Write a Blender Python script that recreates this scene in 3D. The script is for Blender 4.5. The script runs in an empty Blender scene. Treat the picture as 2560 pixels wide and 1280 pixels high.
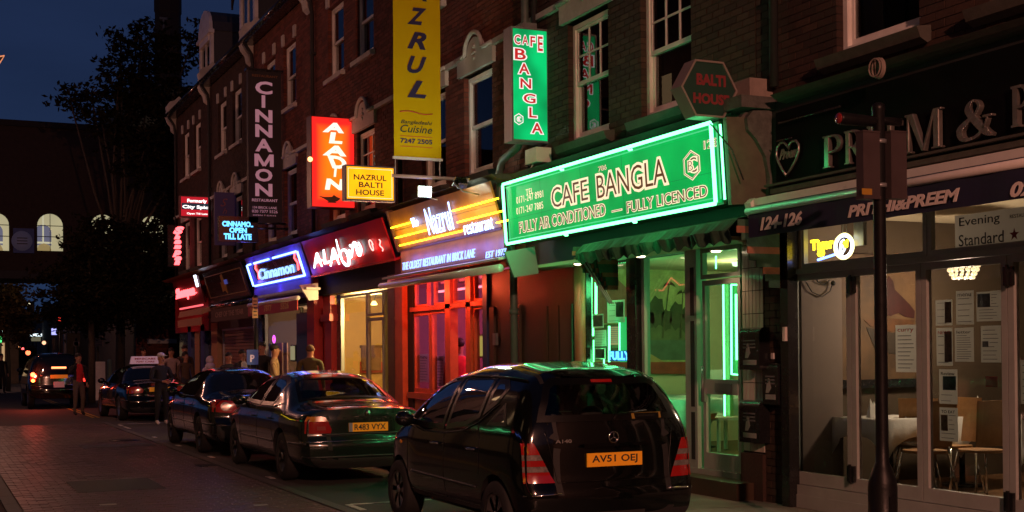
import bpy, bmesh, math, random
from mathutils import Vector, Matrix
from mathutils.bvhtree import BVHTree
random.seed(7)
SC = bpy.context.scene
COL = SC.collection
PI = math.pi
# ---------------------------------------------------------------- camera
YAW, PITCH, ROLL = math.radians(24.67), math.radians(0.5), math.radians(-0.5)
F_PX, CX, CY = 3200.0, 1280.0, 852.0          # focal length and principal point in photograph pixels
EYE = Vector((0, 0, 1.67))
RM = (Matrix.Rotation(-YAW, 3, 'Z') @ Matrix.Rotation(PI/2 + PITCH, 3, 'X') @ Matrix.Rotation(ROLL, 3, 'Z'))
cam_d = bpy.data.cameras.new('camera'); cam = bpy.data.objects.new('camera', cam_d); COL.objects.link(cam)
cam.matrix_world = Matrix.Translation(EYE) @ RM.to_4x4()
cam_d.sensor_width = 36; cam_d.lens = F_PX/2560*36; cam_d.shift_y = (CY-640)/2560
cam_d.clip_start = .05; cam_d.clip_end = 900
SC.camera = cam
# ---------------------------------------------------------------- world: dusk sky
W = bpy.data.worlds.new("World"); SC.world = W; W.use_nodes = True
wn = W.node_tree; wn.nodes.clear()
wo = wn.nodes.new('ShaderNodeOutputWorld'); bg = wn.nodes.new('ShaderNodeBackground')
tc = wn.nodes.new('ShaderNodeTexCoord'); sp = wn.nodes.new('ShaderNodeSeparateXYZ')
cr = wn.nodes.new('ShaderNodeValToRGB')
cr.color_ramp.elements[0].position = 0.0; cr.color_ramp.elements[0].color = (.016, .034, .088, 1)
cr.color_ramp.elements[1].position = .55; cr.color_ramp.elements[1].color = (.006, .0105, .031, 1)
e = cr.color_ramp.elements.new(.22); e.color = (.0115, .0225, .064, 1)
no = wn.nodes.new('ShaderNodeTexNoise'); no.inputs['Scale'].default_value = 3.0; no.inputs['Detail'].default_value = 6
mp = wn.nodes.new('ShaderNodeMapping'); mp.inputs['Scale'].default_value = (1, 1, 5)
mr = wn.nodes.new('ShaderNodeMapRange'); mr.inputs[1].default_value = .3; mr.inputs[2].default_value = .7
mr.inputs[3].default_value = .82; mr.inputs[4].default_value = 1.2
vm = wn.nodes.new('ShaderNodeVectorMath'); vm.operation = 'SCALE'
L = wn.links.new
L(tc.outputs['Generated'], sp.inputs[0]); L(sp.outputs['Z'], cr.inputs[0])
L(tc.outputs['Generated'], mp.inputs[0]); L(mp.outputs[0], no.inputs['Vector']); L(no.outputs[0], mr.inputs[0])
L(cr.outputs[0], vm.inputs[0]); L(mr.outputs[0], vm.inputs['Scale']); L(vm.outputs[0], bg.inputs[0]); L(bg.outputs[0], wo.inputs[0])
bg.inputs[1].default_value = 1.0
vs = SC.view_settings; vs.view_transform = 'Standard'; vs.look = 'None'; vs.exposure = 0; vs.gamma = 1; vs.use_curve_mapping = False
cy = SC.cycles; SC.render.engine = 'CYCLES'
cy.use_denoising = True; cy.use_light_tree = True; cy.max_bounces = 7; cy.diffuse_bounces = 2; cy.glossy_bounces = 4
cy.transmission_bounces = 6; cy.transparent_max_bounces = 12; cy.sample_clamp_indirect = 4; cy.caustics_reflective = False; cy.caustics_refractive = False
SODIUM = (1.0, .41, .27)

# ---------------------------------------------------------------- pixel -> place
def ray(px, py):
    return RM @ Vector(((px-CX)/F_PX, -(py-CY)/F_PX, -1))
def onX(px, py, X):                     # point of the plane x = X
    d = ray(px, py); t = (X-EYE.x)/d.x; return EYE + d*t
def onY(px, py, Y):
    d = ray(px, py); t = (Y-EYE.y)/d.y; return EYE + d*t
def onG(px, py, z=0.0):
    d = ray(px, py); t = (z-EYE.z)/d.z; return EYE + d*t
def proj(p):
    v = RM.transposed() @ (Vector(p)-EYE)
    if v.z >= -.01: return None
    return (CX + F_PX*v.x/-v.z, CY - F_PX*v.y/-v.z)

# ---------------------------------------------------------------- materials
def mat(name, col, rough=.6, metal=0, var=.0, scale=8, bump=0, bscale=60, emit=None, es=1, coat=0, spec=.5, island=0, wear=None):
    m = bpy.data.materials.new(name); m.use_nodes = True; nt = m.node_tree; b = nt.nodes['Principled BSDF']
    b.inputs['Roughness'].default_value = rough; b.inputs['Metallic'].default_value = metal
    b.inputs['Base Color'].default_value = (*col, 1); b.inputs['Coat Weight'].default_value = coat
    b.inputs['Specular IOR Level'].default_value = spec; b.inputs['Coat Roughness'].default_value = .04
    if emit: b.inputs['Emission Color'].default_value = (*emit, 1); b.inputs['Emission Strength'].default_value = es
    N = nt.nodes.new; K = nt.links.new
    tcn = None
    if var or bump or wear:
        tcn = N('ShaderNodeTexCoord')
    last = None
    if var:
        n = N('ShaderNodeTexNoise'); n.inputs['Scale'].default_value = scale; n.inputs['Detail'].default_value = 8; n.inputs['Roughness'].default_value = .65
        K(tcn.outputs['Object'], n.inputs['Vector'])
        r = N('ShaderNodeMapRange'); r.inputs[1].default_value = .28; r.inputs[2].default_value = .72
        r.inputs[3].default_value = 1-var; r.inputs[4].default_value = 1+var
        K(n.outputs[0], r.inputs[0]); val = r.outputs[0]
        if island:
            g = N('ShaderNodeNewGeometry'); oi = N('ShaderNodeObjectInfo')
            ad = N('ShaderNodeMath'); ad.operation = 'ADD'; K(g.outputs['Random Per Island'], ad.inputs[0]); K(oi.outputs['Random'], ad.inputs[1])
            fr = N('ShaderNodeMath'); fr.operation = 'FRACT'; K(ad.outputs[0], fr.inputs[0])
            r2 = N('ShaderNodeMapRange'); r2.inputs[3].default_value = 1-island; r2.inputs[4].default_value = 1+island*.7; K(fr.outputs[0], r2.inputs[0])
            mu = N('ShaderNodeMath'); mu.operation = 'MULTIPLY'; K(val, mu.inputs[0]); K(r2.outputs[0], mu.inputs[1]); val = mu.outputs[0]
        v = N('ShaderNodeVectorMath'); v.operation = 'SCALE'; v.inputs[0].default_value = col; K(val, v.inputs['Scale'])
        last = v.outputs[0]
        K(last, b.inputs['Base Color'])
        rr = N('ShaderNodeMapRange'); rr.inputs[3].default_value = max(.02, rough-.1); rr.inputs[4].default_value = min(1, rough+.12)
        K(n.outputs[0], rr.inputs[0]); K(rr.outputs[0], b.inputs['Roughness'])
    if wear:                                    # dirt blotches (colour, amount)
        n = N('ShaderNodeTexNoise'); n.inputs['Scale'].default_value = scale*.25; n.inputs['Detail'].default_value = 10
        K(tcn.outputs['Object'], n.inputs['Vector'])
        r = N('ShaderNodeMapRange'); r.inputs[1].default_value = .5; r.inputs[2].default_value = .72; r.inputs[4].default_value = wear[1]
        K(n.outputs[0], r.inputs[0]); mx = N('ShaderNodeMix'); mx.data_type = 'RGBA'
        K(r.outputs[0], mx.inputs['Factor'])
        if last: K(last, mx.inputs['A'])
        else: mx.inputs['A'].default_value = (*col, 1)
        mx.inputs['B'].default_value = (*wear[0], 1); K(mx.outputs['Result'], b.inputs['Base Color'])
    if bump:
        n = N('ShaderNodeTexNoise'); n.inputs['Scale'].default_value = bscale; n.inputs['Detail'].default_value = 6
        K(tcn.outputs['Object'], n.inputs['Vector'])
        bp = N('ShaderNodeBump'); bp.inputs['Strength'].default_value = bump; bp.inputs['Distance'].default_value = .01
        K(n.outputs[0], bp.inputs['Height']); K(bp.outputs[0], b.inputs['Normal'])
    return m
def glow(name, col, s, body=(.02, .02, .02), var=0, scale=3):
    m = bpy.data.materials.new(name); m.use_nodes = True; b = m.node_tree.nodes['Principled BSDF']
    b.inputs['Base Color'].default_value = (*body, 1); b.inputs['Roughness'].default_value = .5; b.inputs['Specular IOR Level'].default_value = .12
    b.inputs['Emission Color'].default_value = (*col, 1); b.inputs['Emission Strength'].default_value = s
    if var:
        N = m.node_tree.nodes.new; K = m.node_tree.links.new
        t = N('ShaderNodeTexCoord'); n = N('ShaderNodeTexNoise'); n.inputs['Scale'].default_value = scale; n.inputs['Detail'].default_value = 1
        K(t.outputs['Object'], n.inputs['Vector']); r = N('ShaderNodeMapRange'); r.inputs[1].default_value = .3; r.inputs[2].default_value = .7
        r.inputs[3].default_value = s*(1-var); r.inputs[4].default_value = s*(1+var); K(n.outputs[0], r.inputs[0]); K(r.outputs[0], b.inputs['Emission Strength'])
    return m
def glassmat(name, tint=(.9, .95, .93), refl=1.0, rough=.0, body=0.0, bodycol=(.3, .3, .3)):
    m = bpy.data.materials.new(name); m.use_nodes = True; nt = m.node_tree; nt.nodes.clear()
    N = nt.nodes.new; K = nt.links.new
    o = N('ShaderNodeOutputMaterial'); t = N('ShaderNodeBsdfTransparent'); t.inputs[0].default_value = (*tint, 1)
    g = N('ShaderNodeBsdfGlossy'); g.inputs['Roughness'].default_value = rough
    f = N('ShaderNodeFresnel'); f.inputs[0].default_value = 1.5
    mu = N('ShaderNodeMath'); mu.operation = 'MULTIPLY_ADD'; mu.inputs[1].default_value = 1.05*refl; mu.inputs[2].default_value = .02; mu.use_clamp = True
    K(f.outputs[0], mu.inputs[0]); mx = N('ShaderNodeMixShader'); K(mu.outputs[0], mx.inputs[0])
    base = t.outputs[0]
    if body:
        d = N('ShaderNodeBsdfDiffuse'); d.inputs[0].default_value = (*bodycol, 1); m2 = N('ShaderNodeMixShader'); m2.inputs[0].default_value = body
        K(t.outputs[0], m2.inputs[1]); K(d.outputs[0], m2.inputs[2]); base = m2.outputs[0]
    K(base, mx.inputs[1]); K(g.outputs[0], mx.inputs[2]); K(mx.outputs[0], o.inputs[0])
    return m

M = {}
M['brick_red'] = mat('brick red', (.15, .042, .026), .85, var=.35, scale=30, island=.42, bump=.35, bscale=90)
M['brick_brown'] = mat('brick brown', (.052, .031, .020), .85, var=.35, scale=30, island=.42, bump=.35, bscale=90)
M['brick_dark'] = mat('brick dark', (.045, .022, .015), .88, var=.35, scale=30, island=.4, bump=.35, bscale=90)
M['brick_stock'] = mat('stock brick', (.22, .15, .085), .88, var=.35, scale=20, island=.4, bump=.3, bscale=90)
M['mortar'] = mat('mortar', (.06, .045, .038), .95, var=.3, scale=12, bump=.3)
M['mortar_dark'] = mat('sooty mortar', (.022, .016, .013), .95, var=.3, scale=12, bump=.3)
M['stone'] = mat('painted stone', (.52, .50, .47), .7, var=.2, scale=6, bump=.25, bscale=30, wear=((.2, .18, .16), .7))
M['sill_dark'] = mat('dark sill stone', (.07, .065, .055), .8, var=.3, scale=9, bump=.3)
M['white_paint'] = mat('white gloss paint', (.78, .76, .72), .4, var=.1, scale=10, wear=((.4, .36, .3), .5))
M['slate'] = mat('slate', (.045, .047, .055), .6, var=.3, scale=14, island=.4, bump=.2)
M['tarmac'] = mat('tarmac', (.05, .048, .047), .8, var=.3, scale=25, bump=.5, bscale=160)
M['sett'] = mat('paver', (.098, .068, .060), .40, var=.45, scale=2.2, island=.13, bump=.3, bscale=110, wear=((.035, .03, .032), .85))
M['bed'] = mat('sand bed', (.06, .044, .038), .95, var=.3, scale=20)
M['paving'] = mat('paving slab', (.2, .18, .15), .75, var=.25, scale=6, island=.2, bump=.3, bscale=80, wear=((.08, .07, .06), .7))
M['kerb'] = mat('granite kerb', (.085, .08, .075), .7, var=.3, scale=30, bump=.3)
M['road_white'] = mat('road paint white', (.55, .53, .5), .6, var=.3, scale=30, wear=((.14, .1, .09), .95))
M['road_yellow'] = mat('road paint yellow', (.6, .38, .05), .6, var=.3, scale=30, wear=((.14, .1, .09), .8))
M['alu'] = mat('aluminium frame', (.36, .38, .36), .45, metal=.1, var=.1, scale=5, bump=.05)
M['black_paint'] = mat('black gloss paint', (.012, .012, .013), .25, var=.2, scale=5, coat=.3)
M['black_matt'] = mat('matt black', (.015, .015, .016), .7, var=.2, scale=9)
M['iron'] = mat('cast iron black', (.007, .007, .008), .4, metal=.0, var=.3, scale=12, bump=.15, spec=.25)
M['pipe_green'] = mat('painted downpipe', (.10, .14, .12), .4, var=.2, scale=8)
M['wood_brown'] = mat('varnished timber', (.17, .085, .04), .42, var=.35, scale=4, bump=.15)
M['wood_dark'] = mat('dark stained boards', (.055, .032, .018), .5, var=.35, scale=4, bump=.15)
M['wood_orange'] = mat('stained timber', (.62, .15, .05), .4, var=.2, scale=5, bump=.1)
M['maroon'] = mat('maroon paint', (.40, .022, .02), .4, var=.15, scale=5, bump=.05)
M['blue_paint'] = mat('blue paint', (.03, .06, .2), .45, var=.2, scale=5)
M['cream'] = mat('cream plaster', (.62, .52, .36), .8, var=.06, scale=4)
M['white_wall'] = mat('white plaster', (.6, .56, .52), .85, var=.06, scale=4)
M['room_dark'] = mat('dark room', (.05, .045, .04), .9, var=.3, scale=4)
M['navy'] = mat('navy awning canvas', (.012, .014, .045), .8, var=.2, scale=20, bump=.15, bscale=200)
M['white_metal'] = mat('white enamel', (.72, .70, .67), .3, var=.08, scale=8, coat=.2)
M['pavement_dark'] = mat('worn dark paving', (.05, .045, .04), .8, var=.3, scale=6)  # pavement darkened so the cars mirror less lamplight
M['grey_metal'] = mat('grey metal', (.25, .26, .27), .4, metal=.5, var=.15, scale=10)
M['chrome'] = mat('chrome', (.7, .7, .7), .12, metal=1)
M['tile_white'] = mat('white glazed tile', (.55, .52, .46), .2, var=.08, scale=5, island=.08, coat=.4)
M['paper'] = mat('paper', (.62, .62, .6), .7, var=.05, scale=10)
nt_ = M['paper'].node_tree; tl = nt_.nodes.new('ShaderNodeBsdfTranslucent'); tl.inputs[0].default_value = (.7, .68, .64, 1); mx_ = nt_.nodes.new('ShaderNodeMixShader'); mx_.inputs[0].default_value = .5
nt_.links.new(nt_.nodes['Principled BSDF'].outputs[0], mx_.inputs[1]); nt_.links.new(tl.outputs[0], mx_.inputs[2]); nt_.links.new(mx_.outputs[0], nt_.nodes['Material Output'].inputs[0])
M['ink'] = mat('black ink', (.02, .02, .02), .6)
M['ink_grey'] = mat('grey ink', (.15, .15, .16), .6)
M['red_ink'] = mat('red ink', (.5, .03, .02), .5)
M['linen'] = mat('white linen', (.62, .6, .57), .85, var=.08, scale=12, bump=.3, bscale=25)
M['beech'] = mat('beech chair ply', (.42, .22, .09), .4, var=.25, scale=4)
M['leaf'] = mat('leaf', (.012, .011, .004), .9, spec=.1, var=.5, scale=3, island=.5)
M['leaf_far'] = mat('autumn leaf', (.06, .03, .012), .9, spec=.1, var=.5, scale=3, island=.5)  # leaf colour carries the orange lamplight on the far tree
M['bark'] = mat('bark', (.05, .04, .03), .9, var=.4, scale=12, bump=.6, bscale=20)
M['glass'] = glassmat('window glass')
M['glass_dark'] = glassmat('old window glass', (.5, .52, .5), 1.5)

# ---------------------------------------------------------------- mesh helpers
class MB:
    def __init__(s): s.v = []; s.f = []; s.m = []; s.sm = []; s.mi = 0; s.smooth = False
    def add(s, vs_, fs):
        b = len(s.v); s.v += [tuple(q) for q in vs_]
        for f in fs: s.f.append(tuple(b+i for i in f)); s.m.append(s.mi); s.sm.append(s.smooth)
    def box(s, x0, x1, y0, y1, z0, z1):
        if x0 > x1: x0, x1 = x1, x0
        if y0 > y1: y0, y1 = y1, y0
        if z0 > z1: z0, z1 = z1, z0
        s.add([(x0, y0, z0), (x1, y0, z0), (x1, y1, z0), (x0, y1, z0), (x0, y0, z1), (x1, y0, z1), (x1, y1, z1), (x0, y1, z1)],
              [(0, 3, 2, 1), (4, 5, 6, 7), (0, 1, 5, 4), (1, 2, 6, 5), (2, 3, 7, 6), (3, 0, 4, 7)])
    def prism(s, poly, vec):
        n = len(poly); v = Vector(vec)
        s.add([tuple(p) for p in poly] + [tuple(Vector(p)+v) for p in poly],
              [tuple(range(n-1, -1, -1)), tuple(range(n, 2*n))] + [(i, (i+1) % n, n+(i+1) % n, n+i) for i in range(n)])
    def quad(s, a, b, c, d): s.add([a, b, c, d], [(0, 1, 2, 3)])
    def obox(s, o, U, V, Wd, u0, u1, v0, v1, w0, w1):
        P = [o+U*u+V*v+Wd*w for w in (w0, w1) for (u, v) in ((u0, v0), (u1, v0), (u1, v1), (u0, v1))]
        s.add(P, [(0, 3, 2, 1), (4, 5, 6, 7), (0, 1, 5, 4), (1, 2, 6, 5), (2, 3, 7, 6), (3, 0, 4, 7)])
    def tube(s, pts, r, n=8, r1=None, cap=True):
        pts = [Vector(p) for p in pts]; rings = []; k = len(pts); sm = s.smooth; s.smooth = True
        up = None
        for i, p in enumerate(pts):
            d = (pts[min(i+1, k-1)]-pts[max(i-1, 0)]).normalized()
            if up is None:
                up = Vector((0, 0, 1)) if abs(d.z) < .9 else Vector((1, 0, 0))
            a = d.cross(up).normalized(); b = a.cross(d).normalized(); up = b
            rr = r if r1 is None else r+(r1-r)*i/max(k-1, 1)
            if isinstance(r, (list, tuple)): rr = r[i]
            rings.append([p+a*(rr*math.cos(2*PI*j/n))+b*(rr*math.sin(2*PI*j/n)) for j in range(n)])
        fs = []
        for i in range(k-1):
            for j in range(n): fs.append((i*n+j, i*n+(j+1) % n, (i+1)*n+(j+1) % n, (i+1)*n+j))
        if cap: fs += [tuple(range(n-1, -1, -1)), tuple((k-1)*n+j for j in range(n))]
        s.add([q for rg in rings for q in rg], fs); s.smooth = sm
    def lathe(s, prof, c=(0, 0, 0), n=16, axis='z', smooth=True, cap=True):
        sm = s.smooth; s.smooth = smooth; vs_ = []
        for (r, h) in prof:
            for j in range(n):
                a = 2*PI*j/n; x, y = r*math.cos(a), r*math.sin(a)
                q = {'z': (x, y, h), 'x': (h, x, y), 'y': (y, h, x)}[axis]
                vs_.append((q[0]+c[0], q[1]+c[1], q[2]+c[2]))
        k = len(prof); fs = [(i*n+j, i*n+(j+1) % n, (i+1)*n+(j+1) % n, (i+1)*n+j) for i in range(k-1) for j in range(n)]
        if cap: fs += [tuple(range(n-1, -1, -1)), tuple((k-1)*n+j for j in range(n))]
        s.add(vs_, fs); s.smooth = sm
    def ball(s, c, rx, ry=None, rz=None, n=12, k=8):
        ry = ry or rx; rz = rz or rx; sm = s.smooth; s.smooth = True
        vs_ = [(c[0]+rx*math.sin(PI*(i+.5)/k)*math.cos(2*PI*j/n), c[1]+ry*math.sin(PI*(i+.5)/k)*math.sin(2*PI*j/n), c[2]+rz*math.cos(PI*(i+.5)/k)) for i in range(k) for j in range(n)]
        fs = [(i*n+j, (i+1)*n+j, (i+1)*n+(j+1) % n, i*n+(j+1) % n) for i in range(k-1) for j in range(n)]
        fs += [tuple(range(n)), tuple((k-1)*n+j for j in range(n-1, -1, -1))]
        s.add(vs_, fs); s.smooth = sm
    def mesh(s, name, mats):
        me = bpy.data.meshes.new(name); me.from_pydata(s.v, [], s.f)
        for m in (mats if isinstance(mats, (list, tuple)) else [mats]): me.materials.append(M[m] if isinstance(m, str) else m)
        me.polygons.foreach_set('material_index', s.m); me.polygons.foreach_set('use_smooth', s.sm); me.update()
        return me
    def letters(s, name, mats, parent):
        """every connected glyph becomes a part of its own"""
        par = list(range(len(s.v)))
        def find(a):
            while par[a] != a: par[a] = par[par[a]]; a = par[a]
            return a
        for f in s.f:
            for i in f[1:]: par[find(i)] = find(f[0])
        isl = {}
        for f in s.f: isl.setdefault(find(f[0]), []).append(f)
        for fs in isl.values():
            ids = sorted({i for f in fs for i in f}); mp = {i: k for k, i in enumerate(ids)}
            q = MB(); q.add([s.v[i] for i in ids], [tuple(mp[i] for i in f) for f in fs]); q.build(name, mats, parent)
    def build(s, name, mats, parent=None, **tags):
        return link(name, s.mesh(name, mats), parent, **tags)
def link(name, me, parent=None, **tags):
    o = bpy.data.objects.new(name, me); COL.objects.link(o)
    if parent: o.parent = parent
    for k, v in tags.items(): o[k] = v
    return o
def thing(name, label, cat, group=None, loc=(0, 0, 0), rz=0):
    o = bpy.data.objects.new(name, None); COL.objects.link(o); o.location = loc; o.rotation_euler = (0, 0, rz); o.empty_display_size = .2
    o['label'] = label; o['category'] = cat
    if group: o['group'] = group
    return o
def pbox(name, m, parent, *b):
    q = MB(); q.box(*b); return q.build(name, m, parent)
def light(name, kind, loc, energy, col, parent=None, size=.2, tgt=None, spot=None, blend=.5):
    d = bpy.data.lights.new(name, kind); d.energy = energy; d.color = col
    if kind == 'AREA': d.size = size
    elif kind != 'SUN': d.shadow_soft_size = size
    if spot: d.spot_size = math.radians(spot); d.spot_blend = blend
    o = bpy.data.objects.new(name, d); COL.objects.link(o); o.location = loc
    if tgt is not None: o.rotation_euler = (Vector(tgt)-Vector(loc)).to_track_quat('-Z', 'Y').to_euler()
    if parent: o.parent = parent
    return o
def cloneTree(o, label=None, loc=None, rz=None):
    kids = {}
    for q in list(COL.objects):
        if q.parent: kids.setdefault(q.parent.name, []).append(q)
    def rec(s, par):
        c = s.copy(); COL.objects.link(c)
        if par: c.parent = par
        for k in kids.get(s.name, []): rec(k, c)
        return c
    c = rec(o, None)
    if label: c['label'] = label
    if loc is not None: c.location = loc
    if rz is not None: c.rotation_euler = (0, 0, rz)
    return c

# lettering: the built-in font fitted to a w x h box, laid on the frame (O, U, V), standing out along N
_fc = {}
def glyphs(body, mode, offset, extrude, shear, bevel, spacing, res=3):
    k = (body, mode, offset, extrude, shear, bevel, spacing)
    if k not in _fc:
        c = bpy.data.curves.new('lettering', 'FONT'); c.body = body; c.resolution_u = res; c.offset = offset; c.shear = shear; c.space_character = spacing
        c.align_x = 'LEFT'; c.space_line = .95
        if mode == 'tube': c.fill_mode = 'NONE'; c.bevel_depth = bevel; c.bevel_resolution = 0
        else: c.extrude = extrude
        o = bpy.data.objects.new('lettering', c); me = bpy.data.meshes.new_from_object(o)
        _fc[k] = ([v.co.copy() for v in me.vertices], [tuple(p.vertices) for p in me.polygons])
        bpy.data.objects.remove(o); bpy.data.curves.remove(c); bpy.data.meshes.remove(me)
    return _fc[k]
def text(mb, body, O, U, V, w, h, depth=.004, mode='fill', bold=0., shear=0., bevel=.02, spacing=1., grow=0., lift=0., stack=False, jig=None):
    """letters into MB mb; w, h = the whole word's size; grow swells the outline; stack sets the letters one below another"""
    O, U, V = Vector(O), Vector(U), Vector(V); Nn = U.cross(V).normalized()
    if stack:
        n = len(body); hh = h/n
        for i, ch in enumerate(body):
            if ch == ' ': continue
            ww = w*(.35 if ch in 'I1' else 1); dx = jig[i] if jig else 0
            text(mb, ch, O+U*((w-ww)/2+dx)+V*(h-(i+1)*hh+hh*.09), U, V, ww, hh*.82, depth, mode, bold, shear, bevel, spacing, grow, lift)
        return
    ref, _ = glyphs(body, 'fill', bold, 0, shear, 0, spacing)
    x0 = min(p.x for p in ref); x1 = max(p.x for p in ref); y0 = min(p.y for p in ref); y1 = max(p.y for p in ref)
    vs_, fs = glyphs(body, mode, bold+grow, .5, shear, bevel, spacing)
    sx, sy = w/max(x1-x0, 1e-6), h/max(y1-y0, 1e-6); sz = depth if mode == 'fill' else min(sx, sy)
    zo = depth*.5 if mode == 'fill' else bevel*sz
    mb.add([O+U*((p.x-x0)*sx)+V*((p.y-y0)*sy)+Nn*(p.z*sz+zo+lift) for p in vs_], fs)
UF, VF = Vector((0, -1, 0)), Vector((0, 0, 1))          # facade frame: reads towards -y, seen from the street
UC = Vector((1, 0, 0))                                 # frame of a projecting sign that faces down the street
# children of a world-built thing keep world coordinates in their mesh
LOCAL = set()
_link0 = link
def link(name, me, parent=None, **tags):
    o = _link0(name, me, parent, **tags)
    if parent is not None and parent.type == 'EMPTY' and parent.name not in LOCAL: o.location = -parent.location
    return o
def structure(name, mb, m): return mb.build(name, m, None, kind='structure')
FX = 7.8
# ---------------------------------------------------------------- ground
g = MB(); g.quad((-300, -60, -.06), (300, -60, -.06), (300, 500, -.06), (-300, 500, -.06)); structure('ground', g, 'tarmac')
g = MB(); g.box(-60, 4.02, -20, 33, -.055, -.032); structure('road_bed', g, 'bed')
g = MB(); g.box(-3, 6.08, 33, 62, -.05, -.004); g.box(-3, 8.5, 62, 160, -.05, -.004); g.box(4.17, 6.08, -20, 33, -.05, -.006); structure('road', g, 'tarmac')
# setts
random.seed(3)
def settbox(q, cx, cy, lx, ly, h):
    a, b = lx/2, ly/2; c = .006
    q.add([(cx-a, cy-b, -.03), (cx+a, cy-b, -.03), (cx+a, cy+b, -.03), (cx-a, cy+b, -.03), (cx-a+c, cy-b+c, h), (cx+a-c, cy-b+c, h), (cx+a-c, cy+b-c, h), (cx-a+c, cy+b-c, h),
           (cx-a, cy-b, h-c), (cx+a, cy-b, h-c), (cx+a, cy+b, h-c), (cx-a, cy+b, h-c)],
          [(4, 5, 6, 7), (0, 1, 9, 8), (1, 2, 10, 9), (2, 3, 11, 10), (3, 0, 8, 11), (8, 9, 5, 4), (9, 10, 6, 5), (10, 11, 7, 6), (11, 8, 4, 7)])
cells = []
yy = 6.0; r = 0
while yy < 32.9:
    xx = .97 - (.1055 if r % 2 else 0)
    while xx < 4.0:
        a, b = max(xx, .97), min(xx+.2, 4.0)
        if b-a > .03: cells.append((( a+b)/2, yy+.05, b-a, .1))
        xx += .2055
    yy += .105; r += 1
vis = sorted([c for c in cells if c[2] > .19 and (proj((c[0], c[1], 0)) or (-1, 0))[0] > 0 and proj((c[0], c[1], 0))[1] < 1278], key=lambda c: c[0]**2+c[1]**2)[:300]
vs_ = set(vis)
q = MB()
for c in cells:
    if c not in vs_: settbox(q, c[0], c[1], c[2], c[3], random.uniform(-.005, .003))
paved = q.build('paved_road', 'sett', None, kind='structure')
q = MB(); settbox(q, 0, 0, .2, .1, 0); sm = q.mesh('sett', 'sett')
for c in vis:
    o = link('sett', sm, paved); o.location = (c[0], c[1], random.uniform(-.005, .003)); o.rotation_euler = (random.gauss(0, .008), random.gauss(0, .008), random.gauss(0, .006))
# channels, kerbs, pavements
q = MB(); yy = -5
while yy < 33:
    q.box(4.03, 4.16, yy, yy+.88, -.04, random.uniform(-.002, .006)); q.box(.8, .955, yy, yy+.88, -.04, .004); yy += .892
structure('road_channel', q, 'kerb')
q = MB(); yy = -5
while yy < 58:
    q.box(6.085, 6.235, yy, yy+.905, -.05, .118+random.uniform(-.002, .002)); q.box(.25, .4, yy, yy+.905, -.05, .11); yy += .915
structure('kerb', q, 'kerb')
q = MB(); q.box(-3, .25, -20, 62, -.05, .1); structure('pavement', q, 'pavement_dark')
q = MB(); q.box(6.235, 8.1, -20, 62, -.05, .098); pv = structure('pavement', q, 'mortar_dark')
q = MB(); yy = 4.0; k = 0
while yy < 44:
    xs = [6.24, 6.84, 7.44, 8.0] if k % 2 else [6.24, 6.54, 7.14, 7.74, 8.0]
    for a, b in zip(xs[:-1], xs[1:]):
        if 7.2 < yy < 14: pbox('paving_slab', 'paving', pv, a+.004, b-.004, yy+.004, yy+.596, .09, .12+random.uniform(-.003, .003))
        else: q.box(a+.004, b-.004, yy+.004, yy+.596, .09, .12+random.uniform(-.003, .003))
    yy += .6; k += 1
q.build('paving', 'paving', pv, kind='stuff')
# painted marks
q = MB()
for yy, ln in ((13.1, .55), (17.0, .3), (20.9, .35), (23.9, .3), (26.6, .3), (30.2, .9), (31.4, .6)): q.box(4.22, 4.29, yy, yy+ln, -.004, .0)
for yb, xe in ((13.62, 5.4), (32.3, 5.6)): q.box(4.29, xe, yb, yb+.06, -.004, .0)
structure('road_markings', q, 'road_white')
q = MB(); q.box(.46, .53, -5, 60, -.003, .003); q.box(.62, .69, -5, 60, -.003, .003); q.box(4.1, 4.16, 36, 52, .0, .004); q.box(4.24, 4.3, 36, 52, .0, .004)
structure('yellow_lines', q, 'road_yellow')
q = MB(); q.box(1.7, 2.75, 16.4, 17.9, -.02, .004); q.box(2.6, 3.9, 24.2, 25.0, -.02, .004); structure('road_patch', q, 'tarmac')
q = MB(); q.box(3.72, 4.02, 19.3, 19.7, -.02, .003)
for i in range(7): q.box(3.74+i*.039, 3.76+i*.039, 19.33, 19.67, .0, .008)
structure('drain_grate', q, 'iron')
q = MB(); p = onG(270, 1262); q.box(p.x-.09, p.x+.09, p.y-.04, p.y+.05, .002, .006); q.box(3.3, 3.45, 14.0, 14.08, .002, .005)
o = q.build('paper_scrap', 'paper'); o['label'] = 'small flattened scrap of pale litter lying on the paved road'; o['category'] = 'litter'
q = MB(); p = onG(312, 1101); q.lathe([(.01, .0), (.3, .0), (.3, .008), (.01, .009)], (p.x, p.y, 0), 20)
o = q.build('manhole_cover', 'iron', None, kind='structure')

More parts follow.
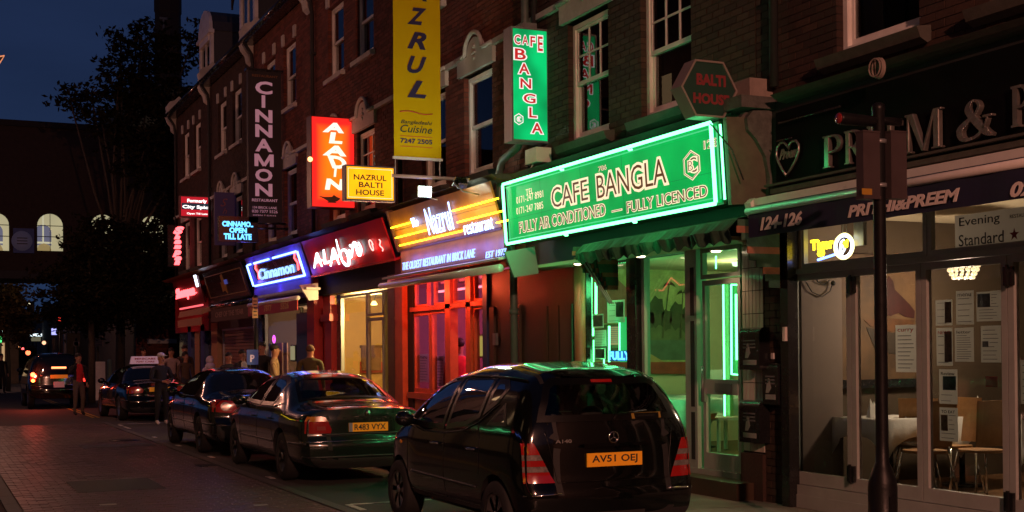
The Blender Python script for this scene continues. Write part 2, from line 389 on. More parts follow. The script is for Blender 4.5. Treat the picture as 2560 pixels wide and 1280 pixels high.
# ---------------------------------------------------------------- terrace of houses
HB = [5.4, 10.9, 16.4, 21.95, 27.55, 33.1, 38.7, 44.3]
BW, BH, J = .215, .065, .01
def brickwork(X, y0, y1, z0, z1, holes, dep=.1, out=.0):
    """stretcher-bond cells of a wall in the plane x = X; returns (full bricks, MB with the cut ones)"""
    full, q = [], MB(); z = z0; r = 0
    while z < z1-.02:
        zt = min(z+BH, z1); y = y0 - (.1125 if r % 2 else 0)
        while y < y1:
            a, b = max(y, y0), min(y+BW, y1)
            segs = [(a, b)]
            for (ha, hb, za, zb) in holes:
                if zt > za+.01 and z < zb-.01:
                    ns = []
                    for (s, t) in segs:
                        if t <= ha or s >= hb: ns.append((s, t)); continue
                        if s < ha: ns.append((s, ha))
                        if t > hb: ns.append((hb, t))
                    segs = ns
            for (s, t) in segs:
                if t-s < .02: continue
                if t-s > BW-.002 and zt-z > BH-.002: full.append(((s+t)/2, (z+zt)/2))
                else: q.box(X-out, X+dep, s, t, z, zt)
            y += BW+J
        z += BH+J; r += 1
    return full, q
_bm = {}
def wall_of_bricks(par, name, X, y0, y1, z0, z1, holes, bm, mm='mortar', n_ind=300, back=.32, dep=.1):
    """masonry backing with openings + bricks: the nearest in view as parts, the rest joined"""
    full, q = brickwork(X, y0, y1, z0, z1, holes, dep)
    w = MB(); e = .005
    ys = sorted({y0, y1, *[h[0]-e for h in holes], *[h[1]+e for h in holes]}); ys = [y for y in ys if y0 <= y <= y1]
    for a, b in zip(ys[:-1], ys[1:]):
        cuts = sorted([(h[2]-e, h[3]+e) for h in holes if h[0]-e <= a+.001 and h[1]+e >= b-.001]); z = z0
        for (c, d) in cuts:
            if c > z: w.box(X+.009, X+back, a, b, z, c)
            z = max(z, d)
        if z < z1: w.box(X+.009, X+back, a, b, z, z1)
    wo_ = w.build(name, mm, par)
    def inview(c):
        p = proj((X, c[0], c[1])); return p and -20 < p[0] < 2580 and -20 < p[1] < 1300
    near = sorted([c for c in full if inview(c)], key=lambda c: c[0]**2+c[1]**2)[:n_ind]; ns = set(near)
    for c in full:
        if c not in ns:
            j = random.uniform(-.002, .003); q.box(X+j, X+dep, c[0]-BW/2, c[0]+BW/2, c[1]-BH/2, c[1]+BH/2)
    q.build('brickwork', bm, wo_, kind='stuff')
    if near:
        k = (bm, dep)
        if k not in _bm:
            t = MB(); t.box(0, dep, -BW/2, BW/2, -BH/2, BH/2); _bm[k] = t.mesh('brick', bm)
        for c in near:
            o = link('brick', _bm[k], wo_); o.location = (X+random.uniform(-.002, .003), c[0], c[1])
    return wo_
def sash(par, y0, y1, z0, z1, bars=False, open_top=False, paint='white_paint', curtain=None):
    """sash window set back in its opening; a part with frame, pane and bars below it"""
    X = FX+.1; t = .06
    q = MB(); q.box(X-.02, X+.06, y0, y0+t, z0, z1); q.box(X-.02, X+.06, y1-t, y1, z0, z1); q.box(X-.02, X+.06, y0+t, y1-t, z1-t, z1); q.box(X-.03, X+.06, y0+t, y1-t, z0, z0+t+.02)
    fr = q.build('window', paint, par); zm = (z0+z1)/2
    q = MB(); q.box(X+.002, X+.05, y0+t, y1-t, zm-.025, zm+.03)
    for s in (0, 1):
        a, b = (z0+t+.02, zm-.025) if s == 0 else (zm+.03, z1-t); xo = .03 if s == 0 else 0
        q.box(X+xo, X+xo+.03, y0+t, y0+t+.04, a, b); q.box(X+xo, X+xo+.03, y1-t-.04, y1-t, a, b)
    q.box(X+.03, X+.06, y0+t+.04, y1-t-.04, z0+t+.02, z0+t+.09)
    q.box(X, X+.03, y0+t+.04, y1-t-.04, z1-t-.04, z1-t)
    q.build('sash_frame', paint, fr)
    if bars:
        q = MB(); ya, yb = y0+t+.04, y1-t-.04; za, zb = zm+.03, z1-t-.04
        for i in (1, 2): yk = ya+(yb-ya)*i/3; q.box(X+.002, X+.028, yk-.012, yk+.012, za, zb)
        q.box(X+.004, X+.026, ya, yb, (za+zb)/2-.012, (za+zb)/2+.012); q.build('glazing_bar', paint, fr)
    q = MB(); q.quad((X+.045, y1-t, z0+t), (X+.045, y0+t, z0+t), (X+.045, y0+t, zm), (X+.045, y1-t, zm)); q.build('pane', 'glass_dark', fr)
    q = MB(); q.quad((X+.015, y1-t, zm), (X+.015, y0+t, zm), (X+.015, y0+t, z1-t), (X+.015, y1-t, z1-t)); q.build('pane', 'glass_dark', fr)
    q = MB(); q.box(FX+.9, FX+.95, y0-.4, y1+.4, z0-.3, z1+.3); q.box(FX+.33, FX+.9, y1+.3, y1+.35, z0-.3, z1+.3); q.build('dark_room', 'room_dark', fr)
    if curtain:
        q = MB(); n = 14
        for i in range(n):
            ya = y1-t-(y1-y0)*.30*i/n; yb = y1-t-(y1-y0)*.30*(i+1)/n; xa = FX+.24+.02*math.sin(i*2.1); xb = FX+.24+.02*math.sin((i+1)*2.1)
            q.quad((xa, ya, z0), (xb, yb, z0), (xb, yb, z1), (xa, ya, z1))
        q.build('curtain', curtain, fr)
    return fr
def lintel(par, y0, y1, z0, m='stone'):
    ya, yb = y0-.14, y1+.14; c = (ya+yb)/2; n = 12; rr = .3
    base = [(ya, z0), (yb, z0), (yb, z0+.26)]
    arc = [(c+rr*math.cos(PI*i/n), z0+.26+rr*.85*math.sin(PI*i/n)) for i in range(n+1)]
    P = base+arc+[(ya, z0+.26)]
    q = MB(); q.prism([(FX-.06, y, z) for y, z in P], (.17, 0, 0)); q.build('lintel', m, par)
    q = MB(); rim = [(yb+.03, z0+.28), (c+rr+.08, z0+.28)]+[(c+(rr+.03)*math.cos(PI*i/n), z0+.30+(rr*.85+.03)*math.sin(PI*i/n)) for i in range(n+1)]+[(c-rr-.08, z0+.28), (ya-.03, z0+.28)]
    q.tube([(FX-.08, y, z) for y, z in rim], .035, 6); lt = q.build('lintel_moulding', m, par)
    q = MB(); cz = z0+.27
    for k in range(3):
        q.ball((FX-.065, c, cz-.08+.09*k), .02, .045, .035, 8, 5)
    q.ball((FX-.065, c-.05, cz), .02, .03, .03, 8, 5); q.ball((FX-.065, c+.05, cz), .02, .03, .03, 8, 5)
    q.build('rosette', m, lt)
def house(name, label, b0, b1, bm, mm, bars, n_ind, zbase=4.15, sill1='sill_dark', grp='terraced brick houses along the street', curt=None):
    t = thing(name, label, 'house', grp, (FX, (b0+b1)/2, 0))
    w1 = [(b0+1.22, b0+2.32), (b0+3.12, b0+4.22)]
    holes = [(a, b, 4.42, 6.02) for a, b in w1]+[(a, b, 7.45, 8.95) for a, b in w1]
    wall_of_bricks(t, 'wall', FX, b0+.01, b1-.01, zbase, 9.66, holes, bm, mm, n_ind)
    for i, (a, b) in enumerate(w1):
        sash(t, a, b, 4.42, 6.0, bars, curtain=(curt if i else None)); sash(t, a, b, 7.45, 8.93, False)
        lintel(t, a, b, 6.03)
        q = MB(); q.prism([(FX-.16, a-.14, 4.40), (FX+.1, a-.14, 4.44), (FX+.1, a-.14, 4.36), (FX-.04, a-.14, 4.27), (FX-.12, a-.14, 4.31)], (0, b-a+.28, 0)); q.build('sill', sill1, t)
        q = MB(); q.prism([(FX-.1, a-.08, 7.43), (FX+.1, a-.08, 7.46), (FX+.1, a-.08, 7.36), (FX-.1, a-.08, 7.34)], (0, b-a+.16, 0)); q.build('sill', 'stone', t)
        for yk in (a+.03, b-.03): pbox('keystone', 'stone', t, FX-.04, FX+.06, yk-.09, yk+.09, 8.97, 9.24)
    q = MB()
    edges = [b0+.02]+[v for a, b in w1 for v in (a-.17, b+.17)]+[b1-.02]
    for a, b in zip(edges[::2], edges[1::2]): pbox('string_course', 'stone', t, FX-.07, FX+.05, a, b, 6.27, 6.35)
    # eaves, gutter and slate roof
    q = MB(); q.box(FX-.28, FX+.3, b0, b1, 9.68, 9.8); q.tube([(FX-.3, b0, 9.78), (FX-.3, b1, 9.78)], .06, 8); q.build('eaves', 'black_paint', t)
    q = MB(); rows = 22
    for i in range(rows):
        xa, za = FX-.25+i*.2, 9.82+i*.185
        q.add([(xa, b0, za), (xa, b1, za), (xa+.24, b1, za+.2), (xa+.24, b0, za+.2), (xa, b0, za+.02), (xa, b1, za+.02), (xa+.24, b1, za+.222), (xa+.24, b0, za+.222)],
              [(0, 3, 2, 1), (4, 5, 6, 7), (0, 1, 5, 4), (1, 2, 6, 5), (2, 3, 7, 6), (3, 0, 4, 7)])
    q.build('roof', 'slate', t)
    # party wall kneeler
    q = MB(); P = [(-.02, 9.2), (-.12, 9.28), (-.15, 9.45), (-.26, 9.58), (-.32, 9.78), (-.28, 9.95), (-.3, 10.1), (-.2, 10.25), (-.05, 10.3), (.1, 10.45), (.3, 10.3), (.1, 9.6)]
    q.prism([(FX+x, b1-.17, z) for x, z in P], (0, .34, 0)); kn = q.build('kneeler', 'stone', t)
    q = MB(); q.prism([(FX+.1, b1-.14, 10.1), (FX+.1, b1-.14, 10.3), (FX+4.3, b1-.14, 14.2), (FX+4.3, b1-.14, 13.8)], (0, .28, 0)); q.build('coping', 'mortar_dark', t)
    q = MB(); q.tube([(FX-.3, b1-.4, 9.7), (FX-.1, b1-.4, 9.4), (FX-.07, b1-.4, 9.1), (FX-.07, b1-.4, 4.3)], .045, 8)
    for z in (8.2, 6.6, 5.2): q.box(FX-.12, FX+.02, b1-.46, b1-.34, z, z+.05)
    q.build('downpipe', 'black_matt', t)
    return t
H = []
H.append(house('restaurant_house', 'dark brown brick house over the black PREEM fascia, nearest the camera', HB[0], HB[1], 'brick_dark', 'mortar_dark', False, 300, curt='linen'))
H.append(house('restaurant_house', 'brown brick house above the green CAFE BANGLA fascia, with six-pane upper sashes', HB[1], HB[2], 'brick_brown', 'mortar_dark', True, 300, curt='cream'))
H.append(house('restaurant_house', 'red brick house with pale shaped lintels above the yellow neon Nazrul fascia', HB[2], HB[3], 'brick_red', 'mortar', False, 300, curt='linen'))
H.append(house('restaurant_house', 'red brick house behind the orange Aladin lightbox', HB[3], HB[4], 'brick_red', 'mortar', True, 0, curt='cream'))
H.append(house('restaurant_house', 'brick house with the dark CINNAMON banner in front', HB[4], HB[5], 'brick_red', 'mortar_dark', False, 0))
H.append(house('restaurant_house', 'dark brick house above the shop with the roller shutter down', HB[5], HB[6], 'brick_dark', 'mortar_dark', False, 0))
H.append(house('restaurant_house', 'last house of the terrace, above the shop with red neon, dormer on its roof', HB[6], HB[7], 'brick_dark', 'mortar_dark', False, 0))
# end wall of the terrace
q = MB(); q.box(FX+.35, FX+9, HB[7]-.25, HB[7], 0, 10); q.prism([(FX+.35, HB[7]-.25, 10), (FX+9, HB[7]-.25, 10), (FX+4.3, HB[7]-.25, 14)], (0, .25, 0)); q.build('gable_wall', 'brick_dark', H[6])
# dormers on the two far houses
def dormer(par, yc, w, X, z0, z1):
    q = MB(); a, b = yc-w/2, yc+w/2
    q.box(X, X+.1, a, a+.22, z0, z1); q.box(X, X+.1, b-.22, b, z0, z1); q.box(X-.04, X+.1, a+.22, b-.22, z1-.2, z1); q.box(X-.08, X+.1, a-.08, b+.08, z1, z1+.12); q.box(X, X+.1, a+.22, b-.22, z0, z0+.18)
    n = 10; q.prism([(X-.03, yc+w*.5*math.cos(PI*i/n), z1+.12+w*.42*math.sin(PI*i/n)) for i in range(n+1)], (.1, 0, 0))
    q.box(X+.02, X+.08, yc-.05, yc+.05, z0+.18, z1-.2)
    d = q.build('dormer', 'white_paint', par)
    q = MB(); q.box(X+.1, X+3.2, a+.04, b-.04, z0-.2, z1+.1); n = 8
    q.prism([(X+.1, yc+w*.5*math.cos(PI*i/n), z1+.1+w*.42*math.sin(PI*i/n)) for i in range(n+1)], (3.0, 0, 0)); q.build('dormer_cheek', 'slate', d)
    q = MB(); q.quad((X+.05, b-.2, z0+.18), (X+.05, a+.2, z0+.18), (X+.05, a+.2, z1-.2), (X+.05, b-.2, z1-.2)); q.build('pane', 'glass_dark', d)
dormer(H[6], 42.2, 1.9, 8.4, 10.2, 12.0)
dormer(H[5], 36.2, 1.9, 8.4, 10.2, 12.9)
dormer(H[4], 30.4, 1.9, 8.4, 10.2, 12.9)
q = MB()
for (a, b) in (((8.6, 39.0, 12.2), (8.6, 39.0, 14.6)), ((8.6, 36.9, 12.2), (8.6, 36.9, 14.6)), ((8.6, 39.0, 13.3), (8.6, 36.9, 13.3)), ((8.6, 39.0, 13.3), (8.6, 38.0, 14.5)), ((8.6, 39, 12.3), (8.6, 38.0, 13.3)), ((8.6, 39.0, 14.3), (8.6, 36.9, 14.3))): q.tube([a, b], .035, 6)
q.build('roof_railing', 'black_matt', H[5])
# half open top casement on the red house
q = MB(); p0 = FX+.02
# pipes between the cafe and the red house
q = MB(); q.tube([(7.66, 16.15, 9.6), (7.66, 16.15, 4.78), (7.6, 16.3, 4.55), (7.56, 16.75, 4.42), (7.56, 16.85, 4.25), (7.56, 16.85, 3.6), (7.6, 16.6, 3.3), (7.62, 16.52, 3.0), (7.62, 16.52, .15)], .055, 10)
for z in (8, 6.8, 4.9, 2.2, 1.0): q.lathe([(.07, z), (.07, z+.08)], (7.62 if z < 4 else 7.66, 16.52 if z < 4 else 16.15, 0), 10)
q.build('downpipe', 'pipe_green', H[1])
q = MB(); q.box(7.55, 7.78, 15.6, 15.95, 4.25, 4.45); q.tube([(7.6, 15.8, 4.25), (7.6, 16.0, 4.1), (7.65, 16.3, 4.2)], .01, 5)
o = q.build('junction_box', 'white_metal'); o['label'] = 'small pale electrical box on the cornice left above the green fascia'; o['category'] = 'electrical box'

# ---------------------------------------------------------------- far end of the street
t = thing('brick_wall', 'low brick yard wall with a bricked-up doorway beyond the last shop', 'wall', None, (9.6, 51, 0))
pl = onY(340, 900, 51).x; 
q = MB(); q.box(pl, 12.5, 51.1, 51.4, 0, 3.35); wl = q.build('wall_core', 'mortar', t)
q = MB(); z = 0; r = 0
while z < 3.3:
    x = pl-(.11 if r % 2 else 0)
    while x < 11.8:
        a = max(x, pl); dx0, dx1 = onY(375, 900, 51).x, onY(432, 900, 51).x
        off = .05 if (dx0 < x < dx1 and z < 2.1) else 0
        q.box(a, x+.215, 51.0+off, 51.1, z, z+.065); x += .225
    z += .075; r += 1
q.build('brickwork', 'brick_red', wl, kind='stuff')
q = MB(); q.box(dx0-.1, dx1+.15, 50.93, 51.05, 2.12, 2.3); q.build('lintel', 'stone', t)
q = MB(); q.box(pl-.05, 12, 50.9, 51.5, 3.35, 3.45); q.build('coping', 'mortar', t)
# the brewery bridge building across the street
BY = 58
t = thing('bridge_building', 'dark brick bridge building across the street with lit arched windows', 'building', None, (3, BY, 0))
z_top = onY(100, 319, BY).z; z_bot = onY(60, 697, BY).z; z_str = onY(60, 630, BY).z
arch = []
for (xa, xb, yt, yb) in ((-42, 25, 530, 628), (92, 160, 532, 629), (226, 291, 534, 630), (350, 412, 538, 632)):
    a, b = onY(xa, yb, BY), onY(xb, yb, BY); arch.append((a.x, b.x, a.z, onY((xa+xb)/2, yt, BY).z))
q = MB(); XS = [-14]
def archwall(q, x0, x1, z0, z1, Y0, Y1):
    cur = x0
    for (a, b, za, zt) in arch:
        q.box(cur, a, Y0, Y1, z0, z1); q.box(a, b, Y0, Y1, z0, za)
        c = (a+b)/2; rr = (b-a)/2; n = 10; zc = zt-rr
        pts = [(c+rr*math.cos(PI*i/n), zc+rr*math.sin(PI*i/n)) for i in range(n+1)]
        for (p1, p2) in zip(pts[:-1], pts[1:]):
            q.prism([(p1[0], Y0, p1[1]), (p1[0], Y0, z1), (p2[0], Y0, z1), (p2[0], Y0, p2[1])], (0, Y1-Y0, 0))
        cur = b
    q.box(cur, x1, Y0, Y1, z0, z1)
archwall(q, -14, 22, z_bot+.35, z_top, BY, BY+.35); q.build('wall', mat('bridge brick', (.035, .02, .013), .9, var=.4, scale=6, bump=.4, bscale=40), t)
q = MB(); q.box(-14, 22, BY-.08, BY+.5, z_bot, z_bot+.34); q.build('girder', 'black_matt', t)
q = MB(); q.box(-14, 22, BY-.12, BY+.5, z_top, z_top+.25); q.build('parapet_coping', 'mortar_dark', t)
M['office'] = glow('lit office wall', (1.0, .84, .50), .5, (.3, .3, .25), var=.12, scale=.6)  # wall glows by itself, standing for the office lighting
q = MB(); q.box(-13, 21, BY+4.2, BY+4.3, z_bot+.7, z_top); q.build('office_wall', 'office', t)
q = MB(); q.box(-13.5, 21.5, BY+.4, BY+4.5, z_bot+.05, z_bot+.7); q.build('office_floor', 'black_matt', t)
for i, (a, b, za, zt) in enumerate(arch):
    q = MB(); c = (a+b)/2; rr = (b-a)/2; n = 12; zc = zt-rr
    pts = [(a, za)]+[(c-rr*math.cos(PI*k/n), zc+rr*math.sin(PI*k/n)) for k in range(n+1)]+[(b, za)]
    q.tube([(x, BY+.12, z) for x, z in pts], .035, 6); q.box(a, b, BY+.09, BY+.14, za, za+.05)
    for z in (zc, zc-.32*(zc-za)*1.3): q.box(a, b, BY+.1, BY+.13, z-.015, z+.015)
    q.box(c-.012, c+.012, BY+.1, BY+.13, za, zt)
    wv = q.build('window', 'black_matt', t)
    q = MB(); q.add([(x, BY+.11, z) for x, z in pts], [tuple(range(len(pts)))]); q.build('pane', 'glass', wv)
    if i < 2:      # inner blue arch seen through the glass
        q = MB(); x0 = a+.02 if i else a+.2; w2 = (b-a)*.62; c2 = x0+w2*.45; r2 = w2*.5; z2 = zc-.22
        P = [(c2+r2, za+.35)]+[(c2+r2*math.cos(PI*k/n), z2+r2*math.sin(PI*k/n)) for k in range(n+1)]+[(c2-r2, za+.35)]
        q.add([(x, BY+.9, z) for x, z in P], [tuple(range(len(P)))]); q.build('inner_arch', glow('blue inner arch', (.16, .15, .22), .9), wv)
        q = MB(); q.box(c2-.03, c2+.03, BY+.86, BY+.88, za, zt); q.box(a, c2+r2, BY+.86, BY+.88, za+.42, za+.5); q.build('inner_bar', glow('lit sash bar', (.9, .8, .55), .7), wv)  # room light on the inner arch and bar is put in as emission
        q = MB(); q.lathe([(.26, -.5), (.3, .0), (.2, .2), (.02, .27)], (c2+.02, BY+.7, za+.15), 14); q.build('lamp_shade', glow('tan lampshade', (.55, .38, .16), .6), wv)
sg = onY(33, 632, BY-.1); sg2 = onY(85, 572, BY-.1)
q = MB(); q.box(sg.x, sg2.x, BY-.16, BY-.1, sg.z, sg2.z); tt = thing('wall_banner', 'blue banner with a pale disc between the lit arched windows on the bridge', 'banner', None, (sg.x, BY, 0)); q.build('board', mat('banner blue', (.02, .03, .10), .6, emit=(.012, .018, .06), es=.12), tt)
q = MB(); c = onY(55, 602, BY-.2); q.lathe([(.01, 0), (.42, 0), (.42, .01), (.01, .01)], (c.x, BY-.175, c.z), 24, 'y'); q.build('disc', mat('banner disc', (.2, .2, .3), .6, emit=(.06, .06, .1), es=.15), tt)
q = MB()
for k in range(3): q.box(c.x-.2, c.x+.22, BY-.182, BY-.178, c.z+.1-.12*k, c.z+.14-.12*k)
q.build('print', 'ink', tt)
# dark brewery block and its chimney
q = MB(); q.box(onY(330, 300, 66).x, 40, 66, 90, 0, onY(430, 215, 66).z); o = q.build('brewery_block', mat('soot brick', (.05, .035, .03), .9, var=.3, scale=3)); o['label'] = 'tall dark brewery block behind the tree, right of the bridge'; o['category'] = 'building'
t = thing('chimney', 'tall dark brick chimney stack rising behind the trees', 'chimney', None, (onY(420, 200, 82).x, 82, 0))
p0, p1, p2 = onY(385, 100, 82), onY(455, 100, 82), onY(420, 0, 82); cx_, rr = (p0.x+p1.x)/2, (p1.x-p0.x)/2*.95
q = MB(); q.lathe([(rr*1.15, 0), (rr*1.02, p2.z*.8), (rr*.98, p2.z-.9), (rr*1.04, p2.z-.8), (rr*1.04, p2.z+.2), (rr*.96, p2.z+.4), (rr*.9, p2.z+12)], (cx_, 82, 0), 8, smooth=False); q.build('shaft', 'brick_dark', t)
q = MB(); a, b = onY(399, 72, 82-rr*1.1), onY(419, 58, 82-rr*1.1)
for k, ch in enumerate('TRUMAN'): text(q, ch, (a.x, 82-rr*1.06, a.z-1.35*k), UC, VF, b.x-a.x, .75, .02, bold=.02)
q.build('lettering', mat('pale brick letters', (.16, .14, .13), .8), t)
# street beyond the bridge
M['far_wall'] = mat('far facade', (.16, .10, .07), .9, var=.3, scale=2)
M['win_warm'] = glow('distant lit window', (1, .62, .3), .5); M['win_cold'] = glow('distant cold light', (.8, .95, 1), 1.6)
def far_house(x0, x1, y0, y1, h, label, lit=()):
    t = thing('distant_building', label, 'building', 'buildings beyond the bridge', (x0, y0, 0))
    q = MB(); q.box(x0, x1, y0, y1, 0, h); q.build('wall', 'far_wall', t)
    k = 0
    for zz in (1.2, 4.0, 6.4):
        x = x0+.6
        while x < x1-.9:
            q = MB(); q.box(x, x+.8, y0-.04, y0-.01, zz, zz+1.3); q.build('window', 'win_warm' if k in lit else 'room_dark', t); x += 1.7; k += 1
    return t
far_house(onY(46, 800, 84).x-9, onY(46, 800, 84).x, 84, 110, 6.0, 'orange-lit brick building at the far left, seen under the bridge', (2, 4))
far_house(onY(160, 800, 92).x, onY(160, 800, 92).x+10, 92, 118, 5.2, 'low dark building at the right under the bridge', (1,))
far_house(onY(60, 820, 150).x-2, onY(60, 820, 150).x+16, 150, 160, 6.2, 'building closing the street far beyond the bridge', (5, 2))
def pix_sign(name, label, cat, px0, py0, px1, py1, Y, m, thick=.06, pole=None):
    a, b = onY(px0, py1, Y), onY(px1, py0, Y)
    t = thing(name, label, cat, None, ((a.x+b.x)/2, Y, 0))
    q = MB(); q.box(a.x, b.x, Y, Y+thick, a.z, b.z); q.build('face', m, t)
    q = MB(); q.box(a.x-.03, b.x+.03, Y+thick, Y+thick+.08, a.z-.03, b.z+.03); q.build('case', 'black_matt', t)
    if pole: q = MB(); q.tube([((a.x+b.x)/2, Y+.1, 0 if pole > 0 else b.z+1.5), ((a.x+b.x)/2, Y+.1, a.z)], .05, 6); q.build('post', 'iron', t)
    return t
pix_sign('lit_sign', 'pale violet lit square sign hanging far down the street', 'sign', 129, 821, 143, 837, 80, glow('violet sign', (.42, .42, 1), 1.5))
pix_sign('shop_sign', 'long white lit shop sign far beyond the bridge', 'sign', 76, 834, 105, 841, 110, 'win_cold', pole=1)
pix_sign('shop_sign', 'greyish awning sign below the long white lit one', 'sign', 78, 842, 102, 853, 110, glow('dim awning', (.35, .32, .2), .35), pole=1)
pix_sign('traffic_signal', 'small red signal light high up beyond the bridge', 'signal', 146, 790, 153, 803, 72, glow('signal red', (1, .05, .03), 1.6), pole=1)
pix_sign('pharmacy_sign', 'green lit sign at the far left edge', 'sign', 0, 840, 4, 856, 70, glow('green sign', (.1, 1, .25), 1.6), pole=1)
def street_lamp_far(label, px, py, Y, col, s):
    p = onY(px, py, Y); t = thing('street_lamp', label, 'street lamp', 'distant street lamps', (p.x, Y, 0))
    q = MB(); q.tube([(p.x+.3, Y, 0), (p.x+.3, Y, p.z+.2), (p.x, Y, p.z+.15)], .05, 6); q.build('post', 'iron', t)
    q = MB(); q.ball((p.x, Y, p.z), .14); q.build('lantern', glow('far lamp', col, s), t)
street_lamp_far('white street lamp at the far left edge', 5, 824, 74, (.7, 1, .9), 1.6)
street_lamp_far('small warm lamp beyond the bridge, lowest of the distant lights', 110, 857, 100, (1, .45, .25), 2)
street_lamp_far('small pale lamp against the blue gap under the bridge', 72, 761, 120, (1, .9, .6), 1.5)
# yard notices and posts at the foot of the tree
def notice(label, px0, py0, px1, py1, Y, top=False, m='paper'):
    a, b = onY(px0, py1, Y), onY(px1, py0, Y); t = thing('notice_board', label, 'notice board', None, ((a.x+b.x)/2, Y, 0))
    P = [(a.x, Y, a.z), (b.x, Y, a.z), (b.x, Y, b.z)]+([((a.x+b.x)/2, Y, b.z+.22)] if top else [])+[(a.x, Y, b.z)]
    q = MB(); q.prism(P, (0, .05, 0)); q.build('board', mat('notice panel', (.33, .26, .22), .7, var=.2), t)
    q = MB(); n = 6
    for k in range(n):
        z = b.z-(b.z-a.z)*(k+.7)/(n+.5); q.box(a.x+.12*(b.x-a.x), b.x-.12*(b.x-a.x), Y-.006, Y-.001, z-.05, z+.03)
    q.build('print', 'ink_grey', t)
    q = MB(); q.box((a.x+b.x)/2-.04, (a.x+b.x)/2+.04, Y+.051, Y+.11, 0, a.z+.3); q.build('post', 'iron', t)
notice('tall pale notice board with a peaked top by the tree trunk', 231, 825, 258, 866, 52, True)
notice('small pale notice on the wall left of the tall notice board', 184, 854, 198, 864, 53)
q = MB(); a, b = onY(236, 948, 50), onY(263, 904, 50); q.box(a.x, b.x, 50, 50.5, 0, b.z)
o = q.build('utility_cabinet', 'white_metal'); o['label'] = 'pale utility cabinet on the pavement behind the man in red'; o['category'] = 'cabinet'
q = MB(); a = onY(274, 920, 50.5); q.tube([(a.x, 50.5, 0), (a.x, 50.5, a.z+.25)], .09, 10); q.ball((a.x, 50.5, a.z+.25), .09)
o = q.build('bollard', mat('bollard green', (.18, .25, .2), .5)); o['label'] = 'short pale bollard right of the utility cabinet'; o['category'] = 'bollard'
q = MB(); a = onY(163, 860, 53); q.tube([(a.x, 53, 0), (a.x, 53, 5)], .07, 8); q.tube([(a.x, 53, 2.6), (a.x+.7, 53, 2.6)], .03, 6)
o = q.build('signpost', 'grey_metal'); o['label'] = 'grey post with a short side arm under the bridge edge'; o['category'] = 'post'
# ---------------------------------------------------------------- trees
def tree(label, base, h, blobs, n_leaf, lsize, m, grp, seed, trunk_r=.16):
    random.seed(seed); t = thing('street_tree', label, 'tree', grp, base); LOCAL.add(t.name)
    q = MB(); fork = Vector((0, 0, h*.42)); q.tube([(0, 0, 0), (.03, .05, h*.2), (-.02, .03, h*.42), (.05, 0, h*.6)], [trunk_r*1.2, trunk_r, trunk_r*.8, trunk_r*.5], 8)
    twigs = []
    for (c, r) in blobs:
        c = Vector(c); mid = fork.lerp(c, .5)+Vector((random.uniform(-.3, .3), random.uniform(-.3, .3), -.3))
        q.tube([fork, mid, c], [trunk_r*.45, trunk_r*.28, .03], 6)
        for k in range(7):
            d = Vector((random.gauss(0, 1), random.gauss(0, 1), random.gauss(0, .6))).normalized()*Vector((r[0], r[1], r[2])).length*.6*random.uniform(.6, 1)
            e_ = c+Vector((d.x*r[0]/max(r), d.y, d.z*r[2]/max(r)*1.2)); q.tube([c, c.lerp(e_, .5)+Vector((0, 0, .1)), e_], [.03, .02, .008], 4); twigs.append((c, e_))
    q.build('trunk', 'bark', t)
    q = MB()
    tot = sum(r[0]*r[2] for _, r in blobs)
    for (c, r) in blobs:
        n = int(n_leaf*r[0]*r[2]/tot); cl = []
        for k in range(max(6, n//26)):
            while True:
                p = Vector((random.uniform(-1, 1), random.uniform(-1, 1), random.uniform(-1, 1)))
                if .25 < p.length < 1: break
            cl.append(Vector((c[0]+p.x*r[0], c[1]+p.y*r[1], c[2]+p.z*r[2])))
        for c2 in cl:
            dr = Vector((random.gauss(0, 1), random.gauss(0, 1), random.gauss(-.2, .4))).normalized()
            for k in range(26):
                s = random.uniform(0, .9); p = c2+dr*s*.8+Vector((random.gauss(0, .16), random.gauss(0, .16), random.gauss(0, .1)))
                a = Vector((random.gauss(0, 1), random.gauss(0, 1), random.gauss(0, .7))).normalized(); b = a.cross(Vector((random.gauss(0, 1), random.gauss(0, 1), random.gauss(0, 1)))).normalized()
                ls = lsize*random.uniform(.6, 1.3); q.add([p-a*ls, p+b*ls*.45, p+a*ls, p-b*ls*.45], [(0, 1, 2, 3)])
    q.build('crown', m, t)
def bl(Y, lst):
    """crown clumps given as (pixel x, pixel y, half width px, half height px)"""
    out = []
    base = onY(lst[0][4], 1000, Y) if len(lst[0]) > 4 else None
    return out
def tree_at(label, Y, trunk_px, clumps, h, n, m, grp, seed, ls=.13, tr=.16, ydep=1.4):
    bx = onY(trunk_px, 900, Y).x; B = []
    for (px, py, rx, rz) in clumps:
        c = onY(px, py, Y); s = (onY(px+100, py, Y)-onY(px, py, Y)).x/100
        B.append(((c.x-bx, random.uniform(-.8, .8), c.z), (rx*s, min(ydep, rx*s*.8+.3), rz*s)))
    tree(label, (bx, Y, 0), h, B, n, ls, m, grp, seed, tr)
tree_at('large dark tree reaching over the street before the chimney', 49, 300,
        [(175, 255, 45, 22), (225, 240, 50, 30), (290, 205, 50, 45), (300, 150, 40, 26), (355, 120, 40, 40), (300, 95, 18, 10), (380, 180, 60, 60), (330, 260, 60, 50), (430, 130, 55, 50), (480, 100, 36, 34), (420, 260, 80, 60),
         (360, 360, 80, 50), (300, 320, 60, 40), (440, 400, 70, 60), (250, 290, 40, 22), (480, 280, 40, 60), (345, 70, 22, 16), (365, 430, 60, 50), (440, 500, 50, 60), (395, 590, 45, 50)], 12, 10500, 'leaf', 'trees at the end of the terrace', 11, .12)
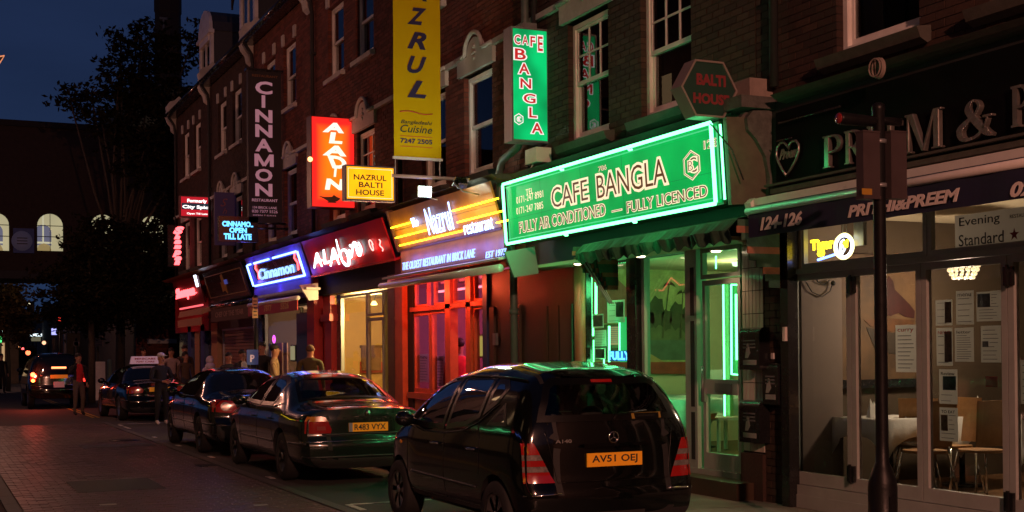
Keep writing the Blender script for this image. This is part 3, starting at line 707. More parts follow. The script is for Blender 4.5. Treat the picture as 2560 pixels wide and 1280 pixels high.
tree_at('nearer orange-lit tree with layered boughs beside the yard wall', 47, 228,
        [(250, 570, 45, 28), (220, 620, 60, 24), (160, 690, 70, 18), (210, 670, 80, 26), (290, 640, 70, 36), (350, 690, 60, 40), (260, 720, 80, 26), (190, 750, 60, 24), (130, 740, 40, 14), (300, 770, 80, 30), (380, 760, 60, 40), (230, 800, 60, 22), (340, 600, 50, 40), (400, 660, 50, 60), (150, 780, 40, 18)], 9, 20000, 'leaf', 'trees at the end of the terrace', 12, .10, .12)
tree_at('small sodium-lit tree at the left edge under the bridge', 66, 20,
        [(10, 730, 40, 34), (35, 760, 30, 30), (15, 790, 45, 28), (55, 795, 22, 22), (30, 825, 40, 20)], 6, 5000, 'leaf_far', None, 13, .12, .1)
# ================================================================ shopfronts and signs
def Yx(px, X, py=700): return onX(px, py, X).y
def Zx(px, py, X): return onX(px, py, X).z
class Fr:
    """a sign's own frame: origin bottom left as read, U to the right, V up, N outwards"""
    def __init__(s, O, U, V): s.O, s.U, s.V = Vector(O), Vector(U).normalized(), Vector(V).normalized(); s.N = s.U.cross(s.V).normalized()
    def uv(s, px, py):
        d = ray(px, py); t = (s.O-EYE).dot(s.N)/d.dot(s.N); p = EYE+d*t-s.O; return p.dot(s.U), p.dot(s.V)
    def P(s, u, v, w=0): return s.O+s.U*u+s.V*v+s.N*w
    def box(s, mb, u0, u1, v0, v1, w0, w1): mb.obox(s.O, s.U, s.V, s.N, u0, u1, v0, v1, w0, w1)
    def text(s, mb, body, pl, pr, pt, pb, **k):
        """lettering between pixel columns pl, pr; pt, pb its top and bottom at the left end"""
        u0, v1 = s.uv(pl, pt); _, v0 = s.uv(pl, pb); u1 = s.uv(pr, pb)[0]
        text(mb, body, s.P(u0, v0, k.pop('w', .002)), s.U, s.V, u1-u0, v1-v0, **k)
def facade_frame(pl, zb, zt, Xb, Xt):
    return Fr((Xb, Yx(pl, Xb, 620), zb), (0, -1, 0), (Xt-Xb, 0, zt-zb))
NEON = dict(green=((.13, 1, .33), 6), blue=((.14, .26, 1), 7), yellow=((1, .66, .012), 8.0), white=((.75, .82, 1), 4.5), red=((1, .08, .09), 5.0), sky=((.1, .5, 1), 3.2), pink=((1, .16, .22), 3.6))
for k, (c, s) in NEON.items(): M['neon_'+k] = glow('neon '+k, c, s)
M['letters_cream'] = mat('cream vinyl', (.62, .52, .38), .5); M['letters_brown'] = mat('brown vinyl', (.14, .05, .02), .4)
M['lit_cream'] = glow('lit cream edge', (1, .80, .52), 1.15); M['lit_brown'] = glow('lit brown print', (.15, .035, .006), .7)
M['sign_green'] = glow('backlit green acrylic', (.0, .42, .075), 1.0, (.0, .02, .006), var=.25, scale=1.6)
M['sign_green2'] = glow('backlit green acrylic of the projecting sign', (.0, .42, .115), 1.15, (.01, .1, .03), var=.4, scale=2.2)
M['lit_white'] = glow('lit white print', (1, .95, .88), 1.0); M['lit_red'] = glow('lit red print', (.75, .02, .02), .8)

def room(par, y0, y1, wallm, floorm='wood_brown', zf=.3, zc=3.0, X1=11.8, back=None, ceil='cream'):
    q = MB(); q.box(X1, X1+.1, y0, y1, zf, zc); q.build('room_wall', back or wallm, par)
    q = MB(); q.box(8.05, X1, y1-.12, y1-.06, zf, zc); q.build('room_wall', wallm, par)
    q = MB(); q.box(8.05, X1, y0+.02, y0+.06, zf, zc); q.build('room_wall', wallm, par)
    q = MB(); q.box(7.86, X1, y0+.02, y1-.06, zf-.1, zf); q.build('room_floor', floorm, par)
    q = MB(); q.box(7.86, X1, y0+.02, y1-.06, zc, zc+.1); q.build('room_ceiling', ceil, par)
def fascia_back(par, y0, y1, z0=2.95, z1=4.15, m='black_matt'):
    q = MB(); q.box(7.76, 8.1, y0, y1, z0, z1); q.build('fascia_beam', m, par)
def cornice(par, y0, y1, m='sill_dark', X=7.42):
    q = MB(); q.prism([(X, y0, 4.17), (7.8, y0, 4.21), (7.8, y0, 4.10), (X+.1, y0, 4.11), (X+.06, y0, 4.13), (X+.03, y0, 4.15)], (0, y1-y0, 0)); q.build('cornice', m, par)
def pane(par, X, y0, y1, z0, z1, m='glass'):
    q = MB(); q.quad((X, y1, z0), (X, y0, z0), (X, y0, z1), (X, y1, z1)); return q.build('pane', m, par)
def frame(par, name, X, y0, y1, z0, z1, w, m, dep=.06, glass='glass', bot=None):
    q = MB(); bt = bot or w
    q.box(X, X+dep, y0, y0+w, z0, z1); q.box(X, X+dep, y1-w, y1, z0, z1); q.box(X, X+dep, y0+w, y1-w, z1-w, z1); q.box(X, X+dep, y0+w, y1-w, z0, z0+bt)
    f = q.build(name, m, par)
    if glass: pane(f, X+dep*.5, y0+w*.8, y1-w*.8, z0+bt*.8, z1-w*.8, glass)
    return f
def corbel(par, yc, m='stone'):
    """scrolled console bracket at the end of a fascia"""
    q = MB(); w = .13
    prof = [(0, 3.05), (-.08, 3.0), (-.13, 3.08), (-.1, 3.2), (-.08, 3.4), (-.14, 3.62), (-.26, 3.78), (-.36, 3.86), (-.38, 3.98), (-.3, 4.06), (0, 4.08)]
    for s in (-1, 0, 1): q.prism([(7.8+x*(1 if s == 0 else .9), yc+s*w*.66-w*.28, z) for x, z in prof], (0, w*.56, 0))
    q.box(7.36, 7.8, yc-w-.04, yc+w+.04, 4.08, 4.2); q.box(7.66, 7.8, yc-w, yc+w, 2.9, 3.05)
    return q.build('corbel', m, par)

# ---------------------------------------------------------------- 1: PREEM & PRITHI
P1 = H[0]; yl = Yx(1960, 7.72, 400)
fascia_back(P1, 5.4, 10.88, 3.06); cornice(P1, 5.4, yl, 'sill_dark', 7.56)
q = MB(); q.box(7.7, 7.76, 5.4, yl+.1, 3.3, 4.02); fb = q.build('fascia', mat('black fascia paint', (.003, .003, .0035), .6, var=.1, spec=.08), P1)
q = MB(); q.box(7.62, 7.76, 5.4, yl+.2, 3.29, 3.31); q.box(7.66, 7.76, 5.4, yl+.15, 3.22, 3.27); q.build('fascia_ledge', 'sill_dark', P1)
q = MB(); q.tube([(7.66, yl, 3.9), (7.66, 9.4, 3.9)], .012, 5); q.tube([(7.64, yl, 3.72), (7.64, 10.1, 3.72)], .01, 5); q.build('fascia_bead', 'black_paint', P1)
corbel(P1, Yx(1880, 7.6, 380), mat('grey painted corbel', (.09, .085, .08), .6, var=.4, scale=14, bump=.4))
# big silver letters
SF = Fr((7.70, Yx(2064, 7.7, 420), Zx(2068, 420, 7.7)), (0, -1, 0), (0, 0, 1))
def serif_letter(ch):
    """letters on a 1-high box built from strokes; returns list of polygons"""
    T, t, sf = .17, .07, .06; R = []
    def bar(x0, x1, y0, y1): R.append([(x0, y0), (x1, y0), (x1, y1), (x0, y1)])
    def stem(x): bar(x, x+T, 0, 1); bar(x-sf, x+T+sf, 0, t*.8); bar(x-sf, x+T+sf, 1-t*.8, 1)
    def bowl(x, y0, y1, wx, n=14):
        yc, ry = (y0+y1)/2, (y1-y0)/2; prev = None
        for i in range(n+1):
            a = -PI/2+PI*i/n; o = (x+wx*math.cos(a)**1.0, yc+ry*math.sin(a)); k = (x+(wx-T*1.0)*max(0, math.cos(a)), yc+(ry-t)*math.sin(a))
            if prev: R.append([prev[1], prev[0], o, k])
            prev = (o, k)
    if ch == 'P': stem(.06); bar(.2, .36, 1-t, 1); bar(.2, .36, .44, .44+t); bowl(.34, .44, 1, .34); w = .72
    elif ch == 'R': stem(.06); bar(.2, .36, 1-t, 1); bar(.2, .36, .46, .46+t); bowl(.34, .46, 1, .33); R.append([(.30, .48), (.62, 0), (.86, 0), (.48, .48)]); bar(.6, .92, 0, t*.8); w = .9
    elif ch == 'E': stem(.06); bar(.2, .64, 1-t, 1); bar(.2, .66, 0, t); bar(.2, .5, .47, .47+t); bar(.58, .64, .8, 1); bar(.6, .66, 0, .22); bar(.46, .5, .38, .62); w = .7
    elif ch == 'M':
        bar(.06, .13, 0, 1); bar(0, .2, 0, t*.8); bar(0, .16, 1-t*.8, 1); R.append([(.06, 1), (.26, 1), (.60, .0), (.50, .0)]); R.append([(.50, 0), (.58, 0), (.92, 1), (.84, 1)]); bar(.84, .84+T, 0, 1); bar(.78, 1.08, 0, t*.8); bar(.84, 1.08, 1-t*.8, 1); w = 1.08
    elif ch == 'I': stem(.06); w = .29
    elif ch == 'T': bar(.3, .3+T, 0, 1); bar(.24, .53, 0, t*.8); bar(0, .77, 1-t, 1); bar(0, .05, .8, 1); bar(.72, .77, .8, 1); w = .77
    elif ch == 'H': stem(.06); stem(.6); bar(.2, .62, .46, .46+t); w = .83
    elif ch == '&':
        pts = [(.98, .02), (.80, .12), (.50, .48), (.30, .78), (.42, .98), (.56, .95), (.62, .80), (.50, .62), (.20, .42), (.06, .25), (.14, .05), (.36, 0), (.62, .10), (.80, .34), (.84, .52)]
        wd = [.04, .09, .10, .085, .035, .04, .045, .04, .07, .09, .07, .045, .04, .03, .025]
        fine = []
        for i in range(len(pts)-1):
            p0, p1, p2, p3 = pts[max(i-1, 0)], pts[i], pts[i+1], pts[min(i+2, len(pts)-1)]
            for k in range(4):
                u = k/4; f = lambda a, b, c, d: .5*((2*b)+(-a+c)*u+(2*a-5*b+4*c-d)*u*u+(-a+3*b-3*c+d)*u**3)
                fine.append((f(p0[0], p1[0], p2[0], p3[0]), f(p0[1], p1[1], p2[1], p3[1]), wd[i]*(1-u)+wd[i+1]*u))
        fine.append((*pts[-1], wd[-1])); prev = None
        for i, (x, y, w_) in enumerate(fine):
            nx, ny = fine[min(i+1, len(fine)-1)][0]-fine[max(i-1, 0)][0], fine[min(i+1, len(fine)-1)][1]-fine[max(i-1, 0)][1]; l = math.hypot(nx, ny) or 1
            a, b = (x-ny/l*w_, y+nx/l*w_), (x+ny/l*w_, y-nx/l*w_)
            if prev: R.append([prev[0], prev[1], b, a])
            prev = (a, b)
        bar(.72, .98, .5, .56); w = 1.0
    return R, w
M['silver'] = mat('brushed silver letter', (.36, .34, .32), .33, metal=.8, var=.2, scale=9)
LTT = thing('fascia_lettering', 'large raised silver serif letters spelling PREEM & along the black fascia', 'lettering', None, (7.7, 9, 3.4))
def place_serif(ch, pl, pr, pt, pb, dep=.05, k=0):
    u0, v1 = SF.uv(pl, pt); v0 = SF.uv(pl, pb)[1]; u1 = SF.uv(pr, pb)[0]; R, w = serif_letter(ch); q = MB(); s = (u1-u0)/w; h = v1-v0
    for i, poly in enumerate(R):
        pts = [SF.P(u0+x*s, v0+y*h, .002+.0005*(i % 9)) for x, y in poly]
        q.prism(pts, SF.N*(dep+.0003*(i % 5)))
    o = q.build('letter', 'silver', LTT)
    bv = o.modifiers.new('b', 'BEVEL'); bv.width = .006; bv.segments = 1; bv.limit_method = 'ANGLE'
    return u1
place_serif('P', 2066, 2118, 343, 424); place_serif('R', 2120, 2176, 330, 414); place_serif('E', 2177, 2220, 318, 404); place_serif('E', 2224, 2268, 306, 392)
place_serif('M', 2272, 2366, 290, 388); place_serif('&', 2404, 2494, 262, 356)
u = SF.uv(2540, 330)[0]; hh = SF.uv(2066, 343)[1]-SF.uv(2066, 424)[1]
for ch in 'PRITHI':
    R, w = serif_letter(ch); q = MB(); s = hh*1.0
    for i, poly in enumerate(R): q.prism([SF.P(u+x*s*.9, y*hh*1.05, .002+.0005*(i % 9)) for x, y in poly], SF.N*.05)
    q.build('letter', 'silver', LTT); u += (w+.16)*s*.9
# heart emblem
HT = thing('heart_emblem', 'silver heart outline with small script inside, left of the silver letters', 'emblem', None, (7.68, yl, 3.4))
q = MB(); cu = [(1972, 440), (1962, 425), (1952, 405), (1947, 388), (1949, 370), (1958, 358), (1967, 357), (1975, 366), (1978, 372), (1980, 362), (1986, 354), (1996, 352), (2003, 362), (2003, 378), (1996, 400), (1985, 420), (1972, 441)]
q.tube([SF.P(*SF.uv(*p), .03) for p in cu], .013, 8); q.build('outline', 'silver', HT)
q = MB(); SF.text(q, 'Preem', 1952, 1998, 376, 400, shear=.5, mode='tube', bevel=.05, w=.01); q.build('script', 'silver', HT)
# awning
AW = thing('awning', 'navy awning with white rails over the glass front, printed 124-126 PRITHI&PREEM', 'awning', None, (7.6, 9, 3))
yA = Yx(1880, 7.5, 500); yB = Yx(1868, 7.2, 540)
q = MB(); q.prism([(7.44, yA, 3.16), (7.76, yA, 3.2), (7.76, yA, 3.1), (7.44, yA, 3.09)], (0, 5.4-yA, 0)); q.prism([(7.40, yA-.01, 3.12), (7.46, yA-.01, 3.17), (7.5, yA-.01, 3.02), (7.44, yA-.01, 2.98)], (0, -.1, 0)); q.build('cassette', 'white_metal', AW)
q = MB(); q.tube([(7.2, yB, 3.0), (7.2, 5.4, 3.0)], .035, 10); q.build('front_rail', 'white_metal', AW)
q = MB(); q.prism([(7.2, yB-.03, 3.03), (7.6, yB-.12, 3.13), (7.6, yB-.12, 3.125), (7.2, yB-.03, 3.02)], (0, 5.45-yB, 0)); q.build('canvas', 'navy', AW)
q = MB(); n = 60; zb_ = 2.745
for i in range(n):
    y0, y1 = yB-.02-(yB-5.4)*i/n, yB-.02-(yB-5.4)*(i+1)/n; xa, xb = 7.2+.006*math.sin(i*.9), 7.2+.006*math.sin((i+1)*.9)
    q.quad((xa, y0, zb_), (xb, y1, zb_), (xb, y1, 2.985), (xa, y0, 2.985))
va = q.build('valance', 'navy', AW)
VFm = Fr((7.19, yB, 2.7), (0, -1, 0), (0, 0, 1))
M['awning_print'] = mat('white awning print', (.8, .72, .68), .7)
q = MB(); VFm.text(q, '124-126', 1901, 2006, 544, 577, bold=.035, shear=.25); VFm.text(q, 'PRITHI&PREEM', 2120, 2401, 515, 545, bold=.035, shear=.25); VFm.text(q, '020', 2526, 2620, 457, 495, bold=.035, shear=.25); q.letters('letter', 'awning_print', va)
# glass front: four folding leaves and a transom light
XG = 7.84; zt_, zb2 = Zx(1990, 687, XG), Zx(1990, 1208, XG)
ys = [Yx(v, XG, 900) for v in (1976, 2128, 2304, 2520)]; ys += [ys[3]-.86, ys[3]-1.72]
for k in range(5):
    frame(P1, 'folding_door', XG, ys[k+1]+.004, ys[k]-.004, zb2, zt_, .062, 'alu', .06, bot=.12)
q = MB(); q.box(XG-.02, XG+.1, ys[5], ys[0]+.02, zt_+.004, zt_+.055); q.box(XG-.03, XG+.12, ys[5], ys[0]+.02, zb2-.1, zb2-.006); q.box(XG-.02, XG+.1, ys[0], ys[0]+.09, zb2, 2.95); q.box(XG-.04, XG+.1, ys[5], ys[0]+.1, .12, zb2-.1)
q.build('door_frame', 'alu', P1)
tr = [Yx(2000, XG, 620), Yx(2315, XG, 600), ys[5]]
for a, b in ((tr[1], tr[0]), (tr[2], tr[1])): frame(P1, 'transom_light', XG+.01, a+.01, b-.005, zt_+.059, 3.0, .042, 'alu', .05)
q = MB()
for px, py in ((2128, 712), (2521, 690), (2128, 1185), (2523, 1255)):
    y, z = Yx(px, XG-.02, py), Zx(px, py, XG-.02); q = MB(); q.box(XG-.03, XG, y-.045, y+.05, z-.075, z+.075); q.box(XG-.045, XG-.028, y-.012, y+.012, z-.09, z+.09); q.build('hinge', 'black_paint', P1)
q = MB(); q.box(7.72, 7.84, Yx(1975, 7.75), Yx(1956, 7.75), .12, 3.0); q.build('pilaster', 'black_paint', P1)
ybk = Yx(1956, 7.8)
wall_of_bricks(P1, 'pier', FX, ybk, Yx(1905, 7.8), .12, 3.15, [], 'brick_brown', 'mortar_dark', 300, .2, .05)
BEI = mat('warm beige wall', (.075, .05, .03), .8, var=.08, scale=3); room(P1, 5.4, 10.95, BEI, back=BEI, zc=3.05, zf=.25)
# tiled pier
TP = Yx(1905, 7.78), Yx(1852, 7.78); q = MB(); q.box(7.8, 8.0, TP[0], TP[1], .12, 3.1); tp = q.build('tiled_pier', 'mortar_dark', P1)
nx_, tw = 6, (TP[1]-TP[0])/6; th = .238; q = MB(); q.box(7.792, 7.802, -tw/2+.004, tw/2-.004, 0, th-.008); tm = q.mesh('tile', 'tile_white'); z = .62
while z < 2.95:
    for i in range(nx_): o = link('tile', tm, tp); o.location = (random.uniform(-.001, .001), TP[0]+tw*(i+.5), z)
    z += th
q = MB(); q.box(7.76, 7.81, TP[0]-.005, TP[1]+.005, .12, .6); q.build('plinth', 'brick_dark', P1)
# menu boxes on the pier
def menu_box(label, pl, pr, pt, pb, X, dep, title):
    y0, y1 = Yx(pr, X, (pt+pb)/2), Yx(pl, X, (pt+pb)/2); z0, z1 = Zx(pl, pb, X), Zx(pl, pt, X)
    t = thing('wall_box', label, 'dispenser', 'black boxes on the tiled pier', (X, y0, z0)); q = MB()
    n = 6; P = [(X+dep, z0), (X, z0), (X, z1-.06)]+[(X+.06*(1-math.cos(PI/2*i/n)), z1-.06+.06*math.sin(PI/2*i/n)) for i in range(1, n+1)]+[(X+dep, z1)]
    q.prism([(x, y0, z) for x, z in P], (0, y1-y0, 0)); q.build('case', 'black_paint', t)
    q = MB(); ym = (y0+y1)/2; w_ = (y1-y0); q.box(X-.003, X, y0+.15*w_, y1-.2*w_, z0+.05, z0+.1); q.build('plate', 'paper', t)
    q = MB(); h_ = z1-z0; q.prism([(X-.003, ym+.02, z0+h_*.28), (X-.003, ym+.07, z0+h_*.28), (X-.003, ym+.05, z0+h_*.5), (X-.003, ym+.0, z0+h_*.55), (X-.003, ym-.02, z0+h_*.4)], (.002, 0, 0)); q.lathe([(.001, -.002), (.022, -.002), (.022, 0), (.001, 0)], (X, ym+.02, z0+h_*.58), 10, 'x'); q.build('pictogram', 'paper', t)
    q = MB()
    for k in range(3): q.box(X-.002, X, y0+.2*w_, y1-.2*w_, z1-.14-.035*k, z1-.125-.035*k)
    q.build('print', 'ink_grey', t); q = MB(); q.ball((X-.002, y0+.03, z0+h_*.45), .008); q.build('lock', 'chrome', t)
menu_box('upper black wall box on the white tiled pier', 1848, 1898, 820, 924, 7.66, .13, '')
menu_box('lower black wall box on the white tiled pier', 1848, 1898, 1000, 1104, 7.66, .13, '')
menu_box('smaller black wall box on the brick pier beside the tiles', 1906, 1944, 908, 1010, 7.7, .1, '')
q = MB(); y, z = Yx(1932, 7.79, 890), Zx(1932, 890, 7.79); q.box(7.78, 7.8, y-.02, y+.02, z-.03, z+.03); q.box(7.78, 7.8, y+.05, y+.08, z-.03, z+.02); y, z = Yx(1963, 7.71, 835), Zx(1963, 835, 7.71); q.box(7.69, 7.72, y-.02, y+.02, z-.07, z+.07)
o = q.build('door_bell', 'white_metal'); o['label'] = 'small pale bell push and stickers on the dark pier by the glass front'; o['category'] = 'door bell'
# Tiger neon behind the transom light
TN = thing('neon_sign', 'yellow Tiger script neon with glowing ring and blue stroke in the top light', 'neon sign', None, (8, 10, 2.7))
TF = Fr((7.96, Yx(2030, 7.96, 640), Zx(2030, 640, 7.96)), (0, -1, 0), (0, 0, 1))
q = MB(); TF.text(q, 'Tiger', 2032, 2089, 602, 634, mode='tube', bevel=.035, bold=.02, w=.02); TF.text(q, 'o', 2051, 2066, 628, 641, mode='tube', bevel=.08, w=.02); q.build('script', 'neon_yellow', TN)
q = MB(); cu, cv = TF.uv(2116, 616); rr = TF.uv(2139, 616)[0]-cu; rv = TF.uv(2116, 586)[1]-cv
ring = [TF.P(cu+rr*math.cos(2*PI*i/28), cv+rv*math.sin(2*PI*i/28), .03) for i in range(29)]; q.tube(ring, .014, 6); q.build('ring', glow('neon warm ring', (1, .85, .35), 4), TN)
q = MB(); ring = [TF.P(cu+rr*.86*math.cos(2*PI*i/28), cv+rv*.86*math.sin(2*PI*i/28), .03) for i in range(29)]; q.tube(ring, .01, 6)
q.tube([TF.P(cu-rr*.5, cv-rv*.5, .03), TF.P(cu-rr*.2, cv+rv*.1, .03), TF.P(cu+rr*.1, cv-rv*.2, .03), TF.P(cu-rr*.3, cv-rv*.7, .03)], .012, 6); q.tube([TF.P(cu-rr*.45, cv-rv*.3, .03), TF.P(cu-rr*.3, cv+rv*.4, .03), TF.P(cu, cv+rv*.55, .03)], .01, 6)
q.build('outline', 'neon_white', TN)
q = MB(); q.tube([TF.P(cu+rr*.15, cv-rv*.15, .03), TF.P(cu, cv+rv*.5, .03), TF.P(cu+rr*.2, cv+rv*.1, .03), TF.P(cu+rr*.35, cv+rv*.5, .03), TF.P(cu+rr*.3, cv-rv*.1, .03)], .012, 6); q.build('figure', 'neon_yellow', TN)
q = MB(); q.tube([TF.P(*TF.uv(2049, 650), .02), TF.P(*TF.uv(2096, 635), .02)], .012, 6); q.build('stroke', 'neon_blue', TN)
a = TF.uv(2116, 585); q = MB()
for du in (-.03, .03): q.tube([TF.P(a[0]+du, a[1], .02), TF.P(a[0]+du*.3, 3.0-TF.O.z, .02)], .003, 4)
q.box(7.99, 8.03, TF.P(TF.uv(2152, 600)[0], 0).y, TF.P(TF.uv(2128, 600)[0], 0).y, TF.O.z+.05, TF.O.z+.28); q.build('hanger', 'grey_metal', TN)
# newspaper banner and the sheets stuck inside the panes
GF = Fr((XG+.05, ys[0], zb2), (0, -1, 0), (0, 0, 1))
def sheet(label, pl, pr, pt, pb, lines=5, pic=None, picc='ink_grey', head=None, headc='ink', col='paper', w=-.012, cat='poster'):
    u0, v1 = GF.uv(pl, pt); v0 = GF.uv(pl, pb)[1]; u1 = GF.uv(pr, (pt+pb)/2)[0]
    t = thing('poster', label, cat, 'papers taped inside the glass front', GF.P((u0+u1)/2, v0, w))
    q = MB(); q.quad(GF.P(u0, v0, w), GF.P(u1, v0, w), GF.P(u1, v1, w), GF.P(u0, v1, w)); q.build('sheet', col, t); W_, H_ = u1-u0, v1-v0
    q = MB(); k0 = .84 if head else .95
    if head: text(q, head, GF.P(u0+W_*.1, v1-H_*.17, w+.0005), GF.U, GF.V, W_*.75, H_*.09, .001, bold=.01)
    if head: q.build('heading', headc, t); q = MB()
    random.seed(hash(label) % 999 if False else len(label)*7+int(pl))
    for i in range(lines):
        v = v0+H_*(.08+(k0-.16)*i/max(lines-1, 1)); a = u0+W_*.1; b = u0+W_*random.uniform(.62, .9)
        if pic and pic[1] < (v-v0)/H_ < pic[3]:
            if pic[0] > .4: b = u0+W_*(pic[0]-.04)
            elif pic[2] < .7: a = u0+W_*(pic[2]+.05)
            else: continue
        GF.box(q, a, b, v, v+H_*.018, w, w+.0008)
    if q.v: q.build('print', 'ink_grey', t)
    if pic:
        q = MB(); GF.box(q, u0+W_*pic[0], u0+W_*pic[2], v0+H_*pic[1], v0+H_*pic[3], w, w+.001); p = q.build('picture', M[picc] if isinstance(picc, str) else picc, t)
    return t
PH = [mat('photo print %d' % i, c, .5, var=.7, scale=26) for i, c in enumerate([(.08, .08, .09), (.16, .07, .04), (.22, .13, .05), (.05, .07, .10)])]
sheet('curry club notice with an orange heading, taped in the second pane', 2236, 2290, 813, 930, 9, None, head='curry', headc='red_ink')
sheet('two-picture leaflet, leftmost of the top row in the third pane', 2336, 2378, 751, 814, 4, (.55, .1, .95, .92), PH[1])
sheet('tall typed sheet, middle of the top row in the third pane', 2387, 2432, 728, 812, 5, None, head='menu', headc='ink_grey')
sheet('review page with a photograph top left, right of the top row in the third pane', 2438, 2501, 730, 804, 9, (.04, .48, .55, .93), PH[3])
sheet('clipping with a dark picture head and red caption, leftmost of the middle row', 2338, 2379, 820, 914, 4, (.5, .1, .95, .9), PH[1], head='NEWS', headc='red_ink')
sheet('bluish printed letter, middle of the middle row in the third pane', 2384, 2432, 820, 904, 11, None, head='letter')
sheet('typed page with a small dark photo, right of the middle row', 2449, 2500, 815, 906, 8, (.08, .42, .38, .58), PH[0])
sheet('article with a blue-grey photograph in the lower part of the third pane', 2345, 2391, 923, 1009, 5, (.2, .4, .92, .8), PH[3], head='Review')
sheet('tall clipping with a yellow and brown picture, lowest in the third pane', 2346, 2392, 1018, 1101, 6, (.08, .3, .45, .78), PH[2], head='TO EAT')
sheet('slim bluish sheet at the right edge of the photo', 2548, 2600, 900, 1010, 6)
sheet('slim sheet low at the right edge of the photo', 2552, 2600, 1050, 1120, 5)
sheet('small red card standing in the third pane', 2461, 2491, 941, 967, 0, None, col='red_ink', cat='card')
ES = thing('newspaper_banner', 'grey Evening Standard banner with a red star in the transom window', 'banner', None, (7.9, 8, 2.6))
ef = Fr((XG+.03, Yx(2388, XG+.03, 622), Zx(2388, 625, XG+.03)), (0, -1, 0), (0, 0, 1))
q = MB(); v_ = ef.uv(2388, 540)[1]; q.quad(ef.P(0, 0), ef.P(1.4, 0), ef.P(1.4, v_), ef.P(0, v_)); q.build('sheet', 'paper', ES)
q = MB(); ef.text(q, 'Evening', 2398, 2500, 545, 573, bold=.005, depth=.001, w=.001); ef.text(q, 'Standard', 2397, 2510, 588, 617, bold=.005, depth=.001, w=.001); ef.text(q, 'RESTAURANT', 2525, 2590, 537, 546, depth=.001, w=.001); q.build('lettering', 'ink', ES)
q = MB(); cu, cv = ef.uv(2536, 586); rr = .052; q.prism([ef.P(cu+(rr if i % 2 == 0 else rr*.4)*math.sin(PI*i/5), cv+(rr if i % 2 == 0 else rr*.4)*math.cos(PI*i/5), .001) for i in range(10)], ef.N*.001); q.build('star', mat('dark red star', (.2, .01, .01), .5), ES)
# coil of cable on the cornice
q = MB()
for k in range(5): c = onX(2211, 172, 7.55); q.tube([(7.5-.012*k+.02*math.sin(k*3), c.y+(.068+.004*math.sin(k*5))*math.cos(2*PI*i/16), c.z+(.082+.004*math.cos(k*7))*math.sin(2*PI*i/16)) for i in range(17)], .008, 5)
o = q.build('cable_coil', mat('pale cable', (.25, .2, .17), .6)); o['label'] = 'coil of pale cable lying on the cornice below the right-hand window'; o['category'] = 'cable'

# ---------------------------------------------------------------- 2: CAFE BANGLA
P2 = H[1]; fascia_back(P2, 10.92, 16.4, 2.8); cornice(P2, 10.9, 16.4, 'sill_dark', 7.5)
X2 = 7.28
CS = thing('fascia_sign', 'large green CAFE BANGLA fascia sign framed in white-green neon', 'sign', None, (7.3, 13.5, 3.1))
zb, zt = 3.14, 3.93
cf = Fr((X2, Yx(1276, X2, 540), zb+.015), (0, -1, 0), (-.05, 0, zt-zb)); U2 = cf.uv(1797, 430)[0]; V2 = (Vector((-.05, 0, zt-zb))).length
q = MB(); cf.box(q, .0, U2, 0, V2, -.02, 0); q.build('face', 'sign_green', CS)
q = MB(); cf.box(q, -.02, U2+.02, -.02, V2+.02, -.3, -.021); q.build('case', mat('dark green sign case', (.02, .06, .035), .5), CS)
q = MB()
for f_ in (.2, .42, .62): uu = U2*f_; cf.box(q, uu-.002, uu+.002, .01, V2-.01, 0, .0015)
cf.box(q, .01, U2-.01, V2*.40, V2*.404, 0, .0015); q.build('seam', glow('dark green seam', (0, .1, .02), 1), CS)
q = MB(); cf.box(q, U2+.1, U2+.16, -.04, V2+.04, -.45, -.02); cf.box(q, U2+.02, U2+.1, -.03, V2+.03, -.3, -.1); q.build('side_return', mat('beige sign return', (.10, .08, .06), .6, var=.2), CS)
q = MB(); q.tube([cf.P(U2+.075, .02, .0), cf.P(U2+.075, V2-.02, .0)], .012, 6); q.build('neon_tube', 'neon_green', CS)
cream, brown = MB(), MB()
def both(body, pl, pr, pt, pb, g=.055, **k):
    cf.text(cream, body, pl, pr, pt, pb, grow=g, w=.002, depth=.004, **k); cf.text(brown, body, pl, pr, pt, pb, grow=-.022, w=.0065, depth=.003, **k)
both('CAFE', 1378, 1474, 470, 523, bold=.015); both('BANGLA', 1491, 1672, 438, 500, bold=.015)
both('FULLY AIR CONDITIONED', 1298, 1518, 556, 584, g=.03, bold=.01); both('FULLY LICENCED', 1567, 1773, 505, 533, g=.03, bold=.01)
for s_, a_, b_, c_, d_ in (('TEL', 1315, 1334, 474, 488), ('0171-247 8981', 1291, 1360, 493, 510), ('0171-247 7885', 1291, 1360, 520, 537)): cf.text(cream, s_, a_, b_, c_, d_, bold=-.004, w=.002, depth=.003, spacing=1.08)
both('786', 1496, 1517, 417, 429, g=.02); both('128', 1760, 1795, 353, 374, g=.03)
a, b = cf.uv(1530, 529), cf.uv(1556, 522); cf.box(cream, a[0], b[0], a[1]-.012, a[1]+.012, .002, .006); cf.box(brown, a[0]+.01, b[0]-.01, a[1]-.004, a[1]+.004, .006, .009)
cu, cv = cf.uv(1730, 413); hw = cf.uv(1751, 413)[0]-cu; hv = cf.uv(1730, 374)[1]-cv
def hexr(mb, fr, cu, cv, hw, hv, rin, w, d):
    P = [(math.sin(PI/3*i), math.cos(PI/3*i)) for i in range(6)]
    for i in range(6):
        (a, b), (c, d2) = P[i], P[(i+1) % 6]; s = hw/.866
        mb.prism([fr.P(cu+a*s, cv+b*hv, w), fr.P(cu+c*s, cv+d2*hv, w), fr.P(cu+c*s*rin, cv+d2*hv*rin, w), fr.P(cu+a*s*rin, cv+b*hv*rin, w)], fr.N*d)
hexr(cream, cf, cu, cv, hw, hv, .84, .002, .004); hexr(brown, cf, cu, cv, hw*.93, hv*.93, .95, .0065, .002)
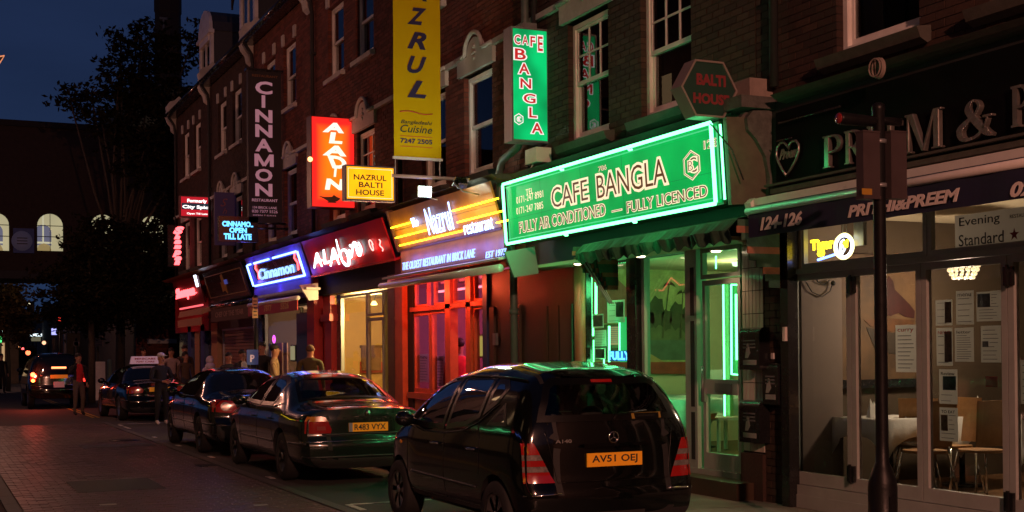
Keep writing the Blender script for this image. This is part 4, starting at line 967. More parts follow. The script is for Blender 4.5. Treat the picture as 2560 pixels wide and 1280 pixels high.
text(cream, 'C', cf.P(cu-hw*.35, cv-hv*.5, .002), cf.U, cf.V, hw*1.0, hv*1.0, .004, grow=.05, bold=.01); text(brown, 'C', cf.P(cu-hw*.35, cv-hv*.5, .007), cf.U, cf.V, hw*1.0, hv*1.0, .002, grow=-.02, bold=.01)
text(cream, 'B', cf.P(cu-hw*.38, cv-hv*.36, .008), cf.U, cf.V, hw*.6, hv*.66, .003, grow=.06); text(brown, 'B', cf.P(cu-hw*.38, cv-hv*.36, .012), cf.U, cf.V, hw*.6, hv*.66, .002, grow=-.02)
cream.letters('letter_edge', 'lit_cream', CS); brown.letters('letter', 'lit_brown', CS)
for (a, b) in (((0, V2+.01), (U2, V2+.01)), ((0, -.01), (U2, -.01)), ((-.01, 0), (-.01, V2)), ((U2, 0), (U2, V2))):
    q = MB(); n = 3 if a[1] == b[1] else 1
    for i in range(n):
        s, e_ = i/n+.002, (i+1)/n-.002; q.tube([cf.P(a[0]+(b[0]-a[0])*s, a[1]+(b[1]-a[1])*s, .06), cf.P(a[0]+(b[0]-a[0])*e_, a[1]+(b[1]-a[1])*e_, .06)], .020, 8)
        if i: q.tube([cf.P(a[0]+(b[0]-a[0])*s, a[1], .06), cf.P(a[0]+(b[0]-a[0])*s, a[1]-.03, .03), cf.P(a[0]+(b[0]-a[0])*s+.05, a[1]-.03, .03)], .014, 6)
    q.build('neon_tube', 'neon_green', CS)
q = MB()
for dv in (.05, V2-.04): q.tube([cf.P(.02, dv, .03), cf.P(U2-.03, dv, .03)], .007, 6)
for du in (.055, U2-.05, U2+.05): q.tube([cf.P(du, .03, .03), cf.P(du, V2-.03, .03)], .008, 6)
q.build('unlit_tube', glow('dim green tube', (.1, .8, .3), .8), CS)  # unlit spare tubes; the neighbours' green glow is put in as emission
for uu, vv, ww, e_ in ((.8, -.1, .4, 6), (2.4, -.1, .4, 6), (4.0, -.1, .4, 6), (1.2, V2+.12, .05, 3), (3.2, V2+.12, .05, 3), (U2+.45, V2*.5, .12, 1.6), (-.15, V2*.5, .0, 2)): light('bulb', 'POINT', tuple(cf.P(uu, vv, ww)-CS.location), e_, (.06, 1, .28), CS, .06)  # point lights added to widen the green neon spill; no real bulbs here
q = MB(); q.tube([cf.P(U2-.05, V2+.02, .05), cf.P(U2+.1, V2-.05, .1), cf.P(U2+.25, V2-.3, 0), cf.P(U2+.27, V2-.6, -.1)], .008, 5); q.build('cable', 'black_matt', CS)
# folded canopy under the sign
M['canopy'] = mat('dark green canopy canvas', (.03, .075, .045), .85, var=.35, scale=12, bump=.3, bscale=60)
M['canopy_stripe'] = mat('red grey canopy stripe', (.26, .09, .05), .85, var=.3, scale=9)
CA = thing('canopy', 'folded dark green scalloped canopy with striped ends below the green sign', 'awning', None, (7.3, 13.4, 2.7))
XC = 7.12; yL, yR = Yx(1436, XC, 640), Yx(1822, XC, 570); zT, zB = Zx(1395, 626, XC)-.02, Zx(1440, 652, XC)
q = MB(); n = 110
for i in range(n):
    f0, f1 = i/n, (i+1)/n; y0, y1 = yL+(yR-yL)*f0, yL+(yR-yL)*f1; w0, w1 = .03*math.sin(f0*60)+.015*math.sin(f0*143), .03*math.sin(f1*60)+.015*math.sin(f1*143); s0, s1 = .05*abs(math.sin(f0*PI*15)), .05*abs(math.sin(f1*PI*15))
    q.quad((XC+w0*.5+.05, y0, zB-s0), (XC+w1*.5+.05, y1, zB-s1), (XC+w1+.01, y1, zB+.09), (XC+w0+.01, y0, zB+.09)); q.quad((XC+w0+.01, y0, zB+.09), (XC+w1+.01, y1, zB+.09), (XC+.12+w1*.4, y1, zB+.2), (XC+.12+w0*.4, y0, zB+.2)); q.quad((XC+.12+w0*.4, y0, zB+.2), (XC+.12+w1*.4, y1, zB+.2), (7.72, y1, zB+.3), (7.72, y0, zB+.3))
q.build('canvas', 'canopy', CA)
for nm, ya, sgn in (('folded_end', yL, 1), ('folded_end', yR, -1)):
    for k in range(6):
        q = MB(); y = ya+sgn*.02*k; n = 10; hh_ = .52 if sgn > 0 else .66
        for i in range(n):
            z0, z1 = zB+.18-hh_*i/n, zB+.18-hh_*(i+1)/n; d0, d1 = .06+.5*(1-(i/n)**1.5)+.03*math.sin(i*1.6), .06+.5*(1-((i+1)/n)**1.5)+.03*math.sin((i+1)*1.6)
            q.mi = 1 if (i+k) % 3 == 0 else 0; q.box(7.72-d0*(.5+.08*k)-.06, 7.72-.05*k*.3, y, y+.012, z1, z0)
        q.build(nm, ['canopy', 'canopy_stripe'], CA)
q = MB()
for k in range(3): q.tube([(XC+.06+.07*k, yL+.03+.02*k, zB+.1), (7.62+.03*k, yL+.05+.02*k, zB-.5)], .012, 6)
q.build('frame_rod', 'alu', CA)
# shop window, column, door
XW = 7.86
def yv(px, py=800): return Yx(px, XW, py)
ztop = Zx(1600, 640, XW); zbs = .62
q = MB(); q.box(XW-.06, XW+.06, yv(1470), yv(1575), .32, zbs); q.box(XW-.06, XW+.06, yv(1622), yv(1470), .32, .5); q.build('stall_riser', 'wood_brown', P2)
W1 = frame(P2, 'shop_window', XW, yv(1578), yv(1462), zbs, ztop, .05, 'black_paint', .08)
q = MB(); q.box(XW-.06, XW+.1, yv(1600), yv(1577), .3, 2.95); q.build('mullion', 'black_paint', P2)
W2 = frame(P2, 'shop_window', XW, yv(1716)-.06, yv(1604), .5, Zx(1690, 618, XW), .065, 'alu', .08)
q = MB(); q.box(XW-.03, XW+.1, yv(1747), yv(1716)-.02, .3, 2.95); q.build('door_post', 'alu', P2)
for z0, z1 in ((.45, .98), (1.04, 2.0), (2.06, 2.6)): q = MB(); q.box(XW-.034, XW-.028, yv(1741), yv(1732), z0, z1); q.build('slot', 'black_matt', P2)
zd0, zd1 = Zx(1775, 1172, XW), Zx(1765, 702, XW)
D = frame(P2, 'entrance_door', XW-.01, yv(1853), yv(1758), zd0, zd1, .055, 'alu', .06, bot=.18)
za, zc_ = Zx(1775, 985, XW), Zx(1775, 948, XW); q = MB(); q.box(XW-.018, XW+.05, yv(1853)+.05, yv(1758)-.05, za, zc_); q.build('mid_rail', 'alu', D)
q = MB(); q.box(XW-.03, XW-.018, yv(1832), yv(1792), Zx(1800, 980, XW), Zx(1800, 958, XW)); q.build('letter_plate', 'grey_metal', D)
q = MB(); q.tube([(XW-.05, yv(1764), 1.1), (XW-.05, yv(1764), 1.5)], .012, 6); q.box(XW-.05, XW-.01, yv(1768), yv(1760), 1.1, 1.25); q.build('handle', 'grey_metal', D)
frame(P2, 'transom_light', XW-.01, yv(1853), yv(1754), zd1+.02, Zx(1765, 622, XW), .045, 'alu', .06)
q = MB(); q.box(XW-.04, XW+.1, yv(1853), yv(1700), .3, zd0-.005); q.build('threshold', 'alu', P2)
q = MB(); q.box(7.55, XW+.2, yv(1900), 16.4, .1, .3); q.build('step', 'wood_dark', P2)
# brown column, panelled side door, brown pier boards
q = MB(); q.tube([(7.78, Yx(1449, 7.78), .3), (7.78, Yx(1449, 7.78), 2.9)], .075, 16); q.build('column', mat('brown painted column', (.30, .13, .06), .45, var=.15, scale=4), P2)
q = MB(); q.box(XW, XW+.1, yv(1436), 16.4, .3, 2.9); q.build('side_panel', 'wood_dark', P2)
for a, b in ((1338, 1372), (1376, 1400), (1404, 1434)): q = MB(); q.box(XW-.03, XW, yv(b), yv(a), .4, 2.3); q.build('board', 'wood_dark', P2)
room(P2, 10.94, 16.4, 'cream', zf=.3, zc=2.86, back='cream')
# mural on the inner side wall (generic palm landscape)
ym_ = 16.25; MU = thing('mural', 'painted lake landscape with palms on the end wall inside the green-lit cafe', 'painting', None, (9.5, ym_, .9))
def mp_(px, py): p = onY(px, py, ym_); return (p.x, p.z)
def mur(name, pts, m, w): q = MB(); q.prism([(x, ym_-w, z) for x, z in [mp_(*p) for p in pts]], (0, .0015, 0)); q.build(name, m, MU)
mc = lambda n, c: mat('mural '+n, c, .7, var=.35, scale=5)
mur('sky', [(1440, 935), (1760, 935), (1760, 655), (1440, 655)], mc('sky', (.34, .40, .17)), .004)
mur('far_bank', [(1440, 815), (1760, 800), (1760, 850), (1440, 850)], mc('bank', (.10, .13, .06)), .007)
mur('lake', [(1440, 900), (1760, 900), (1760, 850), (1440, 850)], mc('lake', (.07, .13, .09)), .010)
mur('path', [(1600, 870), (1660, 905), (1640, 925), (1560, 925), (1560, 850)], mc('path', (.42, .28, .12)), .013)
mur('near_bank', [(1440, 935), (1760, 935), (1760, 905), (1440, 905)], mc('earth', (.30, .05, .03)), .016)
mur('hill', [(1440, 815), (1440, 735), (1490, 705), (1545, 700), (1580, 735), (1600, 800)], mc('hill', (.30, .14, .10)), .016)
for cx0, cy0, rx, ry in ((1640, 780, 20, 38), (1665, 800, 14, 26), (1690, 790, 18, 34), (1712, 800, 14, 30), (1622, 800, 14, 22)):
    mur('painted_tree', [(cx0+rx*math.cos(2*PI*i/14)*(1+.18*math.sin(i*4.3)), cy0+ry*math.sin(2*PI*i/14)*(1+.12*math.cos(i*3.1))) for i in range(14)], mc('foliage', (.045, .07, .03)), .019)
for tx, ty, bx in ((1671, 712, 1655), (1705, 732, 1700)):
    mur('painted_palm', [(tx-1, ty), (tx+1, ty), (bx+2, 845), (bx-2, 845)], mc('palm', (.06, .07, .03)), .022)
    for a in range(7):
        an = PI*a/6; mur('painted_frond', [(tx, ty), (tx+9*math.cos(an), ty-7*math.sin(an)-2), (tx+18*math.cos(an), ty-9*math.sin(an)+7), (tx+8*math.cos(an), ty-5*math.sin(an)+2)], mc('palm', (.06, .07, .03)), .025)
# green neon in the window
NW = thing('neon_tubes', 'green neon tubes framing the inside of the cafe window', 'neon light', None, (8, 14.5, 1))
q = MB(); XN = 7.98
def pn(px, py, X=XN): return tuple(onX(px, py, X))
for a, b in (((1490, 665), (1490, 785)), ((1482, 800), (1482, 840)), ((1490, 655), (1580, 651)), ((1484, 850), (1484, 905)), ((1479, 660), (1479, 960))): q.tube([pn(*a), pn(*b)], .017 if a[0] in (1490, 1482) else .008, 8)
q.tube([pn(1549, 790), pn(1549, 880)], .01, 6); q.build('tube', 'neon_green', NW)
q = MB(); q.tube([pn(1523, 815), pn(1523, 905)], .014, 6); q.tube([pn(1510, 870), pn(1510, 960)], .01, 6); q.build('tube', 'neon_green', NW)
q = MB(); c0, c1 = pn(1549, 905, XN+.02), pn(1566, 792, XN+.02); q.box(c0[0], c0[0]+.02, c1[1], c0[1], c0[2], c1[2]); q.build('green_panel', glow('green lit panel', (.04, .9, .2), .6), NW)
ND = thing('neon_tubes', 'green neon tubes glowing upright behind the cafe door', 'neon light', None, (8.4, 12, 1))
q = MB(); XD = 8.55
for a, b, r in (((1840, 735), (1842, 900), .014), ((1850, 735), (1852, 930), .014), ((1828, 712), (1850, 712), .01), ((1828, 712), (1829, 935), .012), ((1828, 935), (1856, 938), .01)): q.tube([pn(*a, XD), pn(*b, XD)], r, 8)
q.tube([pn(1808, 700, 8.9), pn(1812, 1040, 8.9)], .012, 8); q.tube([pn(1790, 640, 8.9), pn(1790, 672, 8.9)], .01, 8); q.build('tube', 'neon_green', ND)
q = MB(); c0, c1 = pn(1828, 935, XD+.06), pn(1856, 700, XD+.06); q.box(c0[0], c0[0]+.05, c1[1]-.3, c0[1], c0[2], c1[2]); q.build('panel', mat('green painted frame', (.2, .45, .2), .5), ND)
q = MB(); c0, c1 = pn(1812, 1040, 8.95), pn(1822, 700, 8.95); q.box(c0[0], c0[0]+.05, c1[1], c0[1], c0[2], c1[2]); q.build('post', mat('pale yellow post', (.5, .5, .25), .5), ND)
for pz_, e_ in ((2.5, 13), (1.6, 13), (1.0, 8)): light('bulb', 'POINT', (8.1-NW.location.x, 14.3-NW.location.y, pz_-NW.location.z), e_, (.12, 1, .3), NW, .12)  # point lights added to strengthen the window neon
for pz_, e_ in ((2.3, 9), (1.2, 6)): light('bulb', 'POINT', (8.7-ND.location.x, 11.75-ND.location.y, pz_-ND.location.z), e_, (.12, 1, .3), ND, .12)  # same kind of added fill for the tubes behind the door
CL = thing('ceiling_light', 'small warm ceiling lamp inside the green-lit cafe', 'ceiling light', None, (9.9, 14.2, 2.84)); LOCAL.add(CL.name); q = MB(); q.lathe([(.12, -.05), (.14, 0)], (0, 0, 0), 14); q.build('diffuser', glow('warm diffuser', (.7, 1, .6), 2), CL); light('bulb', 'POINT', (0, 0, -.2), 40, (.75, 1, .4), CL, .15)  # ceiling lamp added to brighten the room; no fitting is visible
FS = thing('neon_sign', 'small blue neon FULLY sign low in the cafe window', 'neon sign', None, (8, 14, 1.5))
ff = Fr((7.95, Yx(1523, 7.95, 890), Zx(1523, 903, 7.95)), (0, -1, 0), (0, 0, 1)); q = MB(); ff.text(q, 'FULLY', 1527, 1577, 880, 899, mode='tube', bevel=.05, w=.015); q.build('script', 'neon_sky', FS)
q = MB(); a = ff.uv(1522, 903); b = ff.uv(1580, 876); ff.box(q, a[0], b[0], a[1], b[1], -.02, -.005); q.build('backing', mat('blue backing', (.03, .12, .3), .4), FS)
GF = Fr((XW+.07, yv(1462), .6), (0, -1, 0), (0, 0, 1))
sheet('white menu poster with two food pictures hanging in the green cafe window', 1516, 1560, 752, 808, 4, (.5, .25, .92, .9), PH[1], head='MENU', headc='red_ink')
sheet('small photo print at the left edge of the green cafe window', 1479, 1507, 786, 820, 0, (.08, .1, .92, .9), PH[0])
sheet('second small pale leaflet below the photo print in the cafe window', 1484, 1514, 826, 866, 6)
sheet('little dark print lowest at the left of the cafe window', 1484, 1512, 870, 898, 0, (.1, .1, .9, .9), PH[0])
MB_ = thing('menu_case', 'warmly lit menu case inside the green cafe window', 'menu case', None, (8.1, 14, 1.7)); q = MB(); c0, c1 = pn(1518, 870, 8.12), pn(1563, 812, 8.12); q.box(8.12, 8.2, c1[1], c0[1], c0[2], c1[2]); q.build('case', 'wood_brown', MB_)
q = MB(); q.box(8.115, 8.12, c1[1]+.04, c0[1]-.04, c0[2]+.04, c1[2]-.02); q.build('page', glow('lit menu page', (.75, .65, .28), .5), MB_)
q = MB()
for k in range(8): q.box(8.112, 8.114, c1[1]+.07, c0[1]-.07, c0[2]+.07+k*.025, c0[2]+.08+k*.025)
q.build('print', 'ink_grey', MB_)
# soffit spots
def spot(label, px, py, X, e_=8, grp='soffit spotlights of the cafe'):
    p = onX(px, py, X); t = thing('spotlight', label, 'spotlight', grp, tuple(p)); q = MB(); q.lathe([(.02, .02), (.055, .015), (.05, .0), (.02, -.005)], tuple(p), 14); q.build('lens', glow('warm spot', (1, .78, .5), 6), t)
    q = MB(); q.lathe([(.056, .012), (.07, .012), (.07, .03), (.056, .03)], tuple(p), 14); q.build('ring', 'chrome', t)
    l = light('bulb', 'SPOT', (0, 0, -.03), e_, (1, .62, .34), t, .03, None, 120, .8); return t
spot('left spotlight above the brown column', 1445, 662, 7.6); spot('middle spotlight above the dark mullion', 1602, 643, 7.6); spot('right spotlight above the cafe door', 1790, 630, 7.6, 12)
q = MB(); q.box(7.5, XW, 10.95, 16.4, Zx(1602, 640, 7.6)+.02, Zx(1602, 640, 7.6)+.06); q.build('soffit', 'cream', P2)
spot('small spotlight inside the green cafe window', 1525, 657, 8.3, 8, None)

# vertical projecting sign
def proj_sign(pl, pr, pt, pb, Y, dep, inset=.03):
    """returns frame and sizes of a box sign square to the street at distance Y"""
    a, b = onY(pl, pb, Y), onY(pr, pt, Y); return Fr((a.x, Y, a.z), (1, 0, 0), (0, 0, 1)), b.x-a.x, b.z-a.z
def sign_box(t, fr, W_, H_, dep, face, case, e_=.025, back=None):
    q = MB(); fr.box(q, e_, W_-e_, e_, H_-e_, -.01, 0); q.build('face', face, t)
    q = MB(); fr.box(q, 0, W_, 0, e_, -dep, .015); fr.box(q, 0, W_, H_-e_, H_, -dep, .015); fr.box(q, 0, e_, e_, H_-e_, -dep, .015); fr.box(q, W_-e_, W_, e_, H_-e_, -dep, .015); q.build('case', case, t)
    q = MB(); fr.box(q, e_, W_-e_, e_, H_-e_, -dep, -dep+.01); q.build('back_face', back or face, t)
Yv = 15.75; fr, W_, H_ = proj_sign(1279, 1370, 75, 352, Yv, .24)
CV = thing('projecting_sign', 'upright green lit CAFE BANGLA box sign standing out from the wall', 'sign', None, (7.5, Yv, 4.5))
sign_box(CV, fr, W_, H_, .24, 'sign_green2', 'grey_metal')
w_, r_ = MB(), MB()
def wr(fr, body, pl, pr, pt, pb, g=.055, bold=.03, **k): fr.text(w_, body, pl, pr, pt, pb, grow=g, bold=bold, w=.002, depth=.003, **k); fr.text(r_, body, pl, pr, pt, pb, grow=-.012, bold=bold, w=.0055, depth=.002, **k)
for ch, pl, pr, pt, pb in (('C', 1285, 1301, 86, 110), ('A', 1305, 1320, 88, 111), ('F', 1325, 1338, 90, 116), ('E', 1344, 1357, 90, 128), ('B', 1286, 1315, 120, 148), ('A', 1296, 1324, 157, 184), ('N', 1300, 1328, 195, 220), ('G', 1308, 1339, 233, 257), ('L', 1322, 1342, 268, 294), ('A', 1328, 1357, 306, 333)):
    wr(fr, ch, pl, pr, pt, pb)
cu, cv = fr.uv(1297, 298); hexr(w_, fr, cu, cv, .068, .082, .82, .002, .003); text(w_, 'C', fr.P(cu-.03, cv-.035, .002), fr.U, fr.V, .06, .07, .003, grow=.05); text(r_, 'C', fr.P(cu-.03, cv-.035, .006), fr.U, fr.V, .06, .07, .002, grow=-.02)
text(w_, 'B', fr.P(cu-.02, cv-.022, .007), fr.U, fr.V, .03, .045, .002, grow=.06)
w_.letters('letter_edge', 'lit_white', CV); r_.letters('letter', 'lit_red', CV)
q = MB(); fr.box(q, W_, W_+.12, H_*.85, H_*.9, -.16, -.08); fr.box(q, W_, W_+.12, H_*.12, H_*.17, -.16, -.08); q.build('bracket', 'grey_metal', CV)
q = MB(); fr.box(q, W_*.4, W_*.75, H_+.0, H_+.09, -.2, -.06); q.build('transformer', 'grey_metal', CV)

# hexagonal BALTI HOUSE sign
Yh = 10.85; a, b, c = onY(1697, 222, Yh), onY(1845, 222, Yh), onY(1770, 152, Yh); d_ = onY(1770, 293, Yh)
HX = thing('projecting_sign', 'unlit dark green hexagonal BALTI HOUSE sign on a bracket', 'sign', None, (7.2, Yh, 4))
cxh, czh, hw, hh_ = (a.x+b.x)/2, (c.z+d_.z)/2, (b.x-a.x)/2*.96, (c.z-d_.z)/2
hp = [(-hw, 0), (-hw*.5, hh_), (hw*.5, hh_), (hw, 0), (hw*.5, -hh_), (-hw*.5, -hh_)]
q = MB(); q.prism([(cxh+x*.93, Yh-.002, czh+z*.93) for x, z in hp], (0, .01, 0)); q.build('face', mat('dark green sign face', (.008, .045, .03), .5), HX)
q = MB()
for i in range(6):
    (x0, z0), (x1, z1) = hp[i], hp[(i+1) % 6]; k = .93
    q.add([(cxh+x0, Yh-.02, czh+z0), (cxh+x1, Yh-.02, czh+z1), (cxh+x1*k, Yh-.02, czh+z1*k), (cxh+x0*k, Yh-.02, czh+z0*k), (cxh+x0, Yh+.18, czh+z0), (cxh+x1, Yh+.18, czh+z1), (cxh+x1*k, Yh+.01, czh+z1*k), (cxh+x0*k, Yh+.01, czh+z0*k)],
          [(0, 1, 2, 3), (0, 4, 5, 1), (3, 2, 6, 7)])
q.add([(cxh+x, Yh+.18, czh+z) for x, z in hp], [tuple(range(6))]); q.build('case', mat('off-white sign case', (.24, .20, .18), .5, var=.1), HX)
hf = Fr((a.x, Yh-.004, d_.z), (1, 0, 0), (0, 0, 1)); q = MB(); hf.text(q, 'BALTI', 1742, 1813, 184, 210, grow=.04, bold=.01, w=.001, depth=.002); hf.text(q, 'HOUSE', 1734, 1822, 232, 256, grow=.04, bold=.01, w=.001, depth=.002); q.letters('letter', mat('faded red letters', (.22, .03, .035), .5), HX)
q = MB(); q.tube([(cxh+hw, Yh+.1, czh), (7.8, Yh+.1, czh)], .03, 8); c0 = onX(1862, 235, 7.5); q.box(7.52, 7.8, 10.62, 10.98, czh-.12, czh+.1); q.build('bracket', mat('painted steel box', (.28, .22, .19), .5, var=.2), HX)

# ---------------------------------------------------------------- 3: NAZRUL
P3 = H[2]; fascia_back(P3, 16.4, 21.95, 2.96, m='wood_brown'); cornice(P3, 16.4, 21.9, 'sill_dark', 7.24)
XL = 7.44; NB = thing('fascia_sign', 'orange-lit timber fascia with yellow neon lines and blue-white Nazrul script', 'sign', None, (7.4, 19, 3.1))
M['board'] = mat('varnished fascia board', (.42, .19, .07), .38, var=.25, scale=3, bump=.1)
yN0 = Yx(1002, XL, 650)
nf = Fr((XL, yN0+.06, 3.44), (0, -1, 0), (-.2, 0, .64)); U3 = yN0+.06-16.5; V3 = Vector((-.2, 0, .64)).length
nl = Fr((XL, yN0, 3.04), (0, -1, 0), (0, 0, 1))
for k in range(2):
    q = MB(); nf.box(q, 0, U3, V3*k/2+.004, V3*(k+1)/2-.004, -.03, 0); q.build('board', 'board', NB)
q = MB(); nl.box(q, 0, U3, 0, .395, -.05, 0); q.build('board', 'board', NB)
q = MB(); nf.box(q, 0, U3, -.03, .0, -.05, .02); nl.box(q, 0, U3, -.02, 0, -.05, .015); nf.box(q, -.06, 0, -.03, V3+.03, -.2, .03); q.build('moulding', 'wood_brown', NB)
q = MB()
def nline(a, b): u0, v0 = nf.uv(*a); u1, v1 = nf.uv(*b); q.tube([nf.P(u0, v0, .035), nf.P(u1, (v0+v1)/2*0+v0, .035)], .011, 6)
for a, b in (((981, 569), (1033, 0)), ((1146, 0), (1264, 0))): pass
rows = [nf.uv(981, 569)[1], nf.uv(984, 596)[1], nf.uv(989, 616)[1]]
for v, segs in ((rows[0], ((980, 1033), (1146, 1264))), (rows[1], ((983, 1062), (1150, 1270))), (rows[2], ((988, 1155), (1248, 1272)))):
    for pa, pb in segs:
        ua, ub = nf.uv(pa, 560)[0], nf.uv(pb, 540)[0]; q.tube([nf.P(ua, v, .035), nf.P(ub, v, .035)], .012, 6)
q.build('neon_line', 'neon_yellow', NB)
q = MB(); nf.text(q, 'The', 1032, 1054, 546, 567, mode='tube', bevel=.05, shear=.3, w=.03); nf.text(q, 'Nazrul', 1060, 1152, 524, 590, mode='tube', bevel=.017, shear=.35, w=.03, spacing=1.12); nf.text(q, 'restaurant', 1160, 1248, 560, 588, shear=.4, w=.03, depth=.012, bold=-.008, spacing=1.08); q.build('neon_script', glow('neon blue white', (.32, .48, 1), 4.5), NB)
for k in range(7): light('bulb', 'POINT', tuple(nf.P(U3*(.06+.146*k), V3*.45, .16)-NB.location), 2.6 if k not in (2, 3) else .5, (1, .55, .03), NB, .1)  # amber fill lights added to brighten the board around the neon lines
for k in range(2): light('bulb', 'POINT', tuple(nf.P(U3*(.33+.12*k), V3*.5, .14)-NB.location), 1.6, (.2, .3, 1), NB, .1)  # blue fill lights added round the script
for k in range(7): light('bulb', 'POINT', tuple(nl.P(U3*(.08+.14*k), .2, .2)-NB.location), 2.6, (.26, .2, 1), NB, .1)  # violet-blue fill lights added over the lower board
q = MB(); nl.text(q, 'THE OLDEST RESTAURANT IN BRICK LANE', 1010, 1192, 657, 676, shear=.25, w=.02, depth=.012, bold=.0, spacing=1.05); nl.text(q, 'EST 1977', 1218, 1270, 630, 646, shear=.25, w=.02, depth=.012, bold=.0, spacing=1.05); q.build('neon_script', glow('neon blue small', (.22, .36, 1), 3.0), NB)
# rolled awning under it
AN = thing('rolled_awning', 'rolled-in pale awning with tube front under the Nazrul fascia', 'awning', None, (7.2, 19, 2.9))
ya, yb = Yx(958, 7.0, 725), Yx(1250, 7.0, 690)
q = MB(); q.prism([(6.98, ya, 2.93), (7.42, ya, 3.02), (7.42, ya, 2.98), (6.98, ya, 2.90)], (0, yb-ya, 0)); q.build('cover', 'white_metal', AN)
q = MB(); q.tube([(6.98, ya+.05, 2.79), (6.98, yb-.05, 2.79)], .055, 12); q.build('front_tube', 'white_metal', AN)
q = MB(); q.tube([(7.12, ya, 2.86), (7.12, yb, 2.86)], .05, 10); q.build('roller', 'maroon', AN)
q = MB(); q.prism([(7.0, yb-.12, 3.0), (7.44, yb-.12, 3.08), (7.5, yb-.12, 2.72), (7.14, yb-.12, 2.66)], (0, -.04, 0)); q.build('end_bracket', mat('grey bracket plate', (.22, .25, .23), .6), AN)
# red-lit timber front
XR = 7.86
def y3(px, py=850): return Yx(px, XR, py)
zt3 = Zx(1040, 735, XR); ztr = Zx(1100, 762, XR); zb3 = Zx(1100, 985, XR)
q = MB(); q.box(XR-.12, XR+.1, y3(1022), y3(1002), .12, 2.95); q.build('pilaster', 'wood_orange', P3)
q = MB(); q.box(XR-.02, XR+.06, y3(1035), y3(1020), .12, 2.95); q.build('pilaster_gap', 'black_matt', P3)
q = MB(); q.box(XR-.1, XR+.05, y3(1120), y3(1030), zb3-.1, zb3); q.build('window_sill', 'wood_orange', P3)
for pa, pb in ((1036, 1073), (1076, 1116)): q = MB(); q.box(XR, XR+.05, y3(pb), y3(pa), .2, zb3-.12); q.build('riser_panel', 'wood_orange', P3)
frame(P3, 'shop_window', XR, y3(1076), y3(1033), zb3, ztr-.08, .075, 'wood_orange', .09)
frame(P3, 'shop_window', XR, y3(1117), y3(1077), zb3, ztr-.08, .06, 'wood_orange', .09)
q = MB(); q.box(XR-.04, XR+.1, y3(1131), y3(1118), .12, 2.9); q.box(XR-.04, XR+.1, y3(1182), y3(1170), .12, 2.9); q.box(XR-.04, XR+.1, y3(1214), y3(1030), ztr-.08, ztr+.0); q.build('door_frame', 'wood_orange', P3)
frame(P3, 'shop_window', XR, y3(1212), y3(1183), .9, ztr-.08, .05, 'wood_orange', .09)
q = MB(); q.box(XR, XR+.08, y3(1212), y3(1183), .12, .9); q.build('riser_panel', 'wood_orange', P3)
for pa, pb in ((1036, 1068), (1084, 1118), (1132, 1168), (1184, 1212)): frame(P3, 'transom_light', XR+.01, y3(pb), y3(pa), ztr+.01, 2.9, .03, 'wood_orange', .07)
q = MB(); q.box(XR-.05, XR+.1, y3(1225), y3(1214), .12, 2.9); q.build('post', 'blue_paint', P3)
q = MB(); q.box(XR, XR+.1, 16.4, y3(1225), .12, 2.9); q.build('side_panel', 'wood_dark', P3)
for pa, pb in ((1228, 1240), (1258, 1282), (1286, 1304)): q = MB(); q.box(XR-.035, XR, y3(pb), y3(pa), .25, Zx(1260, 765, XR)); q.build('board', 'wood_dark', P3)
q = MB(); y, z = Yx(1240, XR-.04, 848), Zx(1240, 848, XR-.04); q.box(XR-.07, XR-.03, y-.06, y+.06, z-.09, z+.09); o = q.build('entry_phone', 'grey_metal'); o['label'] = 'pale entry phone on the brown side door left of the green downpipe'; o['category'] = 'entry phone'
room(P3, 16.44, 21.95, mat('rose plaster', (.42, .20, .24), .8, var=.08), zf=.15, zc=2.95, back=mat('rose plaster back', (.5, .22, .32), .8, var=.08))
q = MB(); q.tube([pn(1090, 730, 8.1), pn(1215, 715, 8.1)], .02, 8); o = q.build('neon_tube', 'neon_pink'); o['label'] = 'red neon tube along the top inside the red-lit shopfront'; o['category'] = 'neon light'; light('bulb', 'POINT', (9.2, 19.2, 2.6), 95, (1, .2, .5), o, .15)  # point light added in mid-room to strengthen the neon's pink fill
q = MB(); q.tube([(7.52, 21.0, 2.9), (7.52, 18.3, 2.9)], .02, 8); o = q.build('neon_tube', 'neon_red'); o['label'] = 'red neon tube tucked under the rolled awning, lighting the timber front'; o['category'] = 'neon light'
for y_ in (20.8, 19.7, 18.6): light('bulb', 'POINT', (7.45, y_, 2.72), 22, (1, .10, .03), o, .06)  # added point lights strengthen the red tube on the timber
GF = Fr((XR+.08, y3(1033), zb3), (0, -1, 0), (0, 0, 1))
sheet('long menu sheet in the first pane of the red-lit window', 1046, 1070, 885, 955, 8, head='menu'); sheet('long menu sheet in the second pane of the red-lit window', 1087, 1110, 890, 965, 8, head='menu')
MC = thing('menu_case', 'yellow-lit menu case by the doorway of the red-lit shop', 'menu case', None, (8, 17.6, 1.7)); q = MB(); c0, c1 = pn(1194, 895, 8.0), pn(1212, 835, 8.0); q.box(8.0, 8.08, c1[1], c0[1], c0[2], c1[2]); q.build('case', 'wood_brown', MC)
q = MB(); q.box(7.99, 8.0, c1[1]+.03, c0[1]-.03, c0[2]+.03, c1[2]-.03); q.build('page', glow('lit yellow page', (.8, .6, .12), .55), MC)
